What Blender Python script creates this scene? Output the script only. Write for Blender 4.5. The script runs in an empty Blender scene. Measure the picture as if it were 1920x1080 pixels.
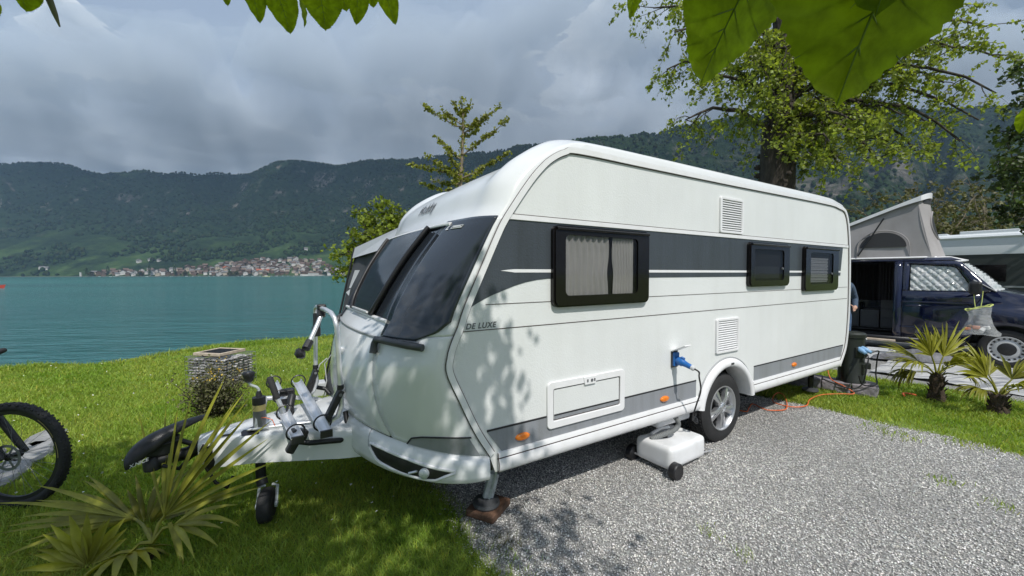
import bpy, bmesh, math, random
import numpy as np
from mathutils import Vector, Matrix, noise as mnoise

rng = np.random.default_rng(7)
random.seed(7)
S = bpy.context.scene
COL = S.collection
R = math.radians

# ------------------------------------------------------------------ camera, sky, sun, exposure
CAM_H = 1.60
PITCH, ROLL = 0.033790, -0.003352
cam_data = bpy.data.cameras.new('camera')
cam_data.sensor_width = 36.0
cam_data.lens = 735.0 / 1920.0 * 36.0
cam_data.clip_start = 0.02
cam_data.clip_end = 20000
cam = bpy.data.objects.new('camera', cam_data)
COL.objects.link(cam)
fw = Vector((0, math.cos(PITCH), -math.sin(PITCH)))
r0 = Vector((1, 0, 0))
d0 = Vector((0, -math.sin(PITCH), -math.cos(PITCH)))
ix = r0 * math.cos(ROLL) - d0 * math.sin(ROLL)
iy = r0 * math.sin(ROLL) + d0 * math.cos(ROLL)
m = Matrix.Identity(4)
for i in range(3):
    m[i][0] = ix[i]; m[i][1] = -iy[i]; m[i][2] = -fw[i]
m[2][3] = CAM_H
cam.matrix_world = m
S.camera = cam

SUN_DIR = Vector((0.300, -0.709, 1.0)).normalized()      # towards the sun
SUN_EL = math.asin(SUN_DIR.z)
SUN_AZ = math.atan2(SUN_DIR.x, SUN_DIR.y)                # clockwise from +Y
sun_data = bpy.data.lights.new('sun', 'SUN')
sun_data.energy = 3.8
sun_data.angle = R(0.5)
sun_data.color = (1.0, 0.965, 0.91)
sun = bpy.data.objects.new('sun', sun_data)
sun.rotation_euler = (-SUN_DIR).to_track_quat('-Z', 'Y').to_euler()
sun.location = (3, -8, 14)
COL.objects.link(sun)

W = bpy.data.worlds.new('World')
S.world = W
W.use_nodes = True
nt = W.node_tree
nt.nodes.clear()
def wn(t, **k):
    n = nt.nodes.new(t)
    for a, b in k.items(): setattr(n, a, b)
    return n
def wl(a, b): nt.links.new(a, b)
def wmath(op, a, b=None, c=None):
    n = wn('ShaderNodeMath', operation=op)
    for i, v in enumerate((a, b, c)):
        if v is None: continue
        if isinstance(v, (int, float)): n.inputs[i].default_value = v
        else: wl(v, n.inputs[i])
    return n.outputs[0]
out = wn('ShaderNodeOutputWorld'); bg = wn('ShaderNodeBackground'); bg.inputs[1].default_value = 0.1
wl(bg.outputs[0], out.inputs[0])
sky = wn('ShaderNodeTexSky', sky_type='NISHITA', sun_disc=False)
sky.sun_elevation = SUN_EL; sky.sun_rotation = SUN_AZ
tc = wn('ShaderNodeTexCoord'); sep = wn('ShaderNodeSeparateXYZ'); wl(tc.outputs['Generated'], sep.inputs[0])
zz = wmath('ADD', wmath('MAXIMUM', sep.outputs[2], 0.0), 0.22)
cb = wn('ShaderNodeCombineXYZ'); wl(wmath('DIVIDE', sep.outputs[0], zz), cb.inputs[0]); wl(wmath('DIVIDE', sep.outputs[1], zz), cb.inputs[1])
def wnoise(scale, detail, rough, off, dist=0.0):
    mp = wn('ShaderNodeMapping'); mp.inputs['Location'].default_value = off; wl(cb.outputs[0], mp.inputs[0])
    n = wn('ShaderNodeTexNoise'); n.inputs['Scale'].default_value = scale; n.inputs['Detail'].default_value = detail
    n.inputs['Roughness'].default_value = rough; n.inputs['Distortion'].default_value = dist
    wl(mp.outputs[0], n.inputs['Vector']); return n.outputs[0]
n1 = wnoise(0.95, 8, 0.56, (2.3, 0.7, 0), 0.5)
n2 = wnoise(2.6, 9, 0.60, (5.1, 3.3, 0), 0.7)
def wdot(v):
    n = wn('ShaderNodeVectorMath', operation='DOT_PRODUCT'); wl(tc.outputs['Generated'], n.inputs[0]); n.inputs[1].default_value = Vector(v).normalized(); return n.outputs['Value']
# overcast base brightens gently with height and towards the left of the lake, as the cloud deck thins there
lift = wmath('MULTIPLY', wmath('POWER', wmath('MAXIMUM', wdot((-1.05, 1.0, 0.42)), 0.0), 3.0), 0.30)
elev = wmath('MULTIPLY', wmath('SUBTRACT', wmath('MINIMUM', wmath('MAXIMUM', sep.outputs[2], 0.0), 0.7), 0.30), 0.55)
val = wmath('ADD', wmath('ADD', wmath('MULTIPLY', n1, 1.05), wmath('MULTIPLY', n2, 0.55)), wmath('ADD', lift, elev))
ramp = wn('ShaderNodeValToRGB'); wl(val, ramp.inputs[0])
cr = ramp.color_ramp
cr.elements[0].position = 0.56; cr.elements[0].color = (0.150, 0.205, 0.295, 1)
cr.elements[1].position = 1.34; cr.elements[1].color = (0.80, 0.87, 0.95, 1)
e = cr.elements.new(0.82); e.color = (0.235, 0.31, 0.43, 1)
e = cr.elements.new(1.04); e.color = (0.365, 0.46, 0.61, 1)
scl = wn('ShaderNodeVectorMath', operation='SCALE'); wl(ramp.outputs[0], scl.inputs[0]); scl.inputs['Scale'].default_value = 10.0
mix = wn('ShaderNodeMix', data_type='RGBA'); mix.inputs['Factor'].default_value = 0.95
wl(sky.outputs[0], mix.inputs['A']); wl(scl.outputs[0], mix.inputs['B'])
wl(mix.outputs['Result'], bg.inputs[0])

S.view_settings.view_transform = 'Standard'
S.view_settings.look = 'None'
S.view_settings.exposure = 0.0
S.view_settings.gamma = 1.0
S.view_settings.use_curve_mapping = False
S.render.engine = 'CYCLES'
S.cycles.use_denoising = True
S.cycles.max_bounces = 8
S.cycles.transparent_max_bounces = 16
S.cycles.volume_bounces = 1

# ------------------------------------------------------------------ materials
MATS = {}; ATTR_MATS = set()
def mat(name, col=(0.5, 0.5, 0.5), rough=0.5, metal=0.0, spec=0.5, var=0.0, vscale=4.0, bump=0.0, bscale=60.0, btype='noise', col2=None, coat=0.0,
        attr=None, trans=0.0, alpha=1.0, transmission=0.0, detail=6.0, thr=None, vec='Object', stretch=None, bdist=0.01, tint=None):
    """Principled material; colour varies with a noise, with an optional per-piece attribute, fine relief by bump."""
    M = bpy.data.materials.new(name); M.use_nodes = True
    t = M.node_tree; N = t.nodes; L = t.links
    p = N['Principled BSDF']; outn = N['Material Output']
    p.inputs['Base Color'].default_value = (*col, 1); p.inputs['Roughness'].default_value = rough
    p.inputs['Metallic'].default_value = metal; p.inputs['Specular IOR Level'].default_value = spec
    p.inputs['Coat Weight'].default_value = coat; p.inputs['Coat Roughness'].default_value = 0.06
    p.inputs['Transmission Weight'].default_value = transmission
    p.inputs['Alpha'].default_value = alpha
    tcn = N.new('ShaderNodeTexCoord'); src = tcn.outputs[vec]
    if stretch:
        mp = N.new('ShaderNodeMapping'); mp.inputs['Scale'].default_value = stretch; L.new(src, mp.inputs[0]); src = mp.outputs[0]
    colout = None
    if var or col2:
        nz = N.new('ShaderNodeTexNoise'); nz.inputs['Scale'].default_value = vscale; nz.inputs['Detail'].default_value = detail; nz.inputs['Roughness'].default_value = 0.6
        L.new(src, nz.inputs['Vector'])
        rp = N.new('ShaderNodeValToRGB'); L.new(nz.outputs[0], rp.inputs[0])
        a, b = (thr or (0.35, 0.65))
        rp.color_ramp.elements[0].position = a; rp.color_ramp.elements[1].position = b
        c2 = col2 or tuple(min(1, c * (1 + var)) for c in col)
        c1 = col if col2 else tuple(c * (1 - var) for c in col)
        rp.color_ramp.elements[0].color = (*c1, 1); rp.color_ramp.elements[1].color = (*c2, 1)
        colout = rp.outputs[0]
    if attr:
        at = N.new('ShaderNodeAttribute'); at.attribute_name = attr
        mx = N.new('ShaderNodeMix'); mx.data_type = 'RGBA'; mx.blend_type = 'MULTIPLY'; mx.inputs['Factor'].default_value = 1.0
        if colout: L.new(colout, mx.inputs['A'])
        else: mx.inputs['A'].default_value = (*col, 1)
        L.new(at.outputs['Color'], mx.inputs['B']); colout = mx.outputs['Result']
    if colout: L.new(colout, p.inputs['Base Color'])
    if bump:
        if btype == 'voronoi':
            bz = N.new('ShaderNodeTexVoronoi'); bz.feature = 'SMOOTH_F1'; bz.inputs['Scale'].default_value = bscale; bo = bz.outputs['Distance']
        else:
            bz = N.new('ShaderNodeTexNoise'); bz.inputs['Scale'].default_value = bscale; bz.inputs['Detail'].default_value = 4; bo = bz.outputs[0]
        L.new(src, bz.inputs['Vector'])
        bn = N.new('ShaderNodeBump'); bn.inputs['Strength'].default_value = bump; bn.inputs['Distance'].default_value = bdist
        L.new(bo, bn.inputs['Height']); L.new(bn.outputs[0], p.inputs['Normal'])
    if trans:
        tr = N.new('ShaderNodeBsdfTranslucent'); ms = N.new('ShaderNodeMixShader'); ms.inputs[0].default_value = trans
        if colout:
            hv = N.new('ShaderNodeMix'); hv.data_type = 'RGBA'; hv.blend_type = 'MULTIPLY'; hv.inputs['Factor'].default_value = 1.0
            L.new(colout, hv.inputs['A']); hv.inputs['B'].default_value = (*(tint or (1.25, 1.25, 0.45)), 1); L.new(hv.outputs['Result'], tr.inputs[0])
        else: tr.inputs[0].default_value = (*col, 1)
        L.new(p.outputs[0], ms.inputs[1]); L.new(tr.outputs[0], ms.inputs[2]); L.new(ms.outputs[0], outn.inputs[0])
    MATS[name] = M
    if attr: ATTR_MATS.add(name)
    return M

mat('white_gelcoat', (0.76, 0.775, 0.785), 0.22, spec=0.5, var=0.02, vscale=1.5, coat=0.4)
mat('white_hammered', (0.755, 0.772, 0.765), 0.38, var=0.04, vscale=1.2, bump=0.42, bscale=95, bdist=0.004)
mat('graphite_hammered', (0.056, 0.066, 0.079), 0.36, bump=0.55, bscale=90, bdist=0.004, var=0.06, vscale=2)
mat('graphite_gloss', (0.026, 0.032, 0.042), 0.14, spec=0.5, coat=0.4, var=0.05, vscale=2)
mat('grey_decal', (0.27, 0.285, 0.31), 0.38, bump=0.35, bscale=90, bdist=0.004)
mat('dark_gasket', (0.02, 0.02, 0.022), 0.6)
mat('pin_line', (0.07, 0.05, 0.045), 0.6)
mat('white_trim', (0.82, 0.82, 0.83), 0.3, spec=0.5)
mat('grey_trim', (0.34, 0.35, 0.36), 0.4)
mat('dark_grey_plastic', (0.055, 0.058, 0.062), 0.42, bump=0.15, bscale=200)
mat('black_plastic', (0.016, 0.016, 0.018), 0.38, bump=0.12, bscale=150)
mat('black_acrylic', (0.008, 0.007, 0.007), 0.10, spec=0.35)
mat('front_glass', (0.012, 0.013, 0.015), 0.06, spec=0.55, coat=0.2)
mat('window_glass', (0.006, 0.006, 0.007), 0.04, spec=0.5, alpha=0.30)
mat('van_glass', (0.02, 0.03, 0.03), 0.05, spec=0.5, alpha=0.12)
mat('curtain', (0.78, 0.77, 0.75), 0.9, var=0.08, vscale=3)
mat('blind', (0.48, 0.50, 0.53), 0.8)
mat('orange_lens', (0.85, 0.22, 0.01), 0.18, coat=0.5, bump=0.3, bscale=120)
mat('rubber', (0.022, 0.022, 0.023), 0.75, bump=0.25, bscale=70, var=0.25, vscale=6)
mat('alloy', (0.62, 0.63, 0.65), 0.32, metal=0.85)
mat('aluminium', (0.74, 0.75, 0.77), 0.34, metal=0.65, var=0.05, vscale=12)
mat('galvanised', (0.56, 0.60, 0.61), 0.42, metal=0.4, var=0.22, vscale=25)
mat('black_metal', (0.02, 0.021, 0.023), 0.45, metal=0.2)
mat('shaft_grey', (0.20, 0.21, 0.22), 0.5, metal=0.5, var=0.15, vscale=14)
mat('yellow_tape', (0.62, 0.50, 0.20), 0.6)
mat('blue_plug', (0.015, 0.13, 0.42), 0.35)
mat('pale_blue_plug', (0.22, 0.40, 0.62), 0.4)
mat('wood_block', (0.125, 0.068, 0.042), 0.75, var=0.3, vscale=14, stretch=(1, 6, 6), bump=0.3, bscale=25)
mat('tank_plastic', (0.80, 0.81, 0.82), 0.32, spec=0.45, var=0.04, vscale=5, bump=0.05, bscale=18)
mat('hose_grey', (0.20, 0.21, 0.21), 0.5)
mat('orange_cable', (0.72, 0.16, 0.05), 0.5)
mat('ink_grey', (0.13, 0.135, 0.145), 0.5)
mat('pale_print', (0.62, 0.63, 0.64), 0.5)
mat('bark', (0.050, 0.040, 0.031), 0.9, var=0.45, vscale=9, stretch=(1, 1, 0.25), bump=0.9, bscale=14, bdist=0.05)
mat('bark_pale', (0.21, 0.17, 0.12), 0.9, var=0.35, vscale=9, bump=0.6, bscale=20)
mat('leaf_linden', (0.265, 0.325, 0.060), 0.45, var=0.35, vscale=1.3, attr='v', trans=0.52, spec=0.5)
mat('leaf_near', (0.210, 0.300, 0.018), 0.45, var=0.28, vscale=6, trans=0.68, spec=0.3, bump=0.12, bscale=90, bdist=0.002, tint=(1.2, 1.15, 0.25))
mat('leaf_vein', (0.150, 0.220, 0.035), 0.45, trans=0.3)
mat('leaf_ginkgo', (0.26, 0.28, 0.045), 0.5, var=0.3, vscale=2.0, attr='v', trans=0.35)
mat('leaf_bush', (0.21, 0.265, 0.030), 0.45, var=0.3, vscale=1.6, attr='v', trans=0.40)
mat('leaf_willow', (0.125, 0.122, 0.045), 0.6, var=0.35, vscale=0.6, attr='v', trans=0.25)
mat('leaf_dark', (0.055, 0.088, 0.018), 0.5, var=0.35, vscale=1.0, attr='v', trans=0.3)
mat('leaf_dry', (0.110, 0.112, 0.046), 0.7, var=0.4, vscale=8, attr='v', trans=0.2)
mat('flower_yellow', (0.62, 0.42, 0.05), 0.6, attr='v', trans=0.2)
mat('palm_leaf', (0.285, 0.285, 0.034), 0.42, var=0.32, vscale=5, attr='v', trans=0.30, spec=0.45)
mat('palm_fibre', (0.055, 0.038, 0.025), 0.9, var=0.4, vscale=22, bump=0.8, bscale=50)
mat('grass_blade', (0.235, 0.375, 0.050), 0.5, col2=(0.385, 0.470, 0.105), vscale=.9, thr=(.36, .66), attr='v', trans=0.42, spec=0.3)
mat('pebble', (0.64, 0.628, 0.60), 0.8, attr='v', var=.16, vscale=.9, bump=0.25, bscale=160)
mat('stone_grey', (0.34, 0.33, 0.33), 0.85, var=0.3, vscale=10, bump=0.5, bscale=30, attr='v')
mat('slate', (0.27, 0.27, 0.265), 0.8, var=0.25, vscale=7, bump=0.8, bscale=16, bdist=0.03)
mat('kerb_stone', (0.22, 0.20, 0.215), 0.85, var=0.3, vscale=14, bump=0.7, bscale=40)
mat('wire', (0.42, 0.43, 0.43), 0.4, metal=0.8)
mat('tray_board', (0.50, 0.42, 0.33), 0.8, var=0.2, vscale=20)
mat('pedestal_green', (0.016, 0.020, 0.015), 0.42, var=0.15, vscale=3)
mat('navy_paint', (0.005, 0.009, 0.037), 0.16, spec=0.5, coat=0.8)
mat('van_interior', (0.035, 0.034, 0.034), 0.8, var=0.3, vscale=3)
mat('cabinet_grey', (0.15, 0.155, 0.165), 0.5)
mat('dark_curtain', (0.028, 0.026, 0.026), 0.9)
mat('canvas_grey', (0.33, 0.315, 0.315), 0.9, var=0.06, vscale=3, bump=0.12, bscale=220)
mat('mesh_dark', (0.030, 0.030, 0.032), 0.6)
mat('awning_dark', (0.060, 0.064, 0.072), 0.75, var=0.12, vscale=4)
mat('awning_light', (0.50, 0.52, 0.55), 0.7, var=0.05, vscale=3)
mat('foil', (0.82, 0.93, 0.93), 0.25, metal=0.0, var=0.3, vscale=10, bump=1.0, bscale=11, bdist=0.05)  # pale cyan base colour stands in for sky reflected in the foil
mat('steel_rim', (0.52, 0.53, 0.54), 0.42, metal=0.3)
mat('motorhome_white', (0.70, 0.74, 0.77), 0.3)
mat('motorhome_dark', (0.045, 0.052, 0.048), 0.3)
mat('mat_stripe', (0.50, 0.50, 0.49), 0.85, col2=(0.24, 0.25, 0.27), vscale=1.1, stretch=(0.6, 7, 1), thr=(0.50, 0.60), bump=0.7, bscale=5, bdist=0.08)
mat('white_plastic', (0.78, 0.79, 0.80), 0.4)
mat('grey_fabric', (0.16, 0.16, 0.17), 0.9, var=0.35, vscale=6, bump=0.9, bscale=9, bdist=0.06)
mat('bag_film', (0.80, 0.82, 0.82), 0.25, alpha=0.26, spec=0.6, bump=0.8, bscale=14, bdist=0.05)
mat('bag_green', (0.62, 0.68, 0.20), 0.4)
mat('rubbish_orange', (0.60, 0.22, 0.10), 0.6)
mat('rubbish_white', (0.7, 0.7, 0.68), 0.6)
mat('rubbish_brown', (0.22, 0.15, 0.08), 0.7)
mat('denim', (0.055, 0.085, 0.130), 0.9, var=0.25, vscale=20, bump=0.3, bscale=90)
mat('jeans', (0.060, 0.110, 0.200), 0.9, var=0.2, vscale=16)
mat('skin', (0.55, 0.33, 0.24), 0.5)
mat('hair', (0.06, 0.035, 0.02), 0.6)
mat('shoe', (0.03, 0.03, 0.03), 0.6)

def streaks(name, amt, scale=(9, 9, .7)):
    """faint rain and road dirt running down a painted panel"""
    M = MATS[name]; t = M.node_tree; N = t.nodes; L = t.links; p = N['Principled BSDF']
    tcn = N.new('ShaderNodeTexCoord'); mp = N.new('ShaderNodeMapping'); mp.inputs['Scale'].default_value = scale; L.new(tcn.outputs['Object'], mp.inputs[0])
    nz = N.new('ShaderNodeTexNoise'); nz.inputs['Scale'].default_value = 1.6; nz.inputs['Detail'].default_value = 6; L.new(mp.outputs[0], nz.inputs['Vector'])
    rp = N.new('ShaderNodeValToRGB'); L.new(nz.outputs[0], rp.inputs[0]); rp.color_ramp.elements[0].position = .30; rp.color_ramp.elements[1].position = .55
    rp.color_ramp.elements[0].color = (1 - amt, 1 - amt * 1.05, 1 - amt * 1.25, 1); rp.color_ramp.elements[1].color = (1, 1, 1, 1)
    mx = N.new('ShaderNodeMix'); mx.data_type = 'RGBA'; mx.blend_type = 'MULTIPLY'; mx.inputs['Factor'].default_value = 1.0
    old = p.inputs['Base Color'].links; src = old[0].from_socket if old else None
    if src: L.new(src, mx.inputs['A'])
    else: mx.inputs['A'].default_value = p.inputs['Base Color'].default_value
    L.new(rp.outputs[0], mx.inputs['B']); L.new(mx.outputs['Result'], p.inputs['Base Color'])
streaks('white_hammered', .030, (5, 5, .6)); streaks('white_gelcoat', .03, (4, 4, 1.2)); streaks('white_trim', .05, (7, 7, 2)); streaks('grey_decal', .15); streaks('tank_plastic', .12, (4, 4, 2)); streaks('graphite_hammered', .15); streaks('navy_paint', .2); streaks('canvas_grey', .12, (3, 3, .8))

# ------------------------------------------------------------------ helpers
class MB:
    """collects vertices and faces; build() links them as ONE mesh object"""
    def __init__(s): s.v = []; s.f = []; s.mi = []; s.cur = 0
    def add(s, vs, fs, M=None):
        o = len(s.v)
        s.v += [tuple((M @ Vector(p)) if M else p) for p in vs]
        s.f += [[i + o for i in f] for f in fs]; s.mi += [s.cur] * len(fs); return s
    def box(s, lo, hi, M=None, bev=0.0):
        bm = bmesh.new(); bmesh.ops.create_cube(bm, size=1)
        for v in bm.verts: v.co = Vector([lo[i] + (v.co[i] + .5) * (hi[i] - lo[i]) for i in range(3)])
        if bev: bmesh.ops.bevel(bm, geom=bm.edges[:], offset=bev, segments=2, affect='EDGES', profile=0.5)
        bm.verts.index_update(); s.add([v.co[:] for v in bm.verts], [[v.index for v in f.verts] for f in bm.faces], M); bm.free(); return s
    def tube(s, pts, r, n=8, cap=True, M=None, closed=False):
        pts = [Vector(p) for p in pts]; k = len(pts)
        rs = r if isinstance(r, (list, tuple)) else [r] * k
        vs = []; up = None
        for i, p in enumerate(pts):
            if closed: d = pts[(i + 1) % k] - pts[i - 1]
            else: d = pts[min(i + 1, k - 1)] - pts[max(i - 1, 0)]
            if d.length < 1e-9: d = Vector((0, 0, 1))
            d.normalize()
            if up is None:
                up = Vector((0, 0, 1)) if abs(d.z) < .9 else Vector((1, 0, 0))
            a = d.cross(up)
            if a.length < 1e-6: a = d.orthogonal()
            a.normalize(); b = a.cross(d).normalized(); up = b
            for j in range(n):
                t = 2 * math.pi * j / n; vs.append(p + (a * math.cos(t) + b * math.sin(t)) * rs[i])
        fs = []
        for i in range(k if closed else k - 1):
            i2 = (i + 1) % k
            for j in range(n): fs.append([i * n + j, i * n + (j + 1) % n, i2 * n + (j + 1) % n, i2 * n + j])
        if cap and not closed: fs += [list(range(n))[::-1], list(range((k - 1) * n, k * n))]
        return s.add(vs, fs, M)
    def lathe(s, prof, n=24, M=None, cap=True):
        """prof: (r, z) pairs about the z axis"""
        vs = [(r * math.cos(2 * math.pi * j / n), r * math.sin(2 * math.pi * j / n), z) for r, z in prof for j in range(n)]
        fs = [[i * n + j, i * n + (j + 1) % n, (i + 1) * n + (j + 1) % n, (i + 1) * n + j] for i in range(len(prof) - 1) for j in range(n)]
        if cap: fs += [list(range(n))[::-1], list(range((len(prof) - 1) * n, len(prof) * n))]
        return s.add(vs, fs, M)
    def prism(s, pts, y0, y1, M=None):
        """outline in (x, z) extruded along y"""
        n = len(pts)
        vs = [(p[0], y0, p[1]) for p in pts] + [(p[0], y1, p[1]) for p in pts]
        fs = [list(range(n)), list(range(n, 2 * n))[::-1]] + [[i, (i + 1) % n, n + (i + 1) % n, n + i][::-1] for i in range(n)]
        return s.add(vs, fs, M)
    def ring(s, a, b, y0, y1, M=None):
        """frame between two outlines of the same count, in (x, z)"""
        n = len(a)
        vs = [(p[0], y, p[1]) for y in (y0, y1) for L in (a, b) for p in L]
        fs = []
        for i in range(n):
            j = (i + 1) % n
            fs += [[i, j, n + j, n + i], [2 * n + i, 3 * n + i, 3 * n + j, 2 * n + j], [i, 2 * n + i, 2 * n + j, j], [n + i, n + j, 3 * n + j, 3 * n + i]]
        return s.add(vs, fs, M)
    def grid(s, fn, nu, nv, mask=None):
        vs = [fn(i / nu, j / nv) for i in range(nu + 1) for j in range(nv + 1)]
        fs = []
        for i in range(nu):
            for j in range(nv):
                if mask and not mask((i + .5) / nu, (j + .5) / nv): continue
                fs.append([i * (nv + 1) + j, (i + 1) * (nv + 1) + j, (i + 1) * (nv + 1) + j + 1, i * (nv + 1) + j + 1])
        return s.add([tuple(v) for v in vs], fs)
    def mesh(s, name):
        me = bpy.data.meshes.new(name); me.from_pydata(s.v, [], s.f); return me
    def build(s, name, mats, parent=None, smooth=None, fix=True, bevel=0.0, **kw):
        me = s.mesh(name)
        if fix:
            bm = bmesh.new(); bm.from_mesh(me); bmesh.ops.recalc_face_normals(bm, faces=bm.faces[:]); bm.to_mesh(me); bm.free()
        ml = mats if isinstance(mats, (list, tuple)) else [mats]
        for q in ml: me.materials.append(MATS[q])
        if any(q in ATTR_MATS for q in ml): me.color_attributes.new('v', 'FLOAT_COLOR', 'POINT').data.foreach_set('color', [1.0] * (4 * len(me.vertices)))
        if len(ml) > 1: me.polygons.foreach_set('material_index', s.mi)
        if smooth is not None:
            me.polygons.foreach_set('use_smooth', [True] * len(me.polygons))
            if smooth < 179: me.set_sharp_from_angle(angle=R(smooth))
        o = bpy.data.objects.new(name, me); COL.objects.link(o)
        if parent: o.parent = parent
        if bevel:
            b = o.modifiers.new('bevel', 'BEVEL'); b.width = bevel; b.segments = 2; b.limit_method = 'ANGLE'
        if kw: tag(o, **kw)
        return o

def tag(o, label=None, cat=None, group=None, kind=None):
    if label: o['label'] = label
    if cat: o['category'] = cat
    if group: o['group'] = group
    if kind: o['kind'] = kind
    return o
def empty(name, loc=(0, 0, 0), rz=0.0, label=None, cat=None, group=None, kind=None):
    o = bpy.data.objects.new(name, None); o.location = loc; o.rotation_euler = (0, 0, rz); o.empty_display_size = 0.2
    COL.objects.link(o); return tag(o, label, cat, group, kind)
def copy_of(o, parent=None, loc=None):
    c = o.copy(); COL.objects.link(c)
    for k in ('label', 'category', 'group'):
        pass
    if parent: c.parent = parent
    if loc is not None: c.location = loc
    return c
def raw(name, V, F, mats, parent=None, attr=None, smooth=False, kind=None, label=None, cat=None, group=None):
    """big mesh from numpy: V (n,3); F (m,k) all the same corner count; attr = per-vertex grey or rgb"""
    V = np.asarray(V, np.float32); F = np.asarray(F, np.int32)
    me = bpy.data.meshes.new(name); me.vertices.add(len(V)); me.vertices.foreach_set('co', V.ravel())
    k = F.shape[1]; me.loops.add(F.size); me.loops.foreach_set('vertex_index', F.ravel())
    me.polygons.add(len(F)); me.polygons.foreach_set('loop_start', np.arange(0, F.size, k, dtype=np.int32))
    me.polygons.foreach_set('loop_total', np.full(len(F), k, np.int32))
    if smooth: me.polygons.foreach_set('use_smooth', np.ones(len(F), bool))
    me.update(calc_edges=True); me.validate()
    for q in (mats if isinstance(mats, (list, tuple)) else [mats]): me.materials.append(MATS[q])
    if attr is None and (mats if isinstance(mats, str) else mats[0]) in ATTR_MATS: attr = np.ones(len(V))
    if attr is not None:
        a = np.asarray(attr, np.float32)
        if a.ndim == 1: a = np.repeat(a[:, None], 3, 1)
        ca = me.color_attributes.new('v', 'FLOAT_COLOR', 'POINT')
        ca.data.foreach_set('color', np.concatenate([a, np.ones((len(a), 1), np.float32)], 1).ravel())
    o = bpy.data.objects.new(name, me); COL.objects.link(o)
    if parent: o.parent = parent
    return tag(o, label, cat, group, kind)
def rrect(x0, x1, z0, z1, r, n=5):
    pts = []
    for cx, cz, a0 in ((x1 - r, z1 - r, 0), (x0 + r, z1 - r, 90), (x0 + r, z0 + r, 180), (x1 - r, z0 + r, 270)):
        for i in range(n + 1):
            a = R(a0 + 90 * i / n); pts.append((cx + r * math.cos(a), cz + r * math.sin(a)))
    return pts
def text_mesh(body, size, shear=0.0, extrude=0.0, bold=0.0, spacing=1.0):
    c = bpy.data.curves.new('lettering', 'FONT'); c.body = body; c.size = size; c.shear = shear; c.extrude = extrude; c.offset = bold; c.space_character = spacing
    o = bpy.data.objects.new('lettering', c); COL.objects.link(o)
    dg = bpy.context.evaluated_depsgraph_get(); me = bpy.data.meshes.new_from_object(o.evaluated_get(dg))
    V = [v.co.copy() for v in me.vertices]; F = [list(p.vertices) for p in me.polygons]
    bpy.data.objects.remove(o); bpy.data.curves.remove(c); bpy.data.meshes.remove(me)
    return V, F
def axis_M(origin, xa, ya, za):
    M = Matrix.Identity(4)
    for i in range(3): M[i][0] = xa[i]; M[i][1] = ya[i]; M[i][2] = za[i]; M[i][3] = origin[i]
    return M
def leaf_quads(C, size, droop=0.3, nz=0.6, seed=0, axis=None, wide=0.75):
    """folded 4-corner leaves at centres C; returns V, F, attr"""
    g = np.random.default_rng(seed); C = np.asarray(C, float); n = len(C)
    d = g.normal(size=(n, 3)); d[:, 2] -= droop * 1.5
    if axis is not None: d = d * .6 + np.asarray(axis)
    d /= np.linalg.norm(d, axis=1)[:, None] + 1e-9
    up = g.normal(size=(n, 3)); up[:, 2] += nz * 2.2
    sd = np.cross(d, up); sd /= np.linalg.norm(sd, axis=1)[:, None] + 1e-9
    nn = np.cross(sd, d)
    s = size * g.uniform(.6, 1.25, n)[:, None]
    base = C - d * s * .5; tip = C + d * s * .5
    Lf = C - d * s * .08 + sd * s * .5 * wide + nn * s * .12; Rt = C - d * s * .08 - sd * s * .5 * wide + nn * s * .12
    V = np.stack([base, Lf, tip, Rt], 1).reshape(-1, 3)
    i = np.arange(n)[:, None] * 4
    F = np.concatenate([i + [[0, 1, 2]], i + [[0, 2, 3]]], 1).reshape(-1, 3)
    return V, F, np.repeat(g.uniform(.55, 1.35, n), 4)
# ------------------------------------------------------------------ the setting: ground, pitch, lake, mountains, haze
CV_LOC = Vector((1.45906, 4.66772, 0.0)); CV_TH = 1.0134999
EXB = Vector((math.sin(CV_TH), math.cos(CV_TH), 0)); EYL = Vector((math.cos(CV_TH), -math.sin(CV_TH), 0))
CV_RZ = math.atan2(-EXB.y, -EXB.x)                       # local +x = towards the hitch, +y = the side we see
def cw(x, y, z=0.0): return CV_LOC - EXB * x + EYL * y + Vector((0, 0, z))
def cl(X, Y):
    q = Vector((X, Y, 0)) - CV_LOC; return -q.dot(EXB), q.dot(EYL)

SHORE_A = Vector((-8.7, 6.9)); SHORE_D = Vector((0.72, 0.69)).normalized(); SHORE_N = Vector((-SHORE_D.y, SHORE_D.x))
def shore_dist(X, Y): return (X - SHORE_A.x) * SHORE_N.x + (Y - SHORE_A.y) * SHORE_N.y      # >0 towards the lake
def ground_z(X, Y):
    d = shore_dist(X, Y) + 0.25 * math.sin(X * 1.3 + Y * 0.7) + 0.12 * math.sin(X * 3.1)
    z = -0.012 * max(0, min(1, (d + 6) / 6)) ** 2
    if d > -0.15: z -= 1.25 * min(1, ((d + .15) / 1.1)) ** 0.8
    return z
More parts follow.
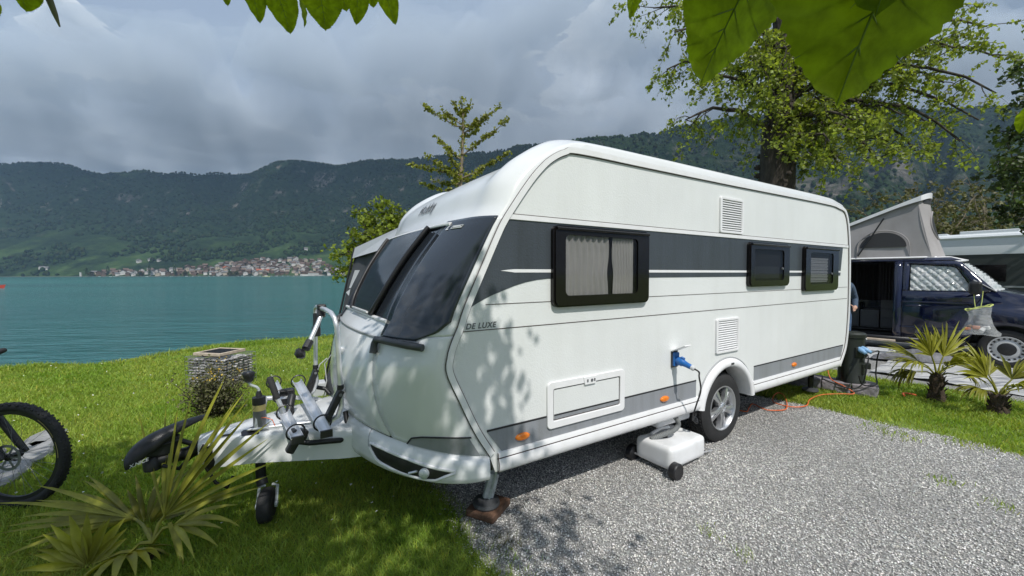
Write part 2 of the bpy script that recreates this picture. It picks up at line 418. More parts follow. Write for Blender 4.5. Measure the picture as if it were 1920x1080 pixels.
# lake
me = MB(); me.add([(-9000, -900, -.9), (3000, -900, -.9), (3000, 6900, -.9), (-9000, 6900, -.9)], [[0, 1, 2, 3]])
M = bpy.data.materials.new('lake_water'); M.use_nodes = True; MATS['lake_water'] = M
t = M.node_tree; N = t.nodes; L = t.links; p = N['Principled BSDF']
p.inputs['Roughness'].default_value = 0.16; p.inputs['Specular IOR Level'].default_value = 0.38
tcn = N.new('ShaderNodeTexCoord')
def lnoise(scale, stretch, detail=4, rot=0.0):
    mp = N.new('ShaderNodeMapping'); mp.inputs['Scale'].default_value = stretch; mp.inputs['Rotation'].default_value = (0, 0, rot); L.new(tcn.outputs['Object'], mp.inputs[0])
    n = N.new('ShaderNodeTexNoise'); n.inputs['Scale'].default_value = scale; n.inputs['Detail'].default_value = detail; L.new(mp.outputs[0], n.inputs['Vector']); return n.outputs[0]
big = lnoise(0.010, (0.35, 1.6, 1), 5, 0.15); mid = lnoise(0.16, (0.5, 1.6, 1), 4, 0.3)
rp = N.new('ShaderNodeValToRGB'); L.new(big, rp.inputs[0])
rp.color_ramp.elements[0].position = .38; rp.color_ramp.elements[0].color = (0.017, 0.118, 0.118, 1)
rp.color_ramp.elements[1].position = .64; rp.color_ramp.elements[1].color = (0.038, 0.215, 0.198, 1)
L.new(rp.outputs[0], p.inputs['Base Color'])
w1 = lnoise(1.35, (0.55, 1.9, 1), 5, 0.45); w2 = lnoise(0.3, (0.6, 1.7, 1), 3, 0.35)
ad = N.new('ShaderNodeMath'); ad.operation = 'ADD'; L.new(w1, ad.inputs[0])
ml = N.new('ShaderNodeMath'); ml.operation = 'MULTIPLY'; L.new(w2, ml.inputs[0]); ml.inputs[1].default_value = 1.6; L.new(ml.outputs[0], ad.inputs[1])
bn = N.new('ShaderNodeBump'); bn.inputs['Strength'].default_value = 0.75; bn.inputs['Distance'].default_value = 0.22
L.new(ad.outputs[0], bn.inputs['Height']); L.new(bn.outputs[0], p.inputs['Normal'])
me.build('lake_water', 'lake_water', kind='structure', label='turquoise lake with small ripples stretching to the far shore', cat='lake')

# ground: lawn soil sheet with the bank falling to the water
mat('lawn_soil', (0.095, 0.150, 0.024), 0.9, col2=(0.170, 0.240, 0.040), vscale=1.3, thr=(.38, .62), bump=0.8, bscale=28, bdist=0.05)
g = MB()
us = [-30, -18, -12, -8, -5, -3, -2, -1.4, -1.0, -0.6, -0.3, 0, .25, .5, .8, 1.2, 2.0, 4.0]
ts = [-260, -120, -60, -30] + [-20 + i * .8 for i in range(60)] + [34, 45, 70, 120, 250, 600, 1500, 3500]
vs = []
for tt in ts:
    for u in [-3000, -600, -120] + us:
        P = SHORE_A + SHORE_D * tt + SHORE_N * u
        vs.append((P.x, P.y, ground_z(P.x, P.y)))
nu = len(us) + 3
g.add(vs, [[i * nu + j, i * nu + j + 1, (i + 1) * nu + j + 1, (i + 1) * nu + j] for i in range(len(ts) - 1) for j in range(nu - 1)])
g.build('ground', 'lawn_soil', smooth=180, kind='structure', label='mown lawn of the camping ground sloping to the lake edge', cat='lawn')

# gravel pitches
mat('gravel_bed', (0.17, 0.168, 0.162), 0.95, col2=(0.40, 0.395, 0.38), vscale=58, thr=(.36, .66), detail=3, bump=1.0, bscale=75, bdist=0.02)
def edge(x, k): return x + 0.07 * math.sin(k * 2.1) + 0.05 * math.sin(k * 5.3 + 1)
g = MB()
n = 60; vs = []
for i in range(n + 1):
    y = -2.2 + 9.5 * i / n
    vs += [cw(edge(2.62 + .02 * y, y), y, .004)[:], cw(edge(-1.82, y + 9), y, .004)[:]]
g.add(vs, [[2 * i, 2 * i + 1, 2 * i + 3, 2 * i + 2] for i in range(n)])
g.build('gravel_pitch', 'gravel_bed', kind='structure', label='pale grey gravel pitch under the caravan', cat='gravel pitch')
g = MB(); vs = []
for i in range(n + 1):
    y = -9 + 18 * i / n
    vs += [cw(edge(-4.15, y), y, .004)[:], cw(-12.5, y, .004)[:]]
g.add(vs, [[2 * i, 2 * i + 1, 2 * i + 3, 2 * i + 2] for i in range(n)])
g.build('gravel_pitch', 'gravel_bed', kind='structure', label='grey gravel pitch under the blue camper van', cat='gravel pitch')

def pebbles(n, sampler, s0, s1, seed):
    q = np.random.default_rng(seed)
    P = sampler(q, n); n = len(P)
    base = np.array([[1, 0, 0], [-1, 0, 0], [0, 1, 0], [0, -1, 0], [0, 0, 1], [0, 0, -.5], ], float)
    F8 = np.array([[0, 2, 4], [2, 1, 4], [1, 3, 4], [3, 0, 4], [2, 0, 5], [1, 2, 5], [3, 1, 5], [0, 3, 5]])
    sc = np.stack([q.uniform(.7, 1.5, n), q.uniform(.6, 1.0, n), q.uniform(.45, .85, n)], 1) * (q.uniform(s0, s1, n) * .5)[:, None]
    V = base[None] * (1 + q.uniform(-.3, .3, (n, 6, 1))) * sc[:, None]
    a, b = q.uniform(0, 6.28, n), q.normal(0, .5, n)
    ca, sa, cb2, sb = np.cos(a), np.sin(a), np.cos(b), np.sin(b)
    x, y, z = V[..., 0], V[..., 1], V[..., 2]
    y, z = y * cb2[:, None] - z * sb[:, None], y * sb[:, None] + z * cb2[:, None]
    x, y = x * ca[:, None] - y * sa[:, None], x * sa[:, None] + y * ca[:, None]
    V = np.stack([x + P[:, :1], y + P[:, 1:2], z + P[:, 2:3]], -1).reshape(-1, 3)
    F = (np.arange(n)[:, None, None] * 6 + F8[None]).reshape(-1, 3)
    k = q.choice([.45, .75, 1.0, 1.22, 1.55], n, p=[.13, .25, .30, .21, .11]) * q.uniform(.85, 1.15, n)
    c = np.repeat(k[:, None] * np.stack([1 + q.normal(0, .03, n), np.ones(n), 1 + q.normal(0, .035, n)], 1), 6, 0)
    return V, F, c
def gravel_sampler(q, n):
    x = q.uniform(-1.95, 2.8, n); y = q.uniform(-.6, 4.3, n)
    keep = (x < 2.62 + .02 * y + .07 * np.sin(y * 2.1) + .05 * np.sin(y * 5.3 + 1) + q.normal(0, .06, n)) & (x > -1.82 + .07 * np.sin((y + 9) * 2.1) + .05 * np.sin((y + 9) * 5.3 + 1) + q.normal(0, .06, n))
    x, y = x[keep], y[keep]
    P = np.array(CV_LOC)[None] - np.array(EXB)[None] * x[:, None] + np.array(EYL)[None] * y[:, None]
    d = np.hypot(P[:, 0], P[:, 1]); ok = (P[:, 1] > 1.2) & (q.uniform(size=len(d)) < np.clip(3.0 / d, .25, 1) ** 0.8)
    P = P[ok]; P[:, 2] = q.uniform(.004, .011, len(P)); return P
V, F, c = pebbles(215000, gravel_sampler, .006, .0155, 3)
raw('gravel', V, F, 'pebble', attr=c, kind='stuff', label='loose grey and white pebbles covering the pitch', cat='gravel')

# mountains round the lake
PXR = [-900, -400, 0, 80, 150, 200, 300, 380, 430, 550, 640, 700, 780, 860, 940, 1050, 1165, 1250, 1400, 1600, 1750, 1880, 1920, 2300, 2700]
PYR = [290, 285, 306, 309, 303, 317, 322, 326, 320, 306, 313, 301, 298, 295, 285, 275, 262, 246, 226, 216, 215, 212, 206, 190, 190]
def ridge_e(u): return (515 - np.interp(960 + 735 * u, PXR, PYR)) / 735
def near_w(u):                                       # 0 = far shore of the lake, 1 = nearer slopes on the right
    return float(np.clip((u + .25) / .5, 0, 1) ** 2 * (3 - 2 * np.clip((u + .25) / .5, 0, 1)))
def terr(u, s):
    """u = X/Y, s = 0..1 from the foot to the ridge, beyond 1 behind it"""
    w = near_w(u)
    Y0 = 1500 * (1 - w) + 420 * w; Yr = 2800 * (1 - w) + 2000 * w
    e = ridge_e(u)
    Y = Y0 + (Yr - Y0) * s
    left = np.interp(s, [0, .11, .36, 1, 1.35], [0, .085, .27, 1, .9])
    right = np.interp(s, [0, .25, .42, .60, .66, 1, 1.35], [0, .08, .22, .50, .66, 1, .9])
    h = (left * (1 - w) + right * w) * e * Yr
    amp = (95 + 75 * w) * min(1, s * 2.2) * (0.5 if s > .93 else 1.0)
    q = Vector((u * Y, Y, 0)) / 420
    nz = mnoise.fractal(q, 0.9, 2.1, 6, noise_basis='PERLIN_ORIGINAL')
    rg = abs(mnoise.noise(q * 0.8 + Vector((3, 7, 0))))
    q3_ = Vector((u * 3.6, s * .8, 4.2)); spur = abs(mnoise.noise(q3_ * 1.7)) + .5 * abs(mnoise.noise(q3_ * 4.1))
    h += amp * (nz * 0.9 - rg * 0.9 + .15 - 1.5 * (spur - .3) * max(0, 1 - abs(s - .55) * 1.9)) * (0.35 + 0.65 * min(1, s * 1.5))
    h = min(h, e * Y * (1.0 if s <= 1 else .97) + 8 * nz * 2, 878)
    return Vector((u * Y, Y, max(h, -.3) + (-.6 if s <= 0 else 0)))
g = MB(); UN, SN = 420, 110
ul = [math.tan(R(-63 + 129 * i / UN)) for i in range(UN + 1)]
sl = [(j / SN) ** 1.25 * 1.35 for j in range(SN + 1)]
g.add([terr(u, s)[:] for u in ul for s in sl], [[i * (SN + 1) + j, (i + 1) * (SN + 1) + j, (i + 1) * (SN + 1) + j + 1, i * (SN + 1) + j + 1] for i in range(UN) for j in range(SN)])
M = bpy.data.materials.new('mountain_forest'); M.use_nodes = True; MATS['mountain_forest'] = M
t = M.node_tree; N = t.nodes; L = t.links; p = N['Principled BSDF']; p.inputs['Roughness'].default_value = 1.0; p.inputs['Specular IOR Level'].default_value = 0.05
tcn = N.new('ShaderNodeTexCoord'); geo = N.new('ShaderNodeNewGeometry'); sp = N.new('ShaderNodeSeparateXYZ'); L.new(geo.outputs['Position'], sp.inputs[0])
def tnoise(scale, detail=6, stretch=(1, 1, 1), rough=.6):
    mp = N.new('ShaderNodeMapping'); mp.inputs['Scale'].default_value = stretch; L.new(tcn.outputs['Object'], mp.inputs[0])
    n = N.new('ShaderNodeTexNoise'); n.inputs['Scale'].default_value = scale; n.inputs['Detail'].default_value = detail; n.inputs['Roughness'].default_value = rough; L.new(mp.outputs[0], n.inputs['Vector']); return n.outputs[0]
def tramp(src, a, b, c0, c1):
    r = N.new('ShaderNodeValToRGB'); L.new(src, r.inputs[0]); r.color_ramp.elements[0].position = a; r.color_ramp.elements[1].position = b
    r.color_ramp.elements[0].color = (*c0, 1); r.color_ramp.elements[1].color = (*c1, 1); return r.outputs[0]
def tmix(f, a, b):
    mx = N.new('ShaderNodeMix'); mx.data_type = 'RGBA'; L.new(f, mx.inputs['Factor']); L.new(a, mx.inputs['A']); L.new(b, mx.inputs['B']); return mx.outputs['Result']
def tm(op, a, b):
    n = N.new('ShaderNodeMath'); n.operation = op
    for i, v in enumerate((a, b)):
        if isinstance(v, (int, float)): n.inputs[i].default_value = v
        else: L.new(v, n.inputs[i])
    return n.outputs[0]
forest = tramp(tnoise(.045, 7), .34, .68, (0.007, 0.017, 0.008), (0.026, 0.045, 0.017))
meadow = tramp(tnoise(.02, 5), .4, .62, (0.036, 0.070, 0.022), (0.070, 0.112, 0.036))
mp_ = N.new('ShaderNodeMapRange'); mp_.inputs['From Min'].default_value = 300; mp_.inputs['From Max'].default_value = 60; L.new(sp.outputs[2], mp_.inputs['Value'])
mf = tm('MULTIPLY', tramp(tnoise(.0052, 5, (1, 1, 1)), .47, .60, (0, 0, 0), (1, 1, 1)), mp_.outputs[0])
c = tmix(mf, forest, meadow)
cliff = tramp(tnoise(.022, 6, (.6, .6, 2.2)), .36, .66, (0.050, 0.048, 0.046), (0.23, 0.205, 0.185))
sn = N.new('ShaderNodeSeparateXYZ'); L.new(geo.outputs['True Normal'], sn.inputs[0])
steep = N.new('ShaderNodeMapRange'); steep.inputs['From Min'].default_value = .78; steep.inputs['From Max'].default_value = .58; L.new(sn.outputs[2], steep.inputs['Value'])
cm = tm('MULTIPLY', steep.outputs[0], tramp(tnoise(.011, 6, (1, 1, .7)), .56, .68, (0, 0, 0), (1, 1, 1)))
c = tmix(cm, c, cliff)
def spot(P, rx, ry, rz):
    v = N.new('ShaderNodeVectorMath'); v.operation = 'SUBTRACT'; L.new(geo.outputs['Position'], v.inputs[0]); v.inputs[1].default_value = P
    d = N.new('ShaderNodeVectorMath'); d.operation = 'DIVIDE'; L.new(v.outputs[0], d.inputs[0]); d.inputs[1].default_value = (rx, ry, rz)
    l = N.new('ShaderNodeVectorMath'); l.operation = 'LENGTH'; L.new(d.outputs[0], l.inputs[0])
    m_ = N.new('ShaderNodeMapRange'); m_.inputs['From Min'].default_value = 1.0; m_.inputs['From Max'].default_value = .4; L.new(l.outputs['Value'], m_.inputs['Value']); return m_.outputs[0]
# bare rock faces: a pale wall under the left ridge and banded cliffs on the right
rock = tramp(tnoise(.020, 6, (1.5, 1.5, .35)), .42, .58, (0.035, 0.040, 0.034), (0.20, 0.185, 0.170))
bands = tramp(tnoise(.016, 7, (.5, .5, 4.0)), .42, .60, (0.022, 0.030, 0.022), (0.17, 0.155, 0.138))
c = tmix(tm('MULTIPLY', spot(terr(-.475, .86), 95, 240, 130), tramp(tnoise(.016, 5, (1.6, 1.6, .5)), .40, .55, (0, 0, 0), (1, 1, 1))), c, rock)
c = tmix(tm('MULTIPLY', spot(terr(.85, .52), 420, 420, 190), tramp(tnoise(.008, 6, (1, 1, 1.5)), .42, .56, (0, 0, 0), (1, 1, 1))), c, bands)
L.new(c, p.inputs['Base Color'])
bn = N.new('ShaderNodeBump'); bn.inputs['Strength'].default_value = 1.0; bn.inputs['Distance'].default_value = 14
L.new(tnoise(.05, 6), bn.inputs['Height']); L.new(bn.outputs[0], p.inputs['Normal'])
hill_o = g.build('mountains', 'mountain_forest', smooth=180, kind='structure', label='dark forested mountain slopes beyond the lake, tops under cloud', cat='mountains')

# far woods: crowns over the lower slopes and along the ridge line
def terr_pt(u, s): return terr(u, s)
tv = []; q = np.random.default_rng(21)
for k in range(24000):
    u = math.tan(R(q.uniform(-56, 60))); s = q.uniform(0.005, 1) ** 1.15 if q.uniform() < .80 else q.uniform(.93, 1.0)
    P = terr(u, s)
    if -1.12 < u < -.42 and s < .10: continue
    w = mnoise.noise(P / 210.0)
    if s < .34 and w < -.02 and u < .2: continue
    if P.z > 862: continue
    tv.append((P.x, P.y, P.z, q.uniform(7, 14) * (1 + .2 * (s < .3)), q.uniform(.6, 1.4)))
tv = np.array(tv); n = len(tv)
ang = np.arange(6) * math.pi / 3
prof = [(.28, .0), (.85, .28), (.70, .68)]
base = np.array([[r * math.cos(a + i * .5), r * math.sin(a + i * .5), z] for i, (r, z) in enumerate(prof) for a in ang] + [[0, 0, 1.0]])
Ft = np.array([[i * 6 + j, i * 6 + (j + 1) % 6, (i + 1) * 6 + (j + 1) % 6] for i in range(2) for j in range(6)] + [[i * 6 + j, (i + 1) * 6 + (j + 1) % 6, (i + 1) * 6 + j] for i in range(2) for j in range(6)] + [[12 + j, 12 + (j + 1) % 6, 18] for j in range(6)])
sc = tv[:, 3][:, None] * np.stack([q.uniform(.5, .75, n), q.uniform(.5, .75, n), q.uniform(.9, 1.35, n)], 1)
V = base[None] * (1 + q.uniform(-.22, .22, (n, 19, 1))) * sc[:, None] + tv[:, None, :3]
V[..., 2] -= 1.0
F = np.arange(n)[:, None, None] * 19 + Ft[None]
mat('far_tree', (0.019, 0.034, 0.013), 1.0, spec=0.05, attr='v')
cc = tv[:, 4][:, None] * np.stack([1 + .35 * (q.uniform(size=n) > .72), np.ones(n) * 1.05, np.ones(n) * .9], 1)
raw('far_woods', V.reshape(-1, 3), F.reshape(-1, 3), 'far_tree', attr=np.repeat(cc, 19, 0), smooth=True, kind='stuff', label='woodland crowns covering the mountain slopes across the lake', cat='woodland')

# air
hz = MB(); hz.box((-8900, -700, -2.6), (8900, 6850, 900))
M = bpy.data.materials.new('haze_air'); M.use_nodes = True; MATS['haze_air'] = M
t = M.node_tree; t.nodes.clear(); o_ = t.nodes.new('ShaderNodeOutputMaterial'); v_ = t.nodes.new('ShaderNodeVolumePrincipled')
v_.inputs['Color'].default_value = (0.50, 0.70, 1.0, 1); v_.inputs['Density'].default_value = 0.000062; v_.inputs['Anisotropy'].default_value = 0.0
t.links.new(v_.outputs[0], o_.inputs['Volume'])
HZ = hz.build('haze', 'haze_air', kind='stuff', label='thin blue haze in the air over the lake', cat='haze')

# the cloud deck hanging over the mountains, its base just above the ridge
def deck(u, Y):
    near = np.interp(u, [-2.2, -1.3, -.75, -.2, .35, 1.0, 2.2], [1300, 1250, 1180, 1050, 1000, 1100, 1200])
    p_ = Vector((u * Y, Y, 0)); nz = mnoise.fractal(p_ / 330, 0.9, 2.0, 5) ; n2_ = mnoise.fractal(p_ / 1300 + Vector((5, 1, 0)), 1.0, 2.0, 3)
    f = (Y - near - 420 * n2_ - 160 * nz) / 1100; f = max(0, min(1, f)); f = f * f * (3 - 2 * f)
    th = 300 * f * max(.06, 1 + 1.25 * nz + .80 * n2_); zb = 905 + max(0, 60 + 70 * nz) * (.25 + .75 * f) * (1 if Y < 2300 else .4)
    return zb, zb + max(th, .5)
g = MB(); AN, YN = 190, 90
ul2 = [math.tan(R(-66 + 132 * i / AN)) for i in range(AN + 1)]; yl = [700 + 4600 * (j / YN) ** 1.25 for j in range(YN + 1)]
dk = [[deck(u, Y) for Y in yl] for u in ul2]; NN = (AN + 1) * (YN + 1)
g.add([(u * Y, Y, dk[i][j][0]) for i, u in enumerate(ul2) for j, Y in enumerate(yl)] + [(u * Y, Y, dk[i][j][1]) for i, u in enumerate(ul2) for j, Y in enumerate(yl)],
      [[i * (YN + 1) + j, (i + 1) * (YN + 1) + j, (i + 1) * (YN + 1) + j + 1, i * (YN + 1) + j + 1] for i in range(AN) for j in range(YN)]
      + [[NN + i * (YN + 1) + j, NN + i * (YN + 1) + j + 1, NN + (i + 1) * (YN + 1) + j + 1, NN + (i + 1) * (YN + 1) + j] for i in range(AN) for j in range(YN)]
      + [[i * (YN + 1) + j, NN + i * (YN + 1) + j, NN + (i + 1) * (YN + 1) + j, (i + 1) * (YN + 1) + j] for i in range(AN) for j in (0, YN)]
      + [[i * (YN + 1) + j, i * (YN + 1) + j + 1, NN + i * (YN + 1) + j + 1, NN + i * (YN + 1) + j] for i in (0, AN) for j in range(YN)])
M = bpy.data.materials.new('cloud_vapour'); M.use_nodes = True; MATS['cloud_vapour'] = M
t = M.node_tree; t.nodes.clear(); o_ = t.nodes.new('ShaderNodeOutputMaterial'); v_ = t.nodes.new('ShaderNodeVolumePrincipled')
v_.inputs['Color'].default_value = (0.82, 0.90, 1.0, 1); v_.inputs['Density'].default_value = 0.0031; v_.inputs['Anisotropy'].default_value = -0.15
t.links.new(v_.outputs[0], o_.inputs['Volume'])
g.build('cloud', 'cloud_vapour', kind='stuff', label='low grey cloud deck lying on the mountain tops', cat='cloud')

# ------------------------------------------------------------------ village on the far shore
mat('house_white', (0.55, 0.53, 0.50), 0.9); mat('house_cream', (0.42, 0.36, 0.28), 0.9); mat('house_timber', (0.13, 0.085, 0.055), 0.9)
mat('roof_brown', (0.125, 0.085, 0.066), 0.9); mat('roof_grey', (0.15, 0.145, 0.145), 0.9); mat('roof_red', (0.34, 0.10, 0.05), 0.9); mat('house_window', (0.03, 0.035, 0.04), 0.3)
def house(w, d, h, rh, wall, roof, cols=3, rows=2):
    b = MB()
    b.cur = 0
    b.add([(-w/2, -d/2, -4), (w/2, -d/2, -4), (w/2, d/2, -4), (-w/2, d/2, -4), (-w/2, -d/2, h), (w/2, -d/2, h), (w/2, d/2, h), (-w/2, d/2, h), (0, -d/2, h + rh), (0, d/2, h + rh)],
          [[0, 1, 5, 4], [1, 2, 6, 5], [2, 3, 7, 6], [3, 0, 4, 7], [4, 5, 8], [6, 7, 9]])
    b.cur = 1
    o, x = 1.2, 1 + 1.6 / (w/2) * .5
    for s in (-1, 1):
        e = s * (w/2 + 1.2); z = h - rh * 1.2 / (w/2)
        b.add([(e, -d/2 - o, z), (e, d/2 + o, z), (0, d/2 + o, h + rh), (0, -d/2 - o, h + rh), (e, -d/2 - o, z + .5), (e, d/2 + o, z + .5), (0, d/2 + o, h + rh + .5), (0, -d/2 - o, h + rh + .5)],
              [[0, 1, 2, 3], [4, 5, 6, 7], [0, 1, 5, 4], [0, 3, 7, 4], [1, 2, 6, 5]])
    b.cur = 2
    for i in range(cols):
        for j in range(rows):
            cx = -w/2 + w * (i + .5) / cols; cz = h * (j + .5) / rows
            b.add([(cx - .7, -d/2 - .08, cz - .8), (cx + .7, -d/2 - .08, cz - .8), (cx + .7, -d/2 - .08, cz + .8), (cx - .7, -d/2 - .08, cz + .8)], [[0, 1, 2, 3]])
    me_ = b.mesh('house')
    for q_ in (wall, roof, 'house_window'): me_.materials.append(MATS[q_])
    me_.polygons.foreach_set('material_index', b.mi)
    return me_
KINDS = [(house(11, 10, 5.5, 3.2, 'house_timber', 'roof_brown'), 'dark timber chalet with brown roof in the lakeside village', 'timber chalets of the village'),
         (house(12, 10, 6.5, 3.5, 'house_white', 'roof_brown'), 'white walled house with brown gable roof in the lakeside village', 'white houses of the village'),
         (house(13, 11, 6.0, 3.0, 'house_cream', 'roof_grey'), 'cream house with grey roof in the lakeside village', 'cream houses of the village'),
         (house(10, 9, 5.0, 3.0, 'house_white', 'roof_grey'), 'small white house with grey roof in the lakeside village', 'small grey roofed houses of the village'),
         (house(12, 12, 6.0, 3.8, 'house_cream', 'roof_red'), 'cream house with orange red roof in the lakeside village', 'red roofed houses of the village')]
q = np.random.default_rng(5)
spots = []
def put_house(px, s, kind, rz=None):
    u = (px - 960) / 735; P = terr(u, s)
    me_, lab, grp = KINDS[kind]
    o = bpy.data.objects.new('house', me_); COL.objects.link(o)
    k = q.uniform(1.05, 1.45); o.scale = (k, k, k * q.uniform(.85, 1.15))
    o.location = (P.x, P.y, max(P.z, .2) + 1.2); o.rotation_euler = (0, 0, q.uniform(-.6, .6) + (math.pi / 2 if q.uniform() < .45 else 0) - math.atan(u))
    tag(o, lab, 'house', grp)
tries = 0
while len(spots) < 190 and tries < 6000:
    tries += 1
    px = q.triangular(165, 500, 655); top = np.interp(px, [160, 300, 400, 480, 600, 655], [.030, .036, .070, .11, .095, .022])
    s = q.uniform(.006, top)
    u = (px - 960) / 735; P = terr(u, s)
    if any((P.x - a) ** 2 + (P.y - b) ** 2 < 14.5 ** 2 for a, b in spots): continue
    spots.append((P.x, P.y)); put_house(px, s, int(q.choice(4, p=[.46, .22, .20, .12])))
for px, s in ((497, .026), (503, .022), (486, .022), (424, .04), (560, .045)): put_house(px, s, 4)
for px, s in ((80, .05), (88, .045), (262, .10), (300, .115), (283, .12), (575, .17)): put_house(px, s, 3)
# lakeside hotel with its long white front, jetty and landing stage
def far_pt(px, Y, z=0.0): return Vector(((px - 960) / 735 * Y, Y, z))
h = empty('hotel', far_pt(588, 1492, -.2), 0.55, 'long white lakeside hotel at the right end of the village', 'hotel')
b = MB(); b.box((-18, -6, 0), (18, 6, 11)); b.box((18.2, -5, 0), (62, 5, 4.5)); b.box((-44, -4, 0), (-18.2, 5, 6)); b.build('wall', 'house_white', h)
b = MB(); b.add([(-19, -7, 11), (19, -7, 11), (19, 7, 11), (-19, 7, 11), (-14, 0, 15), (14, 0, 15)], [[0, 1, 5, 4], [1, 2, 5], [2, 3, 4, 5], [3, 0, 4], [0, 3, 2, 1]]); b.box((17.8, -5.6, 4.52), (63, 5.6, 5.2)); b.build('roof', 'roof_brown', h)
for j in range(3):
    for i in range(8):
        b = MB() if (i + j) else b
        if i + j == 0:
            wq = MB(); wq.box((-.8, -.1, -.9), (.8, .1, .9)); w0 = wq.build('window', 'house_window', h); w0.location = (-15.5, -6.05, 2.2)
        else: copy_of(w0, h, (-15.5 + 4.4 * i, -6.05, 2.2 + 3.4 * j))
# sea wall, boats, poplars
b = MB(); pts = [far_pt(px, 1489, 0) for px in range(0, 680, 20)]
for a, c in zip(pts[:-1], pts[1:]): b.add([(a.x, a.y, -1.2), (c.x, c.y, -1.2), (c.x, c.y, 1.0), (a.x, a.y, 1.0), (a.x, a.y + 6, 1.0), (c.x, c.y + 6, 1.0)], [[0, 1, 2, 3], [3, 2, 5, 4]])
mat('quay', (0.13, 0.135, 0.13), 0.9)
b.build('quay_wall', 'quay', kind='structure', label='low grey quay wall along the far shore', cat='quay')
def boat_mesh(L_, W_, H_, cabin):
    b = MB(); b.cur = 0
    b.add([(-L_/2, -W_/2, H_), (L_*.2, -W_/2, H_), (L_/2, 0, H_ * 1.25), (L_*.2, W_/2, H_), (-L_/2, W_/2, H_), (-L_*.45, -W_*.3, -.3), (L_*.2, -W_*.3, -.3), (L_*.42, 0, -.3), (L_*.2, W_*.3, -.3), (-L_*.45, W_*.3, -.3)],
          [[0, 1, 2, 3, 4], [0, 1, 6, 5], [1, 2, 7, 6], [2, 3, 8, 7], [3, 4, 9, 8], [4, 0, 5, 9]])
    if cabin: b.cur = 1; b.box((-L_*.2, -W_*.3, H_), (L_*.12, W_*.3, H_ + cabin))
    return b
mat('boat_white', (0.75, 0.75, 0.73), 0.4); mat('boat_red', (0.50, 0.07, 0.05), 0.4); mat('boat_yellow', (0.62, 0.60, 0.30), 0.4)
bm_ = boat_mesh(9, 3, 1.3, 1.6); proto = None
for i, px in enumerate([187, 208, 214, 276, 322, 350, 362, 374, 392, 402, 410, 447, 455, 474, 488, 500, 509, 519, 530, 541, 552, 566, 598, 607, 622]):
    if proto is None: o = proto = bm_.build('boat', ['boat_white', 'house_window'])
    else: o = copy_of(proto)
    o.location = far_pt(px, 1470 + q.uniform(-12, 8), -.75); o.rotation_euler = (0, 0, q.uniform(0, 3.1))
    tag(o, 'tiny white moored boat along the far village quay', 'boat', 'white boats moored at the village')
o = boat_mesh(14, 3.5, 1.2, 1.2).build('boat', ['boat_yellow', 'boat_white']); o.location = far_pt(500, 720, -.75); tag(o, 'pale yellow motor boat out on the water before the village', 'boat')
o = boat_mesh(4.2, .9, .45, 0).build('kayak', ['boat_red']); o.location = far_pt(-12, 84, -.72); o.rotation_euler = (0, 0, .2); tag(o, 'red kayak on the lake at the left edge', 'kayak')
b = MB(); b.box((-2.2, -2.2, -.4), (2.2, 2.2, 16)); b.box((-2.8, -2.8, 16), (2.8, 2.8, 16.6)); o = b.build('shore_hut', 'house_white'); o.location = far_pt(152, 1494, 0); tag(o, 'narrow pale tower hut at the left end of the village shore', 'tower')
# shore trees that stand out
def crown_blob(n, rx, rz, seed, size):
    qq = np.random.default_rng(seed); d = qq.normal(size=(n, 3)); d /= np.linalg.norm(d, axis=1)[:, None]; r_ = qq.uniform(.35, 1, n)[:, None] ** .5
    return leaf_quads(d * r_ * np.array([rx, rx, rz]), size, seed=seed, wide=1.0)
def far_tree(px, Y, rx, hgt, seed, mats_, name, lab, cat, grp):
    t_ = empty(name, far_pt(px, Y, .5), 0, lab, cat, grp)
    V, F, a = crown_blob(260, rx, hgt * .46, seed, rx * .75); V[:, 2] += hgt * .54
    raw('crown', V, F, mats_, t_, attr=a, kind='stuff')
    MB().tube([(0, 0, -1), (0, 0, hgt * .5)], [.5, .3], 6).build('trunk', 'bark', t_)
for px, hgt in ((203, 42), (281, 46), (328, 44), (163, 36)): far_tree(px, 1492, 4.2, hgt, px, 'leaf_dark', 'poplar', 'dark columnar poplar standing on the village shore', 'poplar', 'poplars on the far shore')
for px in (172, 264, 348, 432, 444): far_tree(px, 1493, 8, 18, px, 'leaf_willow', 'shore_tree', 'round olive tree on the village waterfront', 'tree', 'round trees on the far shore')
# ------------------------------------------------------------------ the caravan (local: x to the hitch, y towards us, z up)
CV = empty('caravan', CV_LOC, CV_RZ, 'white touring caravan with dark graphite front and side band parked on the gravel', 'caravan')
HW = 1.15
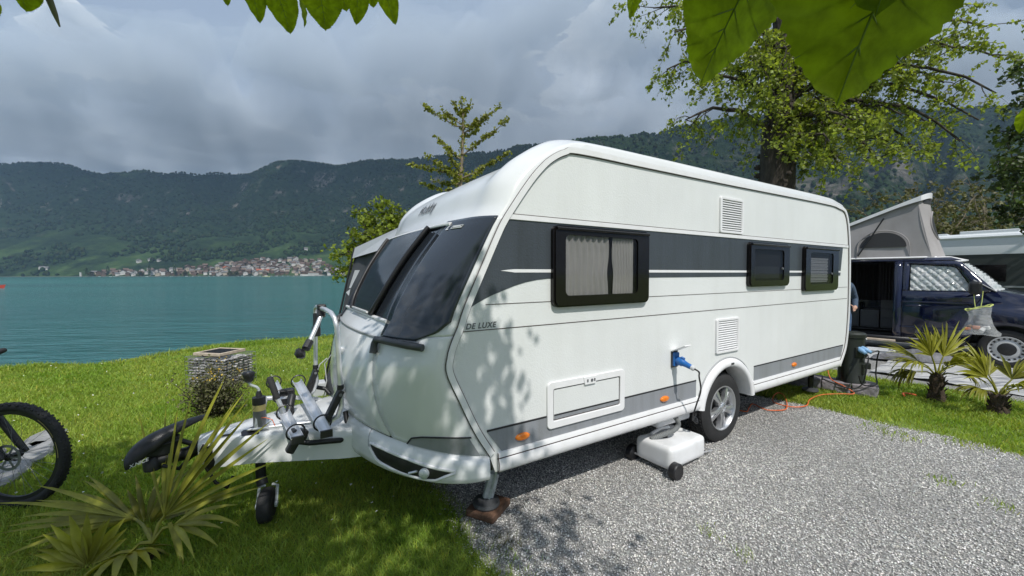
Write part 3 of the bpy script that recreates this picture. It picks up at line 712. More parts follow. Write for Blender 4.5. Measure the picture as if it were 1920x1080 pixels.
#        seam x, seam z, centre x, centre z, n, flat, horn
ROWS = [(2.600, .515, 3.27, .640, 2.0, 0, 0), (2.700, .680, 3.300, .770, 2.0, 0, 0), (2.795, .880, 3.295, .920, 2.0, 0, 0), (2.868, 1.05, 3.265, 1.06, 2.0, 0, 0),
        (2.862, 1.150, 3.225, 1.165, 2.0, 0, 0), (2.835, 1.230, 3.205, 1.225, 2.0, .25, 0), (2.800, 1.305, 3.155, 1.305, 2.0, 1, 0), (2.757, 1.420, 3.105, 1.420, 2.0, 1, 0),
        (2.648, 1.650, 2.965, 1.650, 2.0, .8, 0), (2.556, 1.840, 2.815, 1.840, 2.0, .5, 0), (2.510, 1.925, 2.740, 1.925, 2.0, .4, 0), (2.445, 2.020, 2.615, 2.030, 2.2, .3, .012),
        (2.345, 2.155, 2.535, 2.185, 2.5, .2, .03), (2.255, 2.262, 2.375, 2.312, 2.8, 0, .045), (2.156, 2.353, 2.185, 2.410, 3.2, 0, .055), (2.035, 2.420, 2.000, 2.495, 4.0, 0, .05),
        (1.897, 2.448, 1.750, 2.545, 5, 0, .03), (1.200, 2.450, 1.200, 2.565, 5, 0, .008), (0.0, 2.455, 0.0, 2.570, 5, 0, .005), (-1.91, 2.470, -1.91, 2.575, 5, 0, .005),
        (-2.40, 2.452, -2.36, 2.560, 4.5, 0, 0), (-2.65, 2.378, -2.66, 2.470, 4, 0, 0), (-2.777, 2.04, -2.86, 2.08, 4, 0, 0), (-2.818, 1.41, -2.92, 1.41, 4, 0, 0),
        (-2.810, .986, -2.91, .986, 4, 0, 0), (-2.743, .637, -2.85, .637, 4, 0, 0), (-2.560, .40, -2.72, .40, 4, 0, 0)]
RA = np.array(ROWS, float); NR = len(ROWS) - 1
def rowat(t):
    t = min(max(t, 0.0), NR); i = min(int(t), NR - 1); f = t - i
    P1, P2 = RA[i], RA[i + 1]; P0 = RA[i - 1] if i else 2 * P1 - P2; P3 = RA[i + 2] if i + 2 <= NR else 2 * P2 - P1
    v = .5 * (2 * P1 + (P2 - P0) * f + (2 * P0 - 5 * P1 + 4 * P2 - P3) * f * f + (3 * P1 - P0 - 3 * P2 + P3) * f ** 3)
    v[4:] = P1[4:] * (1 - f) + P2[4:] * f
    return v
FL = .72
def sh0(t, y):
    sx, sz, cx, cz, n, w, horn = rowat(t)
    a = min(abs(y), HW); u = a / HW; g = max(0.0, 1 - u ** n) ** (1 / n)
    if w > 0 and a < FL: g = g * (1 - w) + w * (1 - (FL / HW) ** n) ** (1 / n)
    x = sx + (cx - sx) * g; z = sz + (cz - sz) * g
    if horn:
        b = horn * math.exp(-((u - .87) / .075) ** 2)
        s0, s1 = rowat(t - .3), rowat(t + .3); dx, dz = s1[2] - s0[2], s1[3] - s0[3]; l = math.hypot(dx, dz) + 1e-9
        x += b * dz / l; z -= b * dx / l
    return Vector((x, y, z))
def shn(t, y):
    d = .02; yy = max(-HW + .03, min(HW - .03, y))
    n = (sh0(t + d, yy) - sh0(t - d, yy)).cross(sh0(t, yy + .01) - sh0(t, yy - .01))
    n.normalize(); c = sh0(t, yy) - Vector((0, 0, 1.4))
    return n if n.dot(Vector((c.x, c.y * .3, c.z))) > 0 else -n
def SH(t, y, off=0.0):
    p = sh0(t, y)
    return p + shn(t, y) * off if off else p
def t_of_z(z, t0=0, t1=16):
    for _ in range(40):
        tm_ = (t0 + t1) / 2
        if rowat(tm_)[1] < z: t0 = tm_
        else: t1 = tm_
    return t0
def cst(v): return v if callable(v) else (lambda *_: v)
def patch(name, t0, t1, y0, y1, nt_, ny_, off, mtl, mask=None, sm=40, parent=None, thick=0.0, bow=True):
    y0, y1 = cst(y0), cst(y1)
    def fn(a, b):
        t = t0 + (t1 - t0) * a; A, B = y0(t), y1(t)
        if bow:
            A2, B2 = math.asin(max(-1, min(1, A / HW))), math.asin(max(-1, min(1, B / HW))); y = HW * math.sin(A2 + (B2 - A2) * b)
        else: y = A + (B - A) * b
        return SH(t, y, off)
    g = MB(); g.grid(fn, nt_, ny_, mask)
    o = g.build(name, mtl, parent or CV, smooth=sm)
    if thick:
        so = o.modifiers.new('solid', 'SOLIDIFY'); so.thickness = thick; so.offset = -1
    return o
def ydoor(t): return float(np.interp(t, [0, 1, 2, 3, 4, 5], [.80, .77, .74, .725, .71, .70]))
# inner dark backing behind all joints, floor
patch('inner_shell', 0.0, 16, -HW + .03, HW - .03, 60, 24, -.03, 'dark_gasket')
patch('front_locker_door', .10, 4.78, lambda t: -ydoor(t) + .005, lambda t: ydoor(t) - .005, 24, 20, .004, 'white_gelcoat', thick=.02)
for s in (1, -1):
    patch('front_corner_panel', .02, 5.35, (lambda t: ydoor(t) + .004) if s > 0 else (lambda t: -HW), (lambda t: HW) if s > 0 else (lambda t: -ydoor(t) - .004), 26, 14, 0, 'white_gelcoat', thick=.02)
patch('front_shelf', 4.80, 6.02, -.735, .735, 10, 16, .003, 'white_gelcoat', thick=.02)
b = MB(); b.tube([SH(6.02, -.725 + 1.45 * i / 16, .012) for i in range(17)], .012, 6); b.build('shelf_lip', 'white_trim', CV, smooth=60)
b = MB(); b.tube([SH(4.79, -.71 + 1.42 * i / 16, .006) for i in range(17)], .008, 6); b.build('door_gasket', 'grey_trim', CV, smooth=60)
# graphite front
patch('front_panel', 6.05, 9.93, -.715, .715, 24, 20, .004, 'graphite_gloss', thick=.02)
def yout(t): return float(np.interp(t, [4.75, 5.0, 5.6, 6.3, 10.3], [.99, 1.03, 1.11, 1.142, 1.142]))
def yin(t): return float(np.interp(t, [4.75, 5.02, 6.0, 10.3], [.745, .74, .722, .722]))
for s in (1, -1):
    patch('front_side_panel', 4.98, 10.26, (lambda t: yin(t)) if s > 0 else (lambda t: -yout(t)), (lambda t: yout(t)) if s > 0 else (lambda t: -yin(t)), 36, 12, .014, 'graphite_gloss', thick=.02)
    patch('corner_strip', 5.36, 10.3, (lambda t: 1.06) if s > 0 else (lambda t: -HW), (lambda t: HW) if s > 0 else (lambda t: -1.06), 24, 6, 0, 'white_gelcoat', thick=.02)
    # grab handle with its bracket and the pale recess below
    patch('handle_recess', 4.42, 4.98, (lambda t: .76) if s > 0 else (lambda t: -1.05), (lambda t: 1.05) if s > 0 else (lambda t: -.76), 4, 12, .003, 'grey_trim')
    b = MB(); b.tube([SH(3.55, s * .735, .022), SH(4.2, s * .725, .026), SH(4.62, s * .735, .028), SH(4.66, s * .80, .030), SH(4.62, s * .90, .032), SH(4.55, s * 1.0, .03), SH(4.48, s * 1.085, .022)], .021, 8)
    b.build('grab_handle', 'dark_grey_plastic', CV, smooth=60)
# front window: bonded pane with side gaskets and a bright lower bar, light blind behind
wy = lambda t: float(np.interp(t, [6.15, 7, 8, 9, 9.85], [.34, .42, .48, .52, .53]))
patch('front_window', 6.15, 9.75, lambda t: -wy(t), lambda t: wy(t), 20, 16, .034, 'front_glass', thick=.03)
for s in (1, -1):
    b = MB(); b.tube([SH(6.1 + 3.72 * i / 14, s * (wy(6.1 + 3.72 * i / 14) + .012), .038) for i in range(15)], .016, 8); b.build('window_gasket', 'black_plastic', CV, smooth=60)
b = MB(); b.tube([SH(6.17, -.28 + .56 * i / 10, .045) for i in range(11)], .008, 6); b.build('window_bar', 'white_trim', CV, smooth=60)
b = MB(); b.tube([SH(9.97, -.80 + 1.6 * i / 20, .012) for i in range(21)], .016, 6); b.build('panel_trim', 'white_trim', CV, smooth=60)
b = MB(); b.tube([SH(9.88, -.76 + 1.52 * i / 20, .012) for i in range(21)], .008, 6); b.build('panel_gasket', 'dark_gasket', CV, smooth=60)
# white upper front, roof, rear
def yfull(t): return HW
patch('front_cap', 9.98, 16.0, lambda t: -HW, lambda t: HW, 52, 44, .0, 'white_gelcoat', sm=60)
patch('roof', 16.0, 20.0, lambda t: -HW, lambda t: HW, 24, 44, .0, 'white_gelcoat', sm=60)
patch('rear_wall', 20.0, 26.0, lambda t: -HW, lambda t: HW, 40, 30, .0, 'white_gelcoat', sm=60)
# outlines of the side wall
seam = [(rowat(t)[0], rowat(t)[1]) for t in np.arange(0, NR + .001, .2)]
AX, AZ, AR = .055, .330, .425
archp = [(AX + AR * math.cos(a), AZ + AR * math.sin(a)) for a in np.linspace(math.asin(.075 / AR), math.pi - math.asin(.075 / AR), 30)]   # front to back over the wheel
outline = seam + [(-2.50, .405), (AX - AR, .405)] + archp[::-1][1:-1] + [(AX + AR, .405), (2.56, .405)]
for s in (1, -1):
    b = MB(); b.prism(outline, s * (HW - .03), s * HW); b.build('side_wall', 'white_hammered', CV, label=('hammered white side wall facing the gravel' if s > 0 else None))
# edge rail along the seam
def seam_off(t, d, y):
    a, c = rowat(t - .05), rowat(t + .05); dx, dz = c[0] - a[0], c[1] - a[1]; l = math.hypot(dx, dz) + 1e-9
    p = rowat(t); return Vector((p[0] - dz / l * d, y, p[1] + dx / l * d))
def rail(name, d0, d1, ya, yb, mtl, t0=0.0, t1=26.0):
    tt = np.arange(t0, t1 + .01, .125)
    for s in (1, -1):
        b = MB(); vs = []
        for t in tt: vs += [seam_off(t, d0, s * ya)[:], seam_off(t, d0, s * yb)[:], seam_off(t, d1, s * yb)[:], seam_off(t, d1, s * ya)[:]]
        n = len(tt); b.add(vs, [[4 * i + j, 4 * i + (j + 1) % 4, 4 * i + 4 + (j + 1) % 4, 4 * i + 4 + j] for i in range(n - 1) for j in range(4)] + [[0, 1, 2, 3], [4 * n - 4, 4 * n - 3, 4 * n - 2, 4 * n - 1]])
        b.build(name, mtl, CV, smooth=35)
rail('edge_rail', -.001, .034, HW - .01, HW + .016, 'white_trim')
rail('rail_gasket', .0345, .0405, HW - .01, HW + .006, 'pin_line')
rail('rail_gasket', -.0035, -.0012, HW - .012, HW + .006, 'pin_line')
def plate(name, pts, ya, yb, mtl, parent=None, bevel=0.0, sides=(1, -1), **kw):
    o = None
    for s in sides:
        b = MB(); b.prism(pts, s * ya, s * yb); o = b.build(name, mtl, parent or CV, bevel=bevel, **kw)
    return o
def seam_x(z, d): 
    t = t_of_z(z); return seam_off(t, d, 0).x
# dark band along the windows with its swept front end
dl = [(seam_x(z, .045), z) for z in np.linspace(1.935, 1.40, 14)]
sweep = [(2.756, 1.385), (2.726, 1.408), (2.68, 1.433), (2.621, 1.462), (2.56, 1.485), (2.493, 1.508), (2.42, 1.532), (2.337, 1.553), (2.25, 1.567), (2.158, 1.575)]
plate('graphite_band', [(-2.577, 1.935)] + dl + sweep + [(-2.512, 1.575)], HW, HW + .003, 'graphite_hammered')
plate('white_stripe', [(-2.535, 1.614), (2.42, 1.614), (2.47, 1.620), (2.52, 1.6245), (2.47, 1.630), (2.42, 1.634), (-2.542, 1.634)], HW + .003, HW + .005, 'white_trim')
plate('white_rail', [(seam_x(1.968, .044), 1.968), (seam_x(1.938, .044), 1.938), (-2.735, 1.938), (-2.73, 1.968)], HW, HW + .010, 'white_trim')
plate('pin_line', [(seam_x(1.974, .044), 1.9735), (seam_x(1.97, .044), 1.9685), (-2.735, 1.9685), (-2.735, 1.9735)], HW, HW + .004, 'pin_line')
plate('pin_line', [(seam_x(1.275, .044), 1.2775), (seam_x(1.272, .044), 1.2725), (-2.75, 1.2725), (-2.75, 1.2775)], HW, HW + .002, 'pin_line')
plate('pin_line', [(2.62, 1.4265), (2.62, 1.4225), (-2.755, 1.4225), (-2.755, 1.4265)], HW, HW + .002, 'pin_line')
for xa, xb in ((seam_x(.6, .044), AX + AR + .06), (AX - AR - .06, -2.66)):
    plate('grey_band', [(xa, .662), (xa - (.10 if xa > 1 else 0), .525), (xb - (0 if xb > 0 else -.06), .525), (xb, .662)], HW, HW + .003, 'grey_decal')
    plate('band_line', [(xa, .674), (xa, .663), (xb, .663), (xb, .674)], HW, HW + .004, 'dark_gasket')
# skirt rail
prof = [(HW - .02, .523), (HW + .014, .521), (HW + .018, .508), (HW + .020, .494), (HW + .014, .491), (HW + .014, .487), (HW + .022, .484), (HW + .030, .455), (HW + .026, .420), (HW + .008, .400), (HW - .03, .393), (HW - .14, .393)]
for s in (1, -1):
    for xa, xb in ((2.545, AX + .455), (AX - .455, -2.53)):
        b = MB(); vs = []
        for x in (xa, xb): vs += [(x, s * y, z) for y, z in prof]
        n = len(prof); b.add(vs, [[i, i + 1, n + i + 1, n + i] for i in range(n - 1)] + [list(range(n)), list(range(n, 2 * n))]); b.build('skirt_rail', 'white_trim', CV, smooth=40)
        b = MB(); b.box((min(xa, xb), min(s * (HW + .012), s * (HW + .0195)), .4872), (max(xa, xb), max(s * (HW + .012), s * (HW + .0195)), .4912)); b.build('skirt_line', 'pin_line', CV)
    # wheel arch ring
    b = MB(); vs = []; k = 36
    for i in range(k + 1):
        a = R(9) + R(162) * i / k
        for r_, y in ((.400, HW - .16), (.400, HW + .020), (.410, HW + .036), (.435, HW + .040), (.465, HW + .028), (.482, HW + .004), (.482, HW - .01)):
            vs.append((AX + r_ * math.cos(a), s * y, AZ + r_ * math.sin(a)))
    b.add(vs, [[7 * i + j, 7 * i + j + 1, 7 * i + 8 + j, 7 * i + 7 + j] for i in range(k) for j in range(6)]); b.build('wheel_arch', 'white_trim', CV, smooth=60)
    b = MB(); b.tube([(AX + .486 * math.cos(R(12 + 156 * i / 30)), s * (HW + .004), AZ + .486 * math.sin(R(12 + 156 * i / 30))) for i in range(31)], .007, 6); b.build('arch_seal', 'grey_trim', CV, smooth=60)
    b = MB(); hp = [(AX + .403 * math.cos(R(5 + 170 * i / 24)), AZ + .403 * math.sin(R(5 + 170 * i / 24))) for i in range(25)]; b.add([(x, s * y, z) for y in (HW - .02, HW - .26) for x, z in hp], [[i, i + 1, 26 + i, 25 + i] for i in range(24)] + [list(range(25, 50))]); b.build('arch_liner', 'black_plastic', CV, smooth=60)
    b = MB(); b.box((-.012, -.004, -.008), (.032, .004, .008), axis_M((.02, s * (HW + .040), .762), (1, 0, 0), (0, 1, 0), (0, 0, 1))); b.build('arch_badge', 'dark_grey_plastic', CV)
b = MB(); b.box((-2.6, -HW + .04, .40), (AX - .47, HW - .04, .44)); b.box((AX - .47, -HW + .26, .402), (AX + .47, HW - .26, .442)); b.box((AX + .47, -HW + .04, .40), (2.6, HW - .04, .44)); b.box((2.62, -.85, .42), (3.0, .85, .455)); b.build('floor', 'black_plastic', CV)
b = MB(); b.tube([(.058, -.9, .33), (.058, .9, .33)], .05, 8); b.box((-2.2, .42, .30), (2.6, .50, .40)); b.box((-2.2, -.50, .30), (2.6, -.42, .40)); b.build('chassis', 'galvanised', CV)
# wheels
def alloy_wheel(s):
    M0 = axis_M((.058, s * 1.125, .327), (1, 0, 0), (0, 0, 1) if s < 0 else (0, 0, -1), (0, s, 0))
    wnode = MB(); wnode.lathe([(.205, -.19), (.30, -.19), (.322, -.175), (.327, -.15), (.327, -.05), (.322, -.02), (.300, -.004), (.255, .003), (.215, -.004), (.203, -.02)], 48, M0, cap=False)
    ty = wnode.build('wheel', 'rubber', CV, smooth=40)
    b = MB()
    for i in range(64):
        a = 2 * math.pi * i / 64
        for z0, z1 in ((-.17, -.125), (-.115, -.085), (-.075, -.03)):
            b.box((.322, -.009, z0), (.3305, .009, z1), M0 @ Matrix.Rotation(a + z0, 4, 'Z'))
    b.build('tread', 'rubber', ty, kind='stuff')
    b = MB(); b.lathe([(.206, -.18), (.190, -.17), (.186, -.08), (.192, -.02), (.208, -.006), (.212, -.004), (.210, .002), (.203, .001), (.196, -.012)], 48, M0, cap=False); b.build('rim', 'alloy', ty, smooth=50)
    b = MB(); b.lathe([(.185, -.12), (.03, -.12)], 32, M0); b.build('brake_drum', 'black_metal', ty)
    for i in range(5):
        b = MB(); Ma = M0 @ Matrix.Rotation(2 * math.pi * i / 5 + .33, 4, 'Z')
        for e in (-1, 1):
            b.add([(.035, e * .006, -.004), (.035, e * .034, -.012), (.10, e * .030, -.006), (.196, e * .052, -.016), (.196, e * .016, -.012), (.10, e * .006, -.002),
                   (.035, e * .006, -.05), (.035, e * .034, -.05), (.10, e * .030, -.045), (.196, e * .052, -.045), (.196, e * .016, -.045), (.10, e * .006, -.045)],
                  [[0, 1, 2, 5], [5, 2, 3, 4], [0, 5, 11, 6], [5, 4, 10, 11], [1, 2, 8, 7], [2, 3, 9, 8], [6, 7, 8, 11], [11, 8, 9, 10]], Ma)
        b.add([(.03, -.010, -.012), (.19, -.018, -.026), (.19, .018, -.026), (.03, .010, -.012)], [[0, 1, 2, 3]], Ma)
        b.build('spoke', 'alloy', ty)
    b = MB(); b.lathe([(.052, -.05), (.052, -.008), (.044, .000), (.030, .004), (.028, -.002), (.0, -.002)], 20, M0, cap=False)
    for i in range(5): b.lathe([(.009, -.02), (.009, .002), (.004, .004)], 8, M0 @ Matrix.Rotation(2 * math.pi * (i + .5) / 5 + .33, 4, 'Z') @ Matrix.Translation((.04, 0, 0)))
    b.build('hub', 'alloy', ty, smooth=40)
alloy_wheel(1); alloy_wheel(-1)
# windows: proud black frame, clear pane, curtains or blind inside
def window(x0, x1, z0, z1, gx0, gx1, gz0, gz1, kind, lab):
    b = MB(); y0, y1 = HW + .002, HW + .042
    A, B = rrect(x0, x1, z0, z1, .045), rrect(gx0, gx1, gz0, gz1, .035)
    A2 = rrect(x0 + .012, x1 - .012, z0 + .012, z1 - .012, .04)
    b.ring(A, A2, y0, y1 - .010); b.ring(A2, B, y0 + .004, y1)
    fr = b.build('window', 'black_acrylic', CV, smooth=35, label=lab)
    b = MB(); b.prism(B, y1 - .012, y1 - .007); b.build('pane', 'window_glass', fr)
    b = MB(); b.box((gx0 - .02, HW + .003, gz0 - .02), (gx1 + .02, HW + .006, gz1 + .02)); b.build('inside', 'dark_gasket', fr)  # dark plate on the outer wall stands in for the unlit interior
    b = MB(); b.tube([(x0 + .02, y1 + .003, z1 - .022), (x1 - .02, y1 + .003, z1 - .022)], .011, 8); b.build('hinge_rail', 'black_acrylic', fr, smooth=50)
    if kind == 'curtain':
        mid = 1.618
        for xa, xb, sgn in ((mid + .018, gx1 - .01, 1), (gx0 + .04, mid - .018, -1)):
            b = MB()
            def cf(a, c, xa=xa, xb=xb, sgn=sgn):
                z = gz0 + (gz1 - gz0) * c; x = xa + (xb - xa) * a
                gather = math.exp(-((c - .36) / .22) ** 2) * .03 * (1 - a if sgn > 0 else a)
                return (x + sgn * gather * .6, HW + .018 + .008 * math.sin(a * 46 + 2 * math.sin(c * 3)) + .003 * math.sin(a * 90), z)
            b.grid(cf, 60, 10); b.build('curtain', 'curtain', fr, smooth=180)
    elif kind == 'blind':
        b = MB(); k = 14; xa, xb = gx0 + .10, gx1 - .03; za, zb = gz0 + .02, gz1 - .06
        for i in range(k):
            z = za + (zb - za) * i / k; b.box((xa, HW + .012, z), (xb, HW + .016 + .006 * (i % 2), z + (zb - za) / k * .86))
        b.build('pleated_blind', 'blind', fr)
        b = MB(); b.lathe([(.012, 0), (.012, .012), (.0, .014)], 12, axis_M((gx0 + .035, y1 - .008, gz0 + .12), (1, 0, 0), (0, 0, 1), (0, 1, 0))); b.build('catch', 'shaft_grey', fr)
    else:
        b = MB(); b.box((gx0 + .05, HW + .008, gz0 + .02), (gx1 - .04, HW + .014, gz0 + .14)); b.build('worktop_edge', 'dark_grey_plastic', fr)
        b = MB(); b.lathe([(.012, 0), (.012, .012), (.0, .014)], 12, axis_M((gx0 + .03, y1 - .008, gz0 + .12), (1, 0, 0), (0, 0, 1), (0, 1, 0))); b.build('catch', 'shaft_grey', fr)
window(1.21, 2.14, 1.385, 1.922, 1.345, 2.045, 1.460, 1.862, 'curtain', 'large side window with white curtains behind dark glass')
window(-1.062, -.254, 1.474, 1.912, -.93, -.33, 1.535, 1.845, 'plain', 'middle side window with dark glass and no blind')
window(-2.35, -1.43, 1.400, 1.912, -2.18, -1.56, 1.480, 1.845, 'blind', 'rear side window with pale pleated blind')
# fridge vents
def vent(x0, x1, z0, z1, k, lab):
    b = MB(); A = rrect(x0, x1, z0, z1, .02); B = rrect(x0 + .028, x1 - .028, z0 + .022, z1 - .022, .008); b.ring(A, B, HW, HW + .018)
    f = b.build('vent', 'white_trim', CV, smooth=35, bevel=.003, label=lab)
    b = MB(); b.box((x0 + .02, HW + .001, z0 + .015), (x1 - .02, HW + .004, z1 - .015)); b.build('vent_cavity', 'grey_trim', f)
    b = MB(); h = (z1 - z0 - .05) / k; b.add([(x0 + .026, HW + .004, 0), (x1 - .026, HW + .004, 0), (x1 - .026, HW + .014, -h * .45), (x0 + .026, HW + .014, -h * .45), (x0 + .026, HW + .004, -h * .25), (x1 - .026, HW + .004, -h * .25), (x1 - .026, HW + .014, -h * .66), (x0 + .026, HW + .014, -h * .66)], [[0, 1, 2, 3], [4, 5, 6, 7], [2, 3, 7, 6], [0, 3, 7, 4], [1, 2, 6, 5]])
    for i in range(k):
        o = b.build('slat', 'white_trim', f) if i == 0 else copy_of(o, f)
        o.location = (0, 0, z1 - .027 - h * i)
vent(-.168, .222, 1.977, 2.303, 13, 'upper slatted vent above the dark band'); vent(-.127, .257, .870, 1.189, 13, 'lower slatted vent over the wheel')
# service flap
b = MB(); b.ring(rrect(1.452, 2.174, .583, .893, .03), rrect(1.500, 2.126, .632, .845, .012), HW, HW + .016); fl = b.build('locker_flap', 'white_trim', CV, smooth=35, bevel=.004)
b = MB(); b.prism(rrect(1.508, 2.118, .640, .838, .008), HW + .001, HW + .008); b.build('flap_panel', 'white_hammered', fl)
b = MB(); b.ring(rrect(1.5005, 2.1255, .6325, .8445, .011), rrect(1.507, 2.119, .639, .839, .008), HW + .0005, HW + .0045); b.build('flap_gap', 'pin_line', fl)
b = MB(); b.prism([(2.116, .642), (2.116, .663), (1.510, .663), (1.510, .642)], HW + .008, HW + .0095); b.build('flap_band', 'grey_decal', fl)
b = MB(); b.prism([(2.116, .6635), (2.116, .6735), (1.510, .6735), (1.510, .6635)], HW + .008, HW + .0105); b.build('flap_line', 'dark_gasket', fl)
b = MB(); b.prism([(1.868, .890), (1.852, .832), (1.752, .832), (1.738, .890)], HW + .006, HW + .021); hd = b.build('flap_handle', 'white_trim', fl, bevel=.004)
b = MB(); b.lathe([(.011, 0), (.011, .003), (.0, .003)], 12, axis_M((1.79, HW + .021, .860), (1, 0, 0), (0, 0, 1), (0, 1, 0)))
for x in (1.765, 1.83): b.box((x - .006, HW + .0215, .851), (x + .006, HW + .0235, .871))
lk = b.build('lock', 'ink_grey', fl)
# power inlet with its raised lid
b = MB(); b.box((.815, HW, .828), (.893, HW + .014, .966)); so_ = b.build('power_inlet', 'dark_grey_plastic', CV, bevel=.004)
b = MB(); b.box((.822, HW + .010, .842), (.886, HW + .034, .955)); b.build('socket', 'blue_plug', so_, bevel=.006)
b = MB(); b.box((-.042, 0, -.005), (.042, .135, .005), axis_M((.854, HW + .010, .968), (1, 0, 0), (0, .90, .44), (0, -.44, .90))); b.build('inlet_lid', 'white_trim', so_, bevel=.003)
# side marker lamps
for i, x in enumerate((2.364, .973, -1.290)):
    if i == 0:
        b = MB(); n = 20
        vs = [(.054 * math.cos(2 * math.pi * j / n) * k, y, .024 * math.sin(2 * math.pi * j / n) * k) for k, y in ((1, HW + .002), (1, HW + .010), (.8, HW + .017), (.4, HW + .020)) for j in range(n)]
        b.add(vs, [[r_ * n + j, r_ * n + (j + 1) % n, (r_ + 1) * n + (j + 1) % n, (r_ + 1) * n + j] for r_ in range(3) for j in range(n)] + [list(range(3 * n, 4 * n))]); mk = o = b.build('marker_lamp', 'orange_lens', CV, smooth=60)
        b = MB(); b.box((-.012, HW + .0195, -.010), (.012, HW + .0225, .010)); lens = b.build('reflector', 'orange_lens', mk)
    else:
        o = copy_of(mk, CV); copy_of(lens, o)
    o.location = (x, 0, .582)
# lettering
def side_text(body, size, x, z, shear, mtl, name, spacing=1.0, bold=0.0):
    V, F = text_mesh(body, size, shear, 0, bold, spacing)
    b = MB(); b.add([(x - v.x, HW + .0025, z + v.y) for v in V], F); return b.build(name, mtl, CV, fix=False)
side_text('DE LUXE', .046, 2.752, 1.288, .25, 'ink_grey', 'lettering', 1.12, .0012)
def front_text(body, size, y_left, t_base, shear, mtl, off, tscale, spacing=1.0, bold=0.0, slope=0.0):
    V, F = text_mesh(body, size, shear, 0, bold, spacing)
    b = MB(); b.add([SH(t_base + v.y * tscale, y_left + v.x, off)[:] for v in V], F); return b.build('lettering', mtl, CV, fix=False)
# letters run from the far side to the near side as seen from the front
front_text('Hobby', .135, -.20, 11.58, .05, 'ink_grey', .007, 5.8, 1.05, .002)
front_text('L', .055, .80, 9.40, .3, 'pale_print', .0185, 9, .9, .003)
b = MB(); bx = [SH(9.44, .855, .0185), SH(9.44, .95, .0185), SH(9.66, .96, .0185), SH(9.66, .865, .0185)]; b.tube(bx, .003, 4, closed=True); b.tube([SH(9.55, .872, .0185), SH(9.55, .942, .0185)], .005, 4); b.build('emblem', 'pale_print', CV)
# lower front corner decal
for s in (1, -1):
    dy_ = lambda t: float(np.interp(t, [.03, .40, .60, .74, .80], [.90, .945, 1.01, 1.09, 1.135]))
    patch('corner_decal', .03, .80, (lambda t: dy_(t)) if s > 0 else (lambda t: -HW + .004), (lambda t: HW - .004) if s > 0 else (lambda t: -dy_(t)), 12, 12, .003, 'grey_decal')
    b = MB(); b.tube([SH(t_, s * dy_(t_), .003) for t_ in np.linspace(.03, .80, 16)] + [SH(.81, s * 1.148, .003)], .005, 6); b.build('decal_line', 'dark_gasket', CV)
# bumper skirt
yb_ = lambda v: 0
def bump_pt(v, y):
    p = sh0(0.0, y); q = sh0(0.0, y); yy = max(-1.12, min(1.12, y))
    tg = sh0(0, yy + .02) - sh0(0, yy - .02); tg.z = 0; n = Vector((tg.y, -tg.x, 0)).normalized()
    if n.x < 0: n = -n
    zb = .372 + .05 * (1 - (y / HW) ** 2) - .0
    z = p.z + (zb - p.z) * min(v, 1)
    off = float(np.interp(v, [0, .08, .20, .5, .75, .92, 1.0, 1.15, 1.3], [-.004, .014, .030, .040, .040, .026, .0, -.05, -.14]))
    if v > 1: z = zb - .004
    return p * 1 + n * off - Vector((0, 0, p.z - z))
vv = [0, .04, .08, .14, .2, .3, .4, .5, .6, .7, .75, .82, .87, .92, .96, 1.0, 1.15, 1.3]; ny_ = 56
g = MB(); ys_ = [HW * math.sin(-math.pi / 2 + math.pi * j / ny_) for j in range(ny_ + 1)]
g.add([bump_pt(v, y)[:] for v in vv for y in ys_], [[i * (ny_ + 1) + j, (i + 1) * (ny_ + 1) + j, (i + 1) * (ny_ + 1) + j + 1, i * (ny_ + 1) + j + 1] for i in range(len(vv) - 1) for j in range(ny_)])
bp = g.build('bumper', 'white_gelcoat', CV, smooth=50)
def bpo(v, y, o): 
    p = bump_pt(v, y); yy = max(-1.1, min(1.1, y)); tg = sh0(0, yy + .02) - sh0(0, yy - .02); n = Vector((tg.y, -tg.x, 0)).normalized(); n = n if n.x > 0 else -n
    return p + n * o
for s in (1, -1):
    # lamp recess: flat black panel for its shade, with a lip, lamp and bracket
    yr = lambda b_: (.66 + .44 * b_); vt = lambda b_: float(np.interp(b_, [0, .25, .6, 1], [.30, .30, .34, .46])); vb = lambda b_: float(np.interp(b_, [0, .15, .5, .85, 1], [.42, .70, .80, .84, .50]))
    g = MB(); g.grid(lambda a, b_: bpo(vt(b_) + (vb(b_) - vt(b_)) * a, s * yr(b_), .003), 8, 18); rc = g.build('recess_shade', 'black_plastic', bp, smooth=60)
    lip = [bpo(vt(b_), s * yr(b_), .003) for b_ in np.linspace(0, 1, 16)] + [bpo(vb(b_), s * yr(b_), .003) for b_ in np.linspace(1, 0, 16)]
    g = MB(); g.tube(lip, .009, 6, closed=True); g.build('recess_lip', 'white_trim', bp, smooth=60)
    c = bpo(.62, s * 1.0, .006); g = MB(); g.lathe([(.030, -.01), (.030, .012), (.024, .018), (.0, .020)], 16, Matrix.Translation(c) @ Vector((.7, s * .7, 0)).to_track_quat('Z', 'Y').to_matrix().to_4x4(), cap=False); g.build('corner_lamp', 'galvanised', bp, smooth=50)
    g = MB(); g.tube([bpo(.72, s * .93, .008), bpo(.60, s * .97, .010)], .007, 6); g.build('crank_tube', 'aluminium', bp)
    g = MB(); g.tube([bpo(v, s * (.62 + .05 * v), .0015) for v in np.linspace(.0, .42, 6)], .0022, 4); g.build('bumper_joint', 'grey_trim', bp)
    g = MB(); g.tube([Vector((2.548, s * y, z)) for y, z in prof[1:10]], .0035, 4); g.build('skirt_joint', 'pin_line', bp)
# small handle on the front locker
b = MB(); b.box((-.006, -.035, -.022), (.012, .035, .022), Matrix.Translation(SH(3.0, .17, .006))); b.build('locker_catch', 'white_trim', CV, bevel=.005)
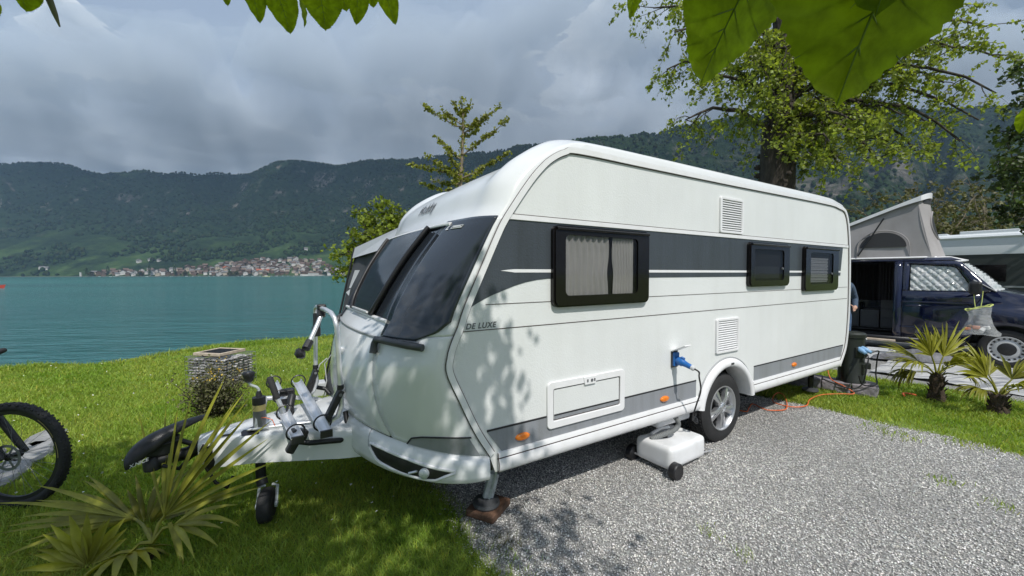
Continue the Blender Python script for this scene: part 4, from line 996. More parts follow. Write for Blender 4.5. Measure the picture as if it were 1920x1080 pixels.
# drawbar cover, open slots, hitch and jockey wheel
def abar(x):  # half width, top z
    return float(np.interp(x, [3.1, 3.3, 3.8, 4.02, 4.10], [.50, .44, .20, .135, .10])), float(np.interp(x, [3.1, 3.55, 3.8, 3.92, 4.1], [.585, .588, .580, .572, .548]))
g = MB(); xs = list(np.linspace(3.02, 4.10, 30)); sec = [(-1, -1.0), (-1, -.30), (-.985, -.12), (-.93, -.03), (-.80, 0), (-.5, .12), (0, .16), (.5, .12), (.80, 0), (.93, -.03), (.985, -.12), (1, -.30), (1, -1.0)]
vs = []
for x in xs:
    w, z = abar(x); ze = .392 if x < 4.0 else .392 + (x - 4.0) * .35
    for a, c in sec: vs.append((x, a * w, z + c * .10 if c > 0 else z + c * (z - ze)))
n = len(sec); g.add(vs, [[i * n + j, i * n + j + 1, (i + 1) * n + j + 1, (i + 1) * n + j] for i in range(len(xs) - 1) for j in range(n - 1)] + [list(range((len(xs) - 1) * n, len(xs) * n))])
db = g.build('drawbar_cover', 'white_gelcoat', CV, smooth=45)
for x0, x1, y in ((3.92, 3.985, .115), (3.78, 3.84, .13)):
    b = MB(); b.box((x0, y - .006, .575), (x1, y + .006, .5765 + abar(x0)[1] - .565)); b.build('cover_slot', 'dark_gasket', db)
g = MB(); k = 20
g.prism([(0, 0)] * 0 + [(3.775 + .062 * math.cos(2 * math.pi * i / k), .12 + .045 * math.sin(2 * math.pi * i / k)) for i in range(k)], 0, .004, axis_M((0, 0, .5915), (1, 0, 0), (0, 0, 1), (0, 1, 0))); g.build('shaft_opening', 'black_plastic', db)
g = MB(); g.add([(3.86, .10, .588), (3.70, .16, .588), (3.69, .20, .582), (3.71, .215, .576), (3.87, .17, .574), (3.875, .12, .584)], [[0, 1, 2, 3, 4, 5]]); g.build('handle_opening', 'black_plastic', db)
g = MB(); g.tube([(3.84, .15, .60), (3.76, .175, .602), (3.72, .19, .604)], .009, 8); g.tube([(3.79, .16, .60), (3.785, .15, .68), (3.782, .14, .70)], .011, 8); g.build('brake_handle', 'aluminium', db, smooth=50)
g = MB(); g.tube([(3.79, .15, .665), (3.74, .17, .668), (3.70, .19, .652), (3.685, .195, .61)], .0028, 5); g.build('breakaway_wire', 'orange_cable', db)
JX, JY = 3.772, .13
jk = MB().lathe([(.036, .50), (.036, .712), (.030, .715)], 18, Matrix.Translation((JX, JY, 0))).build('jockey_wheel', 'shaft_grey', CV, smooth=40)
MB().lathe([(.0375, .713), (.0375, .752)], 18, Matrix.Translation((JX, JY, 0))).build('yellow_band', 'yellow_tape', jk, smooth=40)
MB().lathe([(.0385, .752), (.0385, .80), (.02, .806), (.012, .84)], 18, Matrix.Translation((JX, JY, 0))).build('shaft_cap', 'black_plastic', jk, smooth=40)
MB().tube([(JX, JY, .82), (JX, JY, .852), (JX + .012, JY, .868), (JX + .042, JY, .885), (JX + .052, JY, .90), (JX + .053, JY, .93)], .009, 8).build('crank', 'galvanised', jk, smooth=50)
MB().lathe([(.016, .905), (.026, .915), (.026, .930), (.032, .945), (.036, .962), (.030, .974), (.0, .976)], 12, Matrix.Translation((JX + .053, JY, 0))).build('crank_knob', 'black_plastic', jk, smooth=40)
MB().tube([(JX, JY, .50), (JX, JY, .24)], .030, 12).build('lower_tube', 'black_metal', jk, smooth=50)
MB().tube([(JX, JY, .26), (JX - .01, JY + .02, .215)], .034, 10).build('wheel_head', 'black_metal', jk, smooth=50)
Mw = axis_M((JX - .03, JY + .09, .108), (.25, .97, 0), (0, 0, 1), (.97, -.25, 0))
tw = MB().lathe([(.05, -.035), (.085, -.04), (.103, -.030), (.108, -.015), (.108, .015), (.103, .030), (.085, .04), (.05, .035)], 28, Mw).build('small_tyre', 'rubber', jk, smooth=50)
b = MB()
for e in (-1, 1): b.tube([Mw @ Vector((-.06, .105, e * .02)), Mw @ Vector((-.05, .10, e * .052)), Mw @ Vector((0, 0, e * .054))], .010, 6); b.lathe([(.02, e * .048), (.02, e * .062)], 10, Mw)
b.build('wheel_fork', 'galvanised', jk)
hc = MB(); hc.tube([(4.09, 0, .50), (4.16, 0, .47), (4.30, 0, .46)], [.045, .04, .035], 10); hc.lathe([(.045, -.05), (.05, 0), (.03, .03)], 14, Matrix.Translation((4.33, 0, .46))); hc.build('coupling', 'black_metal', CV, smooth=50)
b = MB(); b.tube([(4.12, .02, .52), (4.2, .02, .57), (4.28, .02, .56), (4.34, .02, .53)], .016, 8); b.tube([(4.14, .05, .46), (4.20, .05, .40), (4.28, .05, .44)], .012, 8); b.build('coupling_handle', 'black_metal', CV, smooth=50)
b = MB(); b.tube([(4.085, .10, .50), (4.07, .12, .54), (4.03, .13, .52), (4.03, .135, .46), (4.06, .12, .40), (4.01, .15, .30), (3.95, .17, .26), (3.92, .15, .32)], .010, 8); b.lathe([(.035, -.05), (.042, .0), (.035, .05)], 12, Matrix.Translation((4.03, .10, .43))); b.build('supply_plug', 'black_plastic', CV, smooth=50)
# corner steadies
def steady(x, y, s, mtl, fx):
    b = MB(); a, c = Vector((x, y, .40)), Vector((fx, y - .02 * s, .105))
    for e in (-1, 1):
        b.tube([a + Vector((0, e * .028, 0)), c + Vector((0, e * .020, 0))], .010, 4)
    d = (c - a); b.box((-.026, -.024, 0), (-.018, .024, d.length), Matrix.Translation(a) @ d.to_track_quat('Z', 'Y').to_matrix().to_4x4())
    st = b.build('corner_steady', mtl, CV)
    b = MB(); b.box((-.016, -.035, .45), (.018, .035, 1.0), Matrix.Translation(a) @ d.to_track_quat('Z', 'Y').to_matrix().to_4x4() @ Matrix.Scale(d.length, 4, (0, 0, 1))); b.build('leg_sleeve', mtl, st, bevel=.006)
    b = MB(); b.lathe([(.0, .062), (.085, .062), (.092, .075), (.086, .094), (.04, .108), (.0, .112)], 24, Matrix.Translation((fx + .01, y - .02 * s, 0)), cap=False); b.build('foot_plate', 'dark_grey_plastic', st, smooth=40)
steady(2.405, .93, 1, 'galvanised', 2.485)
steady(-2.27, .95, 1, 'black_metal', -2.32); steady(2.405, -.93, -1, 'galvanised', 2.485); steady(-2.27, -.95, -1, 'black_metal', -2.32)
b = MB(); b.box((.46, .62, .285), (.92, 1.05, .395)); b.build('waste_box', 'white_trim', CV, bevel=.02)
b = MB(); b.box((1.15, .55, .30), (1.30, .98, .39)); b.build('frame_bracket', 'white_trim', CV, bevel=.01)
# roof hatches and aerials low on the roof
for x in (.55, -1.2):
    b = MB(); b.box((x - .25, -.25, 2.555), (x + .25, .25, 2.62)); b.build('roof_hatch', 'white_trim', CV, bevel=.03)
b = MB(); b.box((.20, .80, 2.56), (.33, .86, 2.585)); b.build('roof_fitting', 'white_trim', CV, bevel=.008)
# ------------------------------------------------------------------ things on and round the caravan
def at_cv(name, label, cat, group=None): return empty(name, CV_LOC, CV_RZ, label, cat, group)
# bicycle carrier bolted over the drawbar
BC = at_cv('bike_carrier', 'silver and black bike carrier standing folded up on the white drawbar', 'bike carrier')
hoop = [(3.305, .35, .84), (3.312, .35, 1.05), (3.320, .35, 1.25), (3.330, .335, 1.31), (3.345, .28, 1.345), (3.36, .10, 1.355), (3.37, -.12, 1.352), (3.375, -.30, 1.35), (3.378, -.375, 1.33), (3.38, -.40, 1.27), (3.382, -.40, 1.05), (3.385, -.40, .83)]
MB().tube(hoop, .0165, 12).build('upright_hoop', 'aluminium', BC, smooth=60)
for y, x0, x1 in ((.35, 3.305, 3.42), (-.40, 3.385, 3.47)):
    b = MB(); b.tube([(x0, y, .862), (x0, y, .830)], .0215, 12); b.build('collar', 'black_plastic', BC, smooth=60)
    b = MB(); d = Vector((x1 - x0, .01, -.225)); M0 = Matrix.Translation((x0 - .004, y, .825)) @ d.to_track_quat('Z', 'X').to_matrix().to_4x4()
    b.box((-.020, -.030, 0), (.020, .030, d.length), M0, bev=.008); br = b.build('folding_bracket', 'black_plastic', BC)
    b = MB(); b.tube([(x0, y, .80), (x0 - .005, y, .72), (x0 + .02, y, .65), (x1 - .01, y, .60)], .017, 10); b.build('bent_tube', 'aluminium', BC, smooth=60)
    b = MB(); b.lathe([(.011, -.034), (.011, .034)], 10, axis_M((x0 + .004, y, .80), (1, 0, 0), (0, 0, 1), (0, -1, 0))); b.build('bolt', 'shaft_grey', br)
def rail_mb(p, q):
    p, q = Vector(p), Vector(q); d = q - p; M0 = Matrix.Translation(p) @ axis_M((0, 0, 0), *[(lambda yv, zv: (yv.cross(zv), yv, zv))(d.normalized(), (Vector((0, 0, 1)) - d.normalized() * d.normalized().z).normalized())][0])
    n = 9; vs = []; prof_ = [(.036 * math.cos(math.pi + math.pi * i / (n - 1)), .034 * math.sin(math.pi + math.pi * i / (n - 1))) for i in range(n)]
    prof_ = prof_ + [(a * .82, c * .80 + .002) for a, c in prof_[::-1]]
    m_ = len(prof_)
    for yy in (0, d.length): vs += [(a, yy, c) for a, c in prof_]
    b = MB(); b.add(vs, [[i, (i + 1) % m_, m_ + (i + 1) % m_, m_ + i] for i in range(m_)] + [[i, i + 1, m_ - 2 - i, m_ - 1 - i] for i in range(n - 1)] + [[m_ + i, m_ + i + 1, 2 * m_ - 2 - i, 2 * m_ - 1 - i] for i in range(n - 1)], M0); return b
def strap(c, d, r_, parent, a0=0, a1=360):
    d = Vector(d).normalized(); x = Vector((0, 0, 1)).cross(d).normalized(); z = d.cross(x)
    pts = [Vector(c) + (x * math.cos(R(a)) + z * math.sin(R(a))) * r_ for a in np.linspace(a0, a1, 22)]
    MB().tube(pts, .0055, 5).build('wheel_strap', 'black_plastic', parent, smooth=60)
RAILS = [((3.425, .62, .660), (3.520, -.50, .735)), ((3.575, .56, .635), (3.635, .15, .690)), ((3.635, -.10, .690), (3.69, -.52, .745))]
for p, q in RAILS:
    o = rail_mb(p, q).build('wheel_rail', 'aluminium', BC, smooth=35)
    d = Vector(q) - Vector(p); nrm = d.normalized()
    for f in ((.10, .92) if d.length > .8 else (.12, .85)): strap(Vector(p) + d * f + Vector((0, 0, .012)), d, .050, o)
    b = MB(); b.box((-.034, -.014, -.036), (.034, .004, .006), Matrix.Translation(p)); b.build('end_cap', 'black_plastic', o)
b = MB(); b.tube([(3.74, -.30, .668), (3.60, -.31, .655), (3.41, -.33, .60), (3.36, -.34, .58)], .018, 10); b.tube([(3.72, .17, .598), (3.60, .20, .600), (3.45, .22, .595), (3.36, .22, .575)], .018, 10)
b.tube([(3.74, -.30, .668), (3.755, -.15, .64), (3.75, .05, .60), (3.72, .17, .598)], .018, 10); b.build('base_tube', 'aluminium', BC, smooth=60)
b = MB(); b.tube([(3.575, .40, .555), (3.50, .42, .535), (3.32, .43, .515), (3.27, .40, .52), (3.26, .34, .56), (3.27, .30, .66)], .017, 10); b.build('base_frame', 'black_metal', BC, smooth=60)
b = MB(); b.tube([(3.47, -.44, .66), (3.38, -.46, .66), (3.31, -.44, .64), (3.28, -.40, .60)], .017, 10)
b.build('base_frame', 'black_metal', BC, smooth=60)
b = MB(); b.tube([(3.60, .0, .60), (3.58, -.05, .69), (3.57, -.08, .72)], .026, 10); b.build('base_post', 'black_metal', BC, smooth=60)
b = MB(); b.box((-.05, -.035, -.03), (.05, .035, .03), axis_M((3.56, .40, .60), (.9, .2, .3), (-.2, .97, 0), (-.3, 0, .95)), bev=.012); b.box((-.02, -.03, -.08), (.03, .03, 0), axis_M((3.575, .44, .575), (.85, .1, .5), (-.1, .99, 0), (-.5, 0, .85)), bev=.012); b.box((-.05, -.03, -.025), (.05, .03, .025), Matrix.Translation((3.60, -.20, .72)), bev=.01); b.build('clamp_block', 'black_plastic', BC)
MB().tube([(3.668, .10, .765), (3.628, .12, .655)], .0155, 10).build('lever_tube', 'aluminium', BC, smooth=60)
MB().tube([(3.712, .09, .915), (3.709, .09, .905), (3.668, .10, .762)], [.012, .021, .020], 12).build('lever_grip', 'rubber', BC, smooth=60)
arm = MB().tube([(3.372, -.06, 1.30), (3.40, -.03, 1.24), (3.462, .06, 1.125)], .0155, 12).build('frame_arm', 'aluminium', BC, smooth=60)
b = MB(); b.tube([(3.362, -.09, 1.375), (3.372, -.06, 1.29)], .030, 8); b.box((-.03, -.03, -.022), (.03, .03, .022), Matrix.Translation((3.366, -.08, 1.36)), bev=.008); b.build('arm_clamp', 'black_plastic', arm)
b = MB(); b.tube([(3.46, .06, 1.13), (3.49, .10, 1.085)], .028, 8); b.lathe([(.012, -.02), (.040, .0), (.040, .02), (.018, .045)], 10, axis_M((3.515, .12, 1.065), (0, 1, 0), (.5, 0, .86), (.86, 0, -.5)), cap=True); b.build('arm_jaw', 'black_plastic', arm, smooth=40)
b = MB(); b.tube([(3.382, -.26, 1.30), (3.384, -.25, 1.20)], .028, 8); b.box((-.03, -.03, -.05), (.03, .03, .03), Matrix.Translation((3.39, -.24, 1.17)), bev=.012); b.build('spare_clamp', 'black_plastic', BC)
b = MB(); b.tube([(3.60, .26, .60), (3.601, .262, .44)], .004, 5); b.build('strap_end', 'black_plastic', BC)

# black hitch cover shell standing beyond the coupling
HCV = at_cv('hitch_cover', 'black curved plastic cover shell lying over the tow hitch', 'hitch cover')
spine = [(4.050, -.06, .685, .026, .014), (4.13, -.04, .680, .050, .030), (4.22, -.02, .665, .072, .055), (4.31, 0, .632, .088, .090), (4.375, .02, .600, .090, .105), (4.415, .04, .560, .084, .090), (4.436, .05, .520, .068, .055)]
g = MB(); vs = []; nn = 16
for x, y, z, w, h in spine:
    for j in range(nn + 1):
        a = R(-20) + R(220) * j / nn; vs.append((x + .012 * math.sin(a), y + .82 * w * math.cos(a), z - h * .70 + .80 * h * math.sin(a)))
g.add(vs, [[i * (nn + 1) + j, i * (nn + 1) + j + 1, (i + 1) * (nn + 1) + j + 1, (i + 1) * (nn + 1) + j] for i in range(len(spine) - 1) for j in range(nn)])
o = g.build('cover_shell', 'black_plastic', HCV, smooth=60); so = o.modifiers.new('solid', 'SOLIDIFY'); so.thickness = .008; sb = o.modifiers.new('sub', 'SUBSURF'); sb.levels = sb.render_levels = 1
V, F = text_mesh('X.NICE', .030, .1, 0, .0006); b = MB(); b.add([(4.412 - v.x * .9, .112 + .006 * (v.x / .1), .482 + v.y * .9 + v.x * .30) for v in V], F); b.build('lettering', 'pale_print', HCV, fix=False)
b = MB(); b.tube([(4.33, .0, .50), (4.36, .0, .56)], .03, 8); b.box((4.20, -.03, .49), (4.34, .03, .60), bev=.01); b.build('inner_strap', 'black_metal', HCV)

# awning on the far side
AW = at_cv('awning', 'dark grey awning with pale roof pitched behind the caravan front', 'awning')
A0, A1, A2_, A3 = (2.36, -1.165, 2.16), (2.655, -2.6, 1.97), (3.10, -2.62, .0), (2.70, -1.165, .0)
def wrinkle(a, c): return .018 * math.sin(c * 17 + a * 5) + .012 * math.sin(a * 23 + c * 9)
g = MB(); g.grid(lambda a, c: Vector(A0).lerp(Vector(A1), a).lerp(Vector(A3).lerp(Vector(A2_), a), .075 + .925 * c) + Vector((wrinkle(a, c) * .8, 0, 0)), 14, 24); g.build('front_wall', 'awning_dark', AW, smooth=180)
g = MB(); g.grid(lambda a, c: Vector((2.37 - 4.2 * a, -1.165, 2.18)).lerp(Vector((2.665 - 4.6 * a, -2.62, 1.985)), c) + Vector((0, 0, .02 * math.sin(a * 20) * math.sin(c * 3.1))), 20, 8); g.build('awning_roof', 'awning_light', AW, smooth=180)
g = MB(); g.add([(2.372, -1.165, 2.175), (2.668, -2.615, 1.982), (2.705, -2.60, 1.835), (2.50, -1.165, 1.93)], [[0, 1, 2, 3]]); g.build('roof_flap', 'awning_light', AW)
g = MB(); g.grid(lambda a, c: Vector((2.65 - 4.55 * a, -2.615, 1.965)).lerp(Vector((3.10 - 5.2 * a, -2.65, 0)), c) + Vector((0, wrinkle(a * 3, c), 0)), 24, 12); g.build('outer_wall', 'awning_dark', AW, smooth=180)
g = MB(); g.add([(2.795, -1.62, 1.66), (2.842, -1.66, 1.66), (2.90, -1.72, 1.45), (2.885, -1.69, 1.45)], [[0, 1, 2, 3]]); g.add([(2.888, -1.70, 1.44), (2.93, -1.74, 1.40), (2.905, -1.70, 1.36)], [[0, 1, 2]]); g.build('emblem', 'awning_light', AW)
b = MB(); b.tube([(2.672, -2.62, 1.975), (3.115, -2.63, .0)], .014, 8); b.build('pole', 'black_metal', AW)
b = MB(); b.tube([(3.06, -2.5, .50), (3.14, -2.55, .42), (3.20, -2.6, .25), (3.26, -2.7, .02)], .008, 6); b.tube([(3.0, -2.3, .62), (3.10, -2.4, .45), (3.08, -2.4, .22), (3.12, -2.42, .05)], .006, 6); b.build('guy_line', 'pale_print', AW)
b = MB(); b.box((3.08, -2.62, .0), (3.24, -2.45, .20), bev=.02); b.build('ballast_bag', 'awning_light', AW)

# wooden block under the front foot
b = MB(); b.box((-.125, -.105, .012), (.125, .105, .062), bev=.012); o = b.build('wooden_block', 'wood_block', label='brown wooden block under the front steady foot', cat='wooden block')
o.location = cw(2.475, .905); o.rotation_euler = (0, 0, CV_RZ + .55)

# waste water tank
TK = empty('waste_tank', cw(.815, 1.10), CV_RZ + .04, 'white plastic rolling waste tank under the caravan with grey hose', 'waste tank')
bm = bmesh.new(); bmesh.ops.create_cube(bm, size=1)
for v in bm.verts: v.co = Vector((v.co.x * .50, v.co.y * .35, .135 + v.co.z * .19))
bmesh.ops.bevel(bm, geom=bm.edges[:], offset=.042, segments=4, affect='EDGES', profile=.5)
for _ in range(2): bmesh.ops.subdivide_edges(bm, edges=[e for e in bm.edges if e.calc_length() > .09], cuts=1, use_grid_fill=True)
for v in bm.verts:
    x, y, z = v.co
    if z > .15:
        v.co.z -= .028 * math.exp(-((x + .05) / .05) ** 2) * (1 if abs(y) < .16 else .5) + .014 * math.exp(-((x - .12) / .035) ** 2)
    if abs(y) > .15: v.co.y -= math.copysign(.012 * math.exp(-((x + .05) / .05) ** 2) + .010 * math.exp(-((x - .10) / .03) ** 2), y)
me = bpy.data.meshes.new('tank_body'); bm.to_mesh(me); bm.free(); me.materials.append(MATS['tank_plastic']); me.polygons.foreach_set('use_smooth', [True] * len(me.polygons))
o = bpy.data.objects.new('tank_body', me); COL.objects.link(o); o.parent = TK; sb = o.modifiers.new('sub', 'SUBSURF'); sb.levels = sb.render_levels = 1
body_tank = o
for y in (.205, -.205):
    Mw = axis_M((.235, y, .066), (1, 0, 0), (0, 0, 1), (0, -1, 0)); w = MB().lathe([(.022, -.028), (.058, -.030), (.066, -.022), (.066, .022), (.058, .030), (.05, .022), (.022, .026), (.0, .026)], 28, Mw).build('tank_wheel', 'black_plastic', TK, smooth=35)
MB().tube([(.235, -.2, .066), (.235, .2, .066)], .010, 8).build('axle', 'aluminium', TK)
MB().lathe([(.030, .215), (.030, .245), (.022, .252), (.0, .252)], 16, Matrix.Translation((.06, -.02, 0))).build('filler_cap', 'black_plastic', TK, smooth=40)
b = MB(); b.tube([(-.24, .13, .06), (-.42, .13, .035), (-.42, -.13, .035), (-.24, -.13, .06)], .007, 6); b.build('pull_handle', 'aluminium', TK, smooth=60)
b = MB(); b.tube([(.12, -.10, .235), (.0, -.10, .255), (-.12, -.10, .24)], .014, 8); b.build('tank_grip', 'tank_plastic', TK, smooth=60)
# ribbed hose
pts = [Vector(p) for p in ((.80, 1.10, .41), (.775, 1.135, .36), (.785, 1.15, .32), (.85, 1.145, .285), (.93, 1.11, .26), (1.02, 1.06, .225))]
def smooth_path(P, n):
    out_ = []
    for i in range(len(P) - 1):
        p0, p1, p2, p3 = P[max(i - 1, 0)], P[i], P[i + 1], P[min(i + 2, len(P) - 1)]
        for k in range(n):
            f = k / n; out_.append(.5 * (2 * p1 + (p2 - p0) * f + (2 * p0 - 5 * p1 + 4 * p2 - p3) * f * f + (3 * p1 - p0 - 3 * p2 + p3) * f ** 3))
    return out_ + [P[-1]]
pp = smooth_path(pts, 16); o = MB().tube(pp, [.0185 + .003 * (i % 2) for i in range(len(pp))], 12).build('drain_hose', 'hose_grey', smooth=30, label='grey ribbed drain hose from the caravan floor into the waste tank', cat='hose')
o.location = CV_LOC; o.rotation_euler = (0, 0, CV_RZ)
# power lead in the inlet
PL = at_cv('power_lead', 'blue plug and black lead hanging from the caravan power inlet', 'power cable')
b = MB(); Mp = axis_M((.852, HW + .03, .895), (1, 0, 0), (0, .28, .96), (0, .96, -.28)); b.lathe([(.030, 0), (.033, .03), (.033, .055), (.026, .065), (.022, .10), (.020, .135), (.016, .14)], 18, Mp); b.box((-.012, .025, .03), (.012, .042, .06), Mp); pg = b.build('plug', 'blue_plug', PL, smooth=40)
b = MB(); b.lathe([(.021, .138), (.021, .158), (.012, .166)], 14, Mp); b.build('plug_nut', 'pale_print', PL, smooth=40)
tipp = Mp @ Vector((0, 0, .165))
pp = smooth_path([tipp, tipp + Vector((-.012, .03, -.02)), Vector((.80, 1.345, .78)), Vector((.752, 1.33, .66)), Vector((.715, 1.27, .52)), Vector((.70, 1.235, .425)), Vector((.645, 1.20, .352)), Vector((.56, 1.16, .345)), Vector((.48, 1.12, .40))], 8); MB().tube(pp, .0065, 8).build('lead', 'black_plastic', PL, smooth=60)
b = MB(); b.tube(smooth_path([Vector((.655, 1.205, .36)), Vector((.63, 1.22, .335)), Vector((.60, 1.20, .35)), Vector((.62, 1.19, .37)), Vector((.65, 1.20, .35))], 5), .011, 6); b.build('lead_loop', 'black_plastic', PL, smooth=60)
# orange extension lead on the gravel and grass
def glead(pts, r_, name, lab, mtl='orange_cable', cat='cable'):
    P = [Vector((x, y, z)) for x, y, z in pts]; MB().tube(smooth_path(P, 8), r_, 7).build(name, mtl, smooth=60, label=lab, cat=cat)
glead([(2.50, 4.75, .02), (2.66, 4.452, .022), (2.78, 4.56, .022), (2.909, 4.70, .026), (2.93, 4.55, .025), (2.968, 4.48, .025), (3.15, 4.50, .022), (3.272, 4.62, .025), (3.42, 4.85, .03), (3.50, 5.02, .04), (3.46, 5.06, .05), (3.33, 4.95, .04), (3.20, 4.74, .03), (3.30, 4.58, .03), (3.50, 4.62, .03), (3.72, 4.85, .03), (4.0, 5.02, .035), (4.25, 5.04, .04), (4.42, 5.02, .05), (4.36, 5.10, .12), (4.33, 5.28, .17), (4.34, 5.36, .30)], .0065, 'extension_lead', 'thin orange extension lead lying in loops behind the caravan wheel')
glead([(4.98, 4.93, .05), (5.03, 5.0, .055), (5.10, 5.0, .055), (5.14, 4.94, .05)], .011, 'tent_ring', 'orange rubber loop lying in the grass under the palm', 'orange_cable', 'loop')

# service post on its stone
ST = empty('stone_kerb', (4.42, 5.36, 0), -.72, 'low grey stone blocks in the grass under the service post', 'stone kerb')
for i, (x0, x1) in enumerate(((-.52, -.12), (-.112, .19), (.198, .46))):
    bm = bmesh.new(); bmesh.ops.create_cube(bm, size=1); q2 = random.Random(i)
    for v in bm.verts: v.co = Vector((x0 + (v.co.x + .5) * (x1 - x0), v.co.y * .34, .07 + v.co.z * .15))
    bmesh.ops.subdivide_edges(bm, edges=bm.edges[:], cuts=2, use_grid_fill=True)
    for v in bm.verts: v.co += Vector((q2.uniform(-.008, .008), q2.uniform(-.014, .014), q2.uniform(-.01, .01)))
    me = bpy.data.meshes.new('stone'); bm.to_mesh(me); bm.free(); me.materials.append(MATS['kerb_stone']); o = bpy.data.objects.new('stone', me); COL.objects.link(o); o.parent = ST
    bv = o.modifiers.new('bevel', 'BEVEL'); bv.width = .012; bv.segments = 2
SP = empty('service_post', (4.58, 5.26, .14), .35, 'dark green service post with blue plugs behind the caravan', 'service post')
MB().lathe([(.155, 0), (.155, .03), (.142, .05), (.136, .60), (.150, .61), (.152, .655), (.13, .675), (.0, .68)], 32).build('post_body', 'pedestal_green', SP, smooth=35)
for z, a in ((.42, -2.0), (.42, -.8), (.20, -1.4)):
    b = MB(); b.box((-.055, .12, -.07), (.055, .152, .07), Matrix.Translation((0, 0, z)) @ Matrix.Rotation(a - math.pi / 2, 4, 'Z'), bev=.01); b.build('socket_cover', 'pedestal_green', SP)
b = MB(); b.box((.10, -.075, .20), (.19, -.005, .28), Matrix.Rotation(-.9, 4, 'Z'), bev=.01); b.build('tap_spout', 'pedestal_green', SP)
b = MB(); b.lathe([(.012, 0), (.012, .012), (.0, .014)], 10, axis_M((.10, -.104, .585), (0, 0, 1), (.69, .72, 0), (.69, -.72, 0))); b.build('badge', 'pale_print', SP)
for i, (a, z, c) in enumerate(((-2.02, .47, 'pale_blue_plug'), (-1.72, .48, 'pale_blue_plug'))):
    d = Vector((math.cos(a), math.sin(a), -.35)).normalized(); p0 = Vector((math.cos(a) * .13, math.sin(a) * .13, z)); M0 = Matrix.Translation(p0) @ d.to_track_quat('Z', 'Y').to_matrix().to_4x4()
    b = MB(); b.lathe([(.030, 0), (.032, .06), (.024, .07), (.020, .12), (.0, .125)], 14, M0); o = b.build('supply_plug', c, smooth=40, label=('left' if i == 0 else 'right') + ' one of two pale blue plugs in the dark green service post', cat='plug'); o.matrix_world = Matrix.Translation(SP.location) @ Matrix.Rotation(.35, 4, 'Z')
MP = Matrix.Translation(SP.location) @ Matrix.Rotation(.35, 4, 'Z')
def plead(a, pts, name, lab):
    MB().tube(smooth_path([MP @ Vector(p) for p in pts], 8), .008, 7).build(name, 'black_plastic', smooth=60, label=lab, cat='cable')
plead(0, [(-.10, -.225, .425), (-.13, -.26, .38), (-.17, -.26, .22), (-.20, -.24, .05), (-.30, -.16, -.02), (-.42, .10, .05)], 'supply_lead', 'black lead running from the service post to the caravan')
plead(0, [(-.035, -.24, .44), (.06, -.27, .46), (.135, -.22, .36), (.15, -.20, .15), (.08, -.25, .03), (-.06, -.26, .015), (-.17, -.22, .04), (-.20, -.20, .15)], 'supply_lead', 'black lead looped down the front of the service post')

# gabion basket with wire mesh and a tray on top
GB = empty('gabion_basket', (-4.27, 5.72, 0), -.20, 'square wire gabion filled with grey stones near the lake', 'gabion basket')
gw_, gd_, gh_ = .64, .52, .43
q2 = np.random.default_rng(4); st_m = []
for i in range(5):
    bm = bmesh.new(); bmesh.ops.create_icosphere(bm, subdivisions=1, radius=.5)
    for v in bm.verts: v.co = v.co * q2.uniform(.78, 1.12)
    me = bpy.data.meshes.new('stone'); bm.to_mesh(me); bm.free(); me.materials.append(MATS['stone_grey'])
    ca = me.color_attributes.new('v', 'FLOAT_COLOR', 'POINT'); k = (.55, .85, 1.0, 1.25, 1.7)[i]; ca.data.foreach_set('color', [k, k, k, 1] * len(me.vertices)); st_m.append(me)
nx, nz_ = 7, 11
for j in range(nz_):
    for face in range(4):
        ln = gw_ if face < 2 else gd_; cnt = nx if face < 2 else 6
        for i in range(cnt):
            if face == 1: continue
            o = bpy.data.objects.new('stone', st_m[q2.integers(5)]); COL.objects.link(o); o.parent = GB
            s_ = ln / cnt; u_ = -ln / 2 + s_ * (i + .5) + q2.uniform(-.02, .02) * (1 if 0 < i < cnt - 1 else .2)
            o.scale = (s_ * q2.uniform(.95, 1.35), .08 * q2.uniform(.8, 1.2), gh_ / nz_ * q2.uniform(.75, .95)); zc = gh_ / nz_ * (j + .5)
            if face == 0: o.location = (u_, -gd_ / 2 + .045, zc)
            elif face == 2: o.location = (gw_ / 2 - .045, u_, zc); o.rotation_euler = (0, 0, math.pi / 2)
            else: o.location = (-gw_ / 2 + .045, u_, zc); o.rotation_euler = (0, 0, math.pi / 2)
b = MB(); b.box((-gw_/2 + .06, -gd_/2 + .06, 0), (gw_/2 - .06, gd_/2 - .04, gh_ - .04)); b.build('core', 'stone_grey', GB)
b = MB(); e = .008
for z in np.linspace(.0, gh_ + .02, 8): b.tube([(-gw_/2 - e, -gd_/2 - e, z), (gw_/2 + e, -gd_/2 - e, z), (gw_/2 + e, gd_/2 + e, z), (-gw_/2 - e, gd_/2 + e, z)], .0028, 4, closed=True)
for x in np.linspace(-gw_/2 - e, gw_/2 + e, 12):
    b.tube([(x, -gd_/2 - e, 0), (x, -gd_/2 - e, gh_ + .02)], .0028, 4); b.tube([(x, -gd_/2 - e, gh_ + .02), (x, gd_/2 + e, gh_ + .02)], .0028, 4)
for y in np.linspace(-gd_/2 - e, gd_/2 + e, 8):
    for s in (-1, 1): b.tube([(s * (gw_/2 + e), y, 0), (s * (gw_/2 + e), y, gh_ + .02)], .0028, 4)
b.build('wire_mesh', 'wire', GB, kind='stuff')
TR = empty('grill_tray', (-4.30, 5.76, gh_ + .03), -.20, 'wooden framed black grate lying on top of the gabion', 'grate')
b = MB(); b.box((-.23, -.235, 0), (.23, -.19, .04)); b.box((-.23, .15, 0), (.23, .19, .04)); b.box((-.23, -.19, 0), (-.195, .15, .04)); b.box((.195, -.19, 0), (.23, .15, .04)); b.build('tray_frame', 'tray_board', TR, bevel=.004)
b = MB(); b.box((-.195, -.19, .004), (.195, .15, .010)); b.build('tray_floor', 'black_metal', TR)
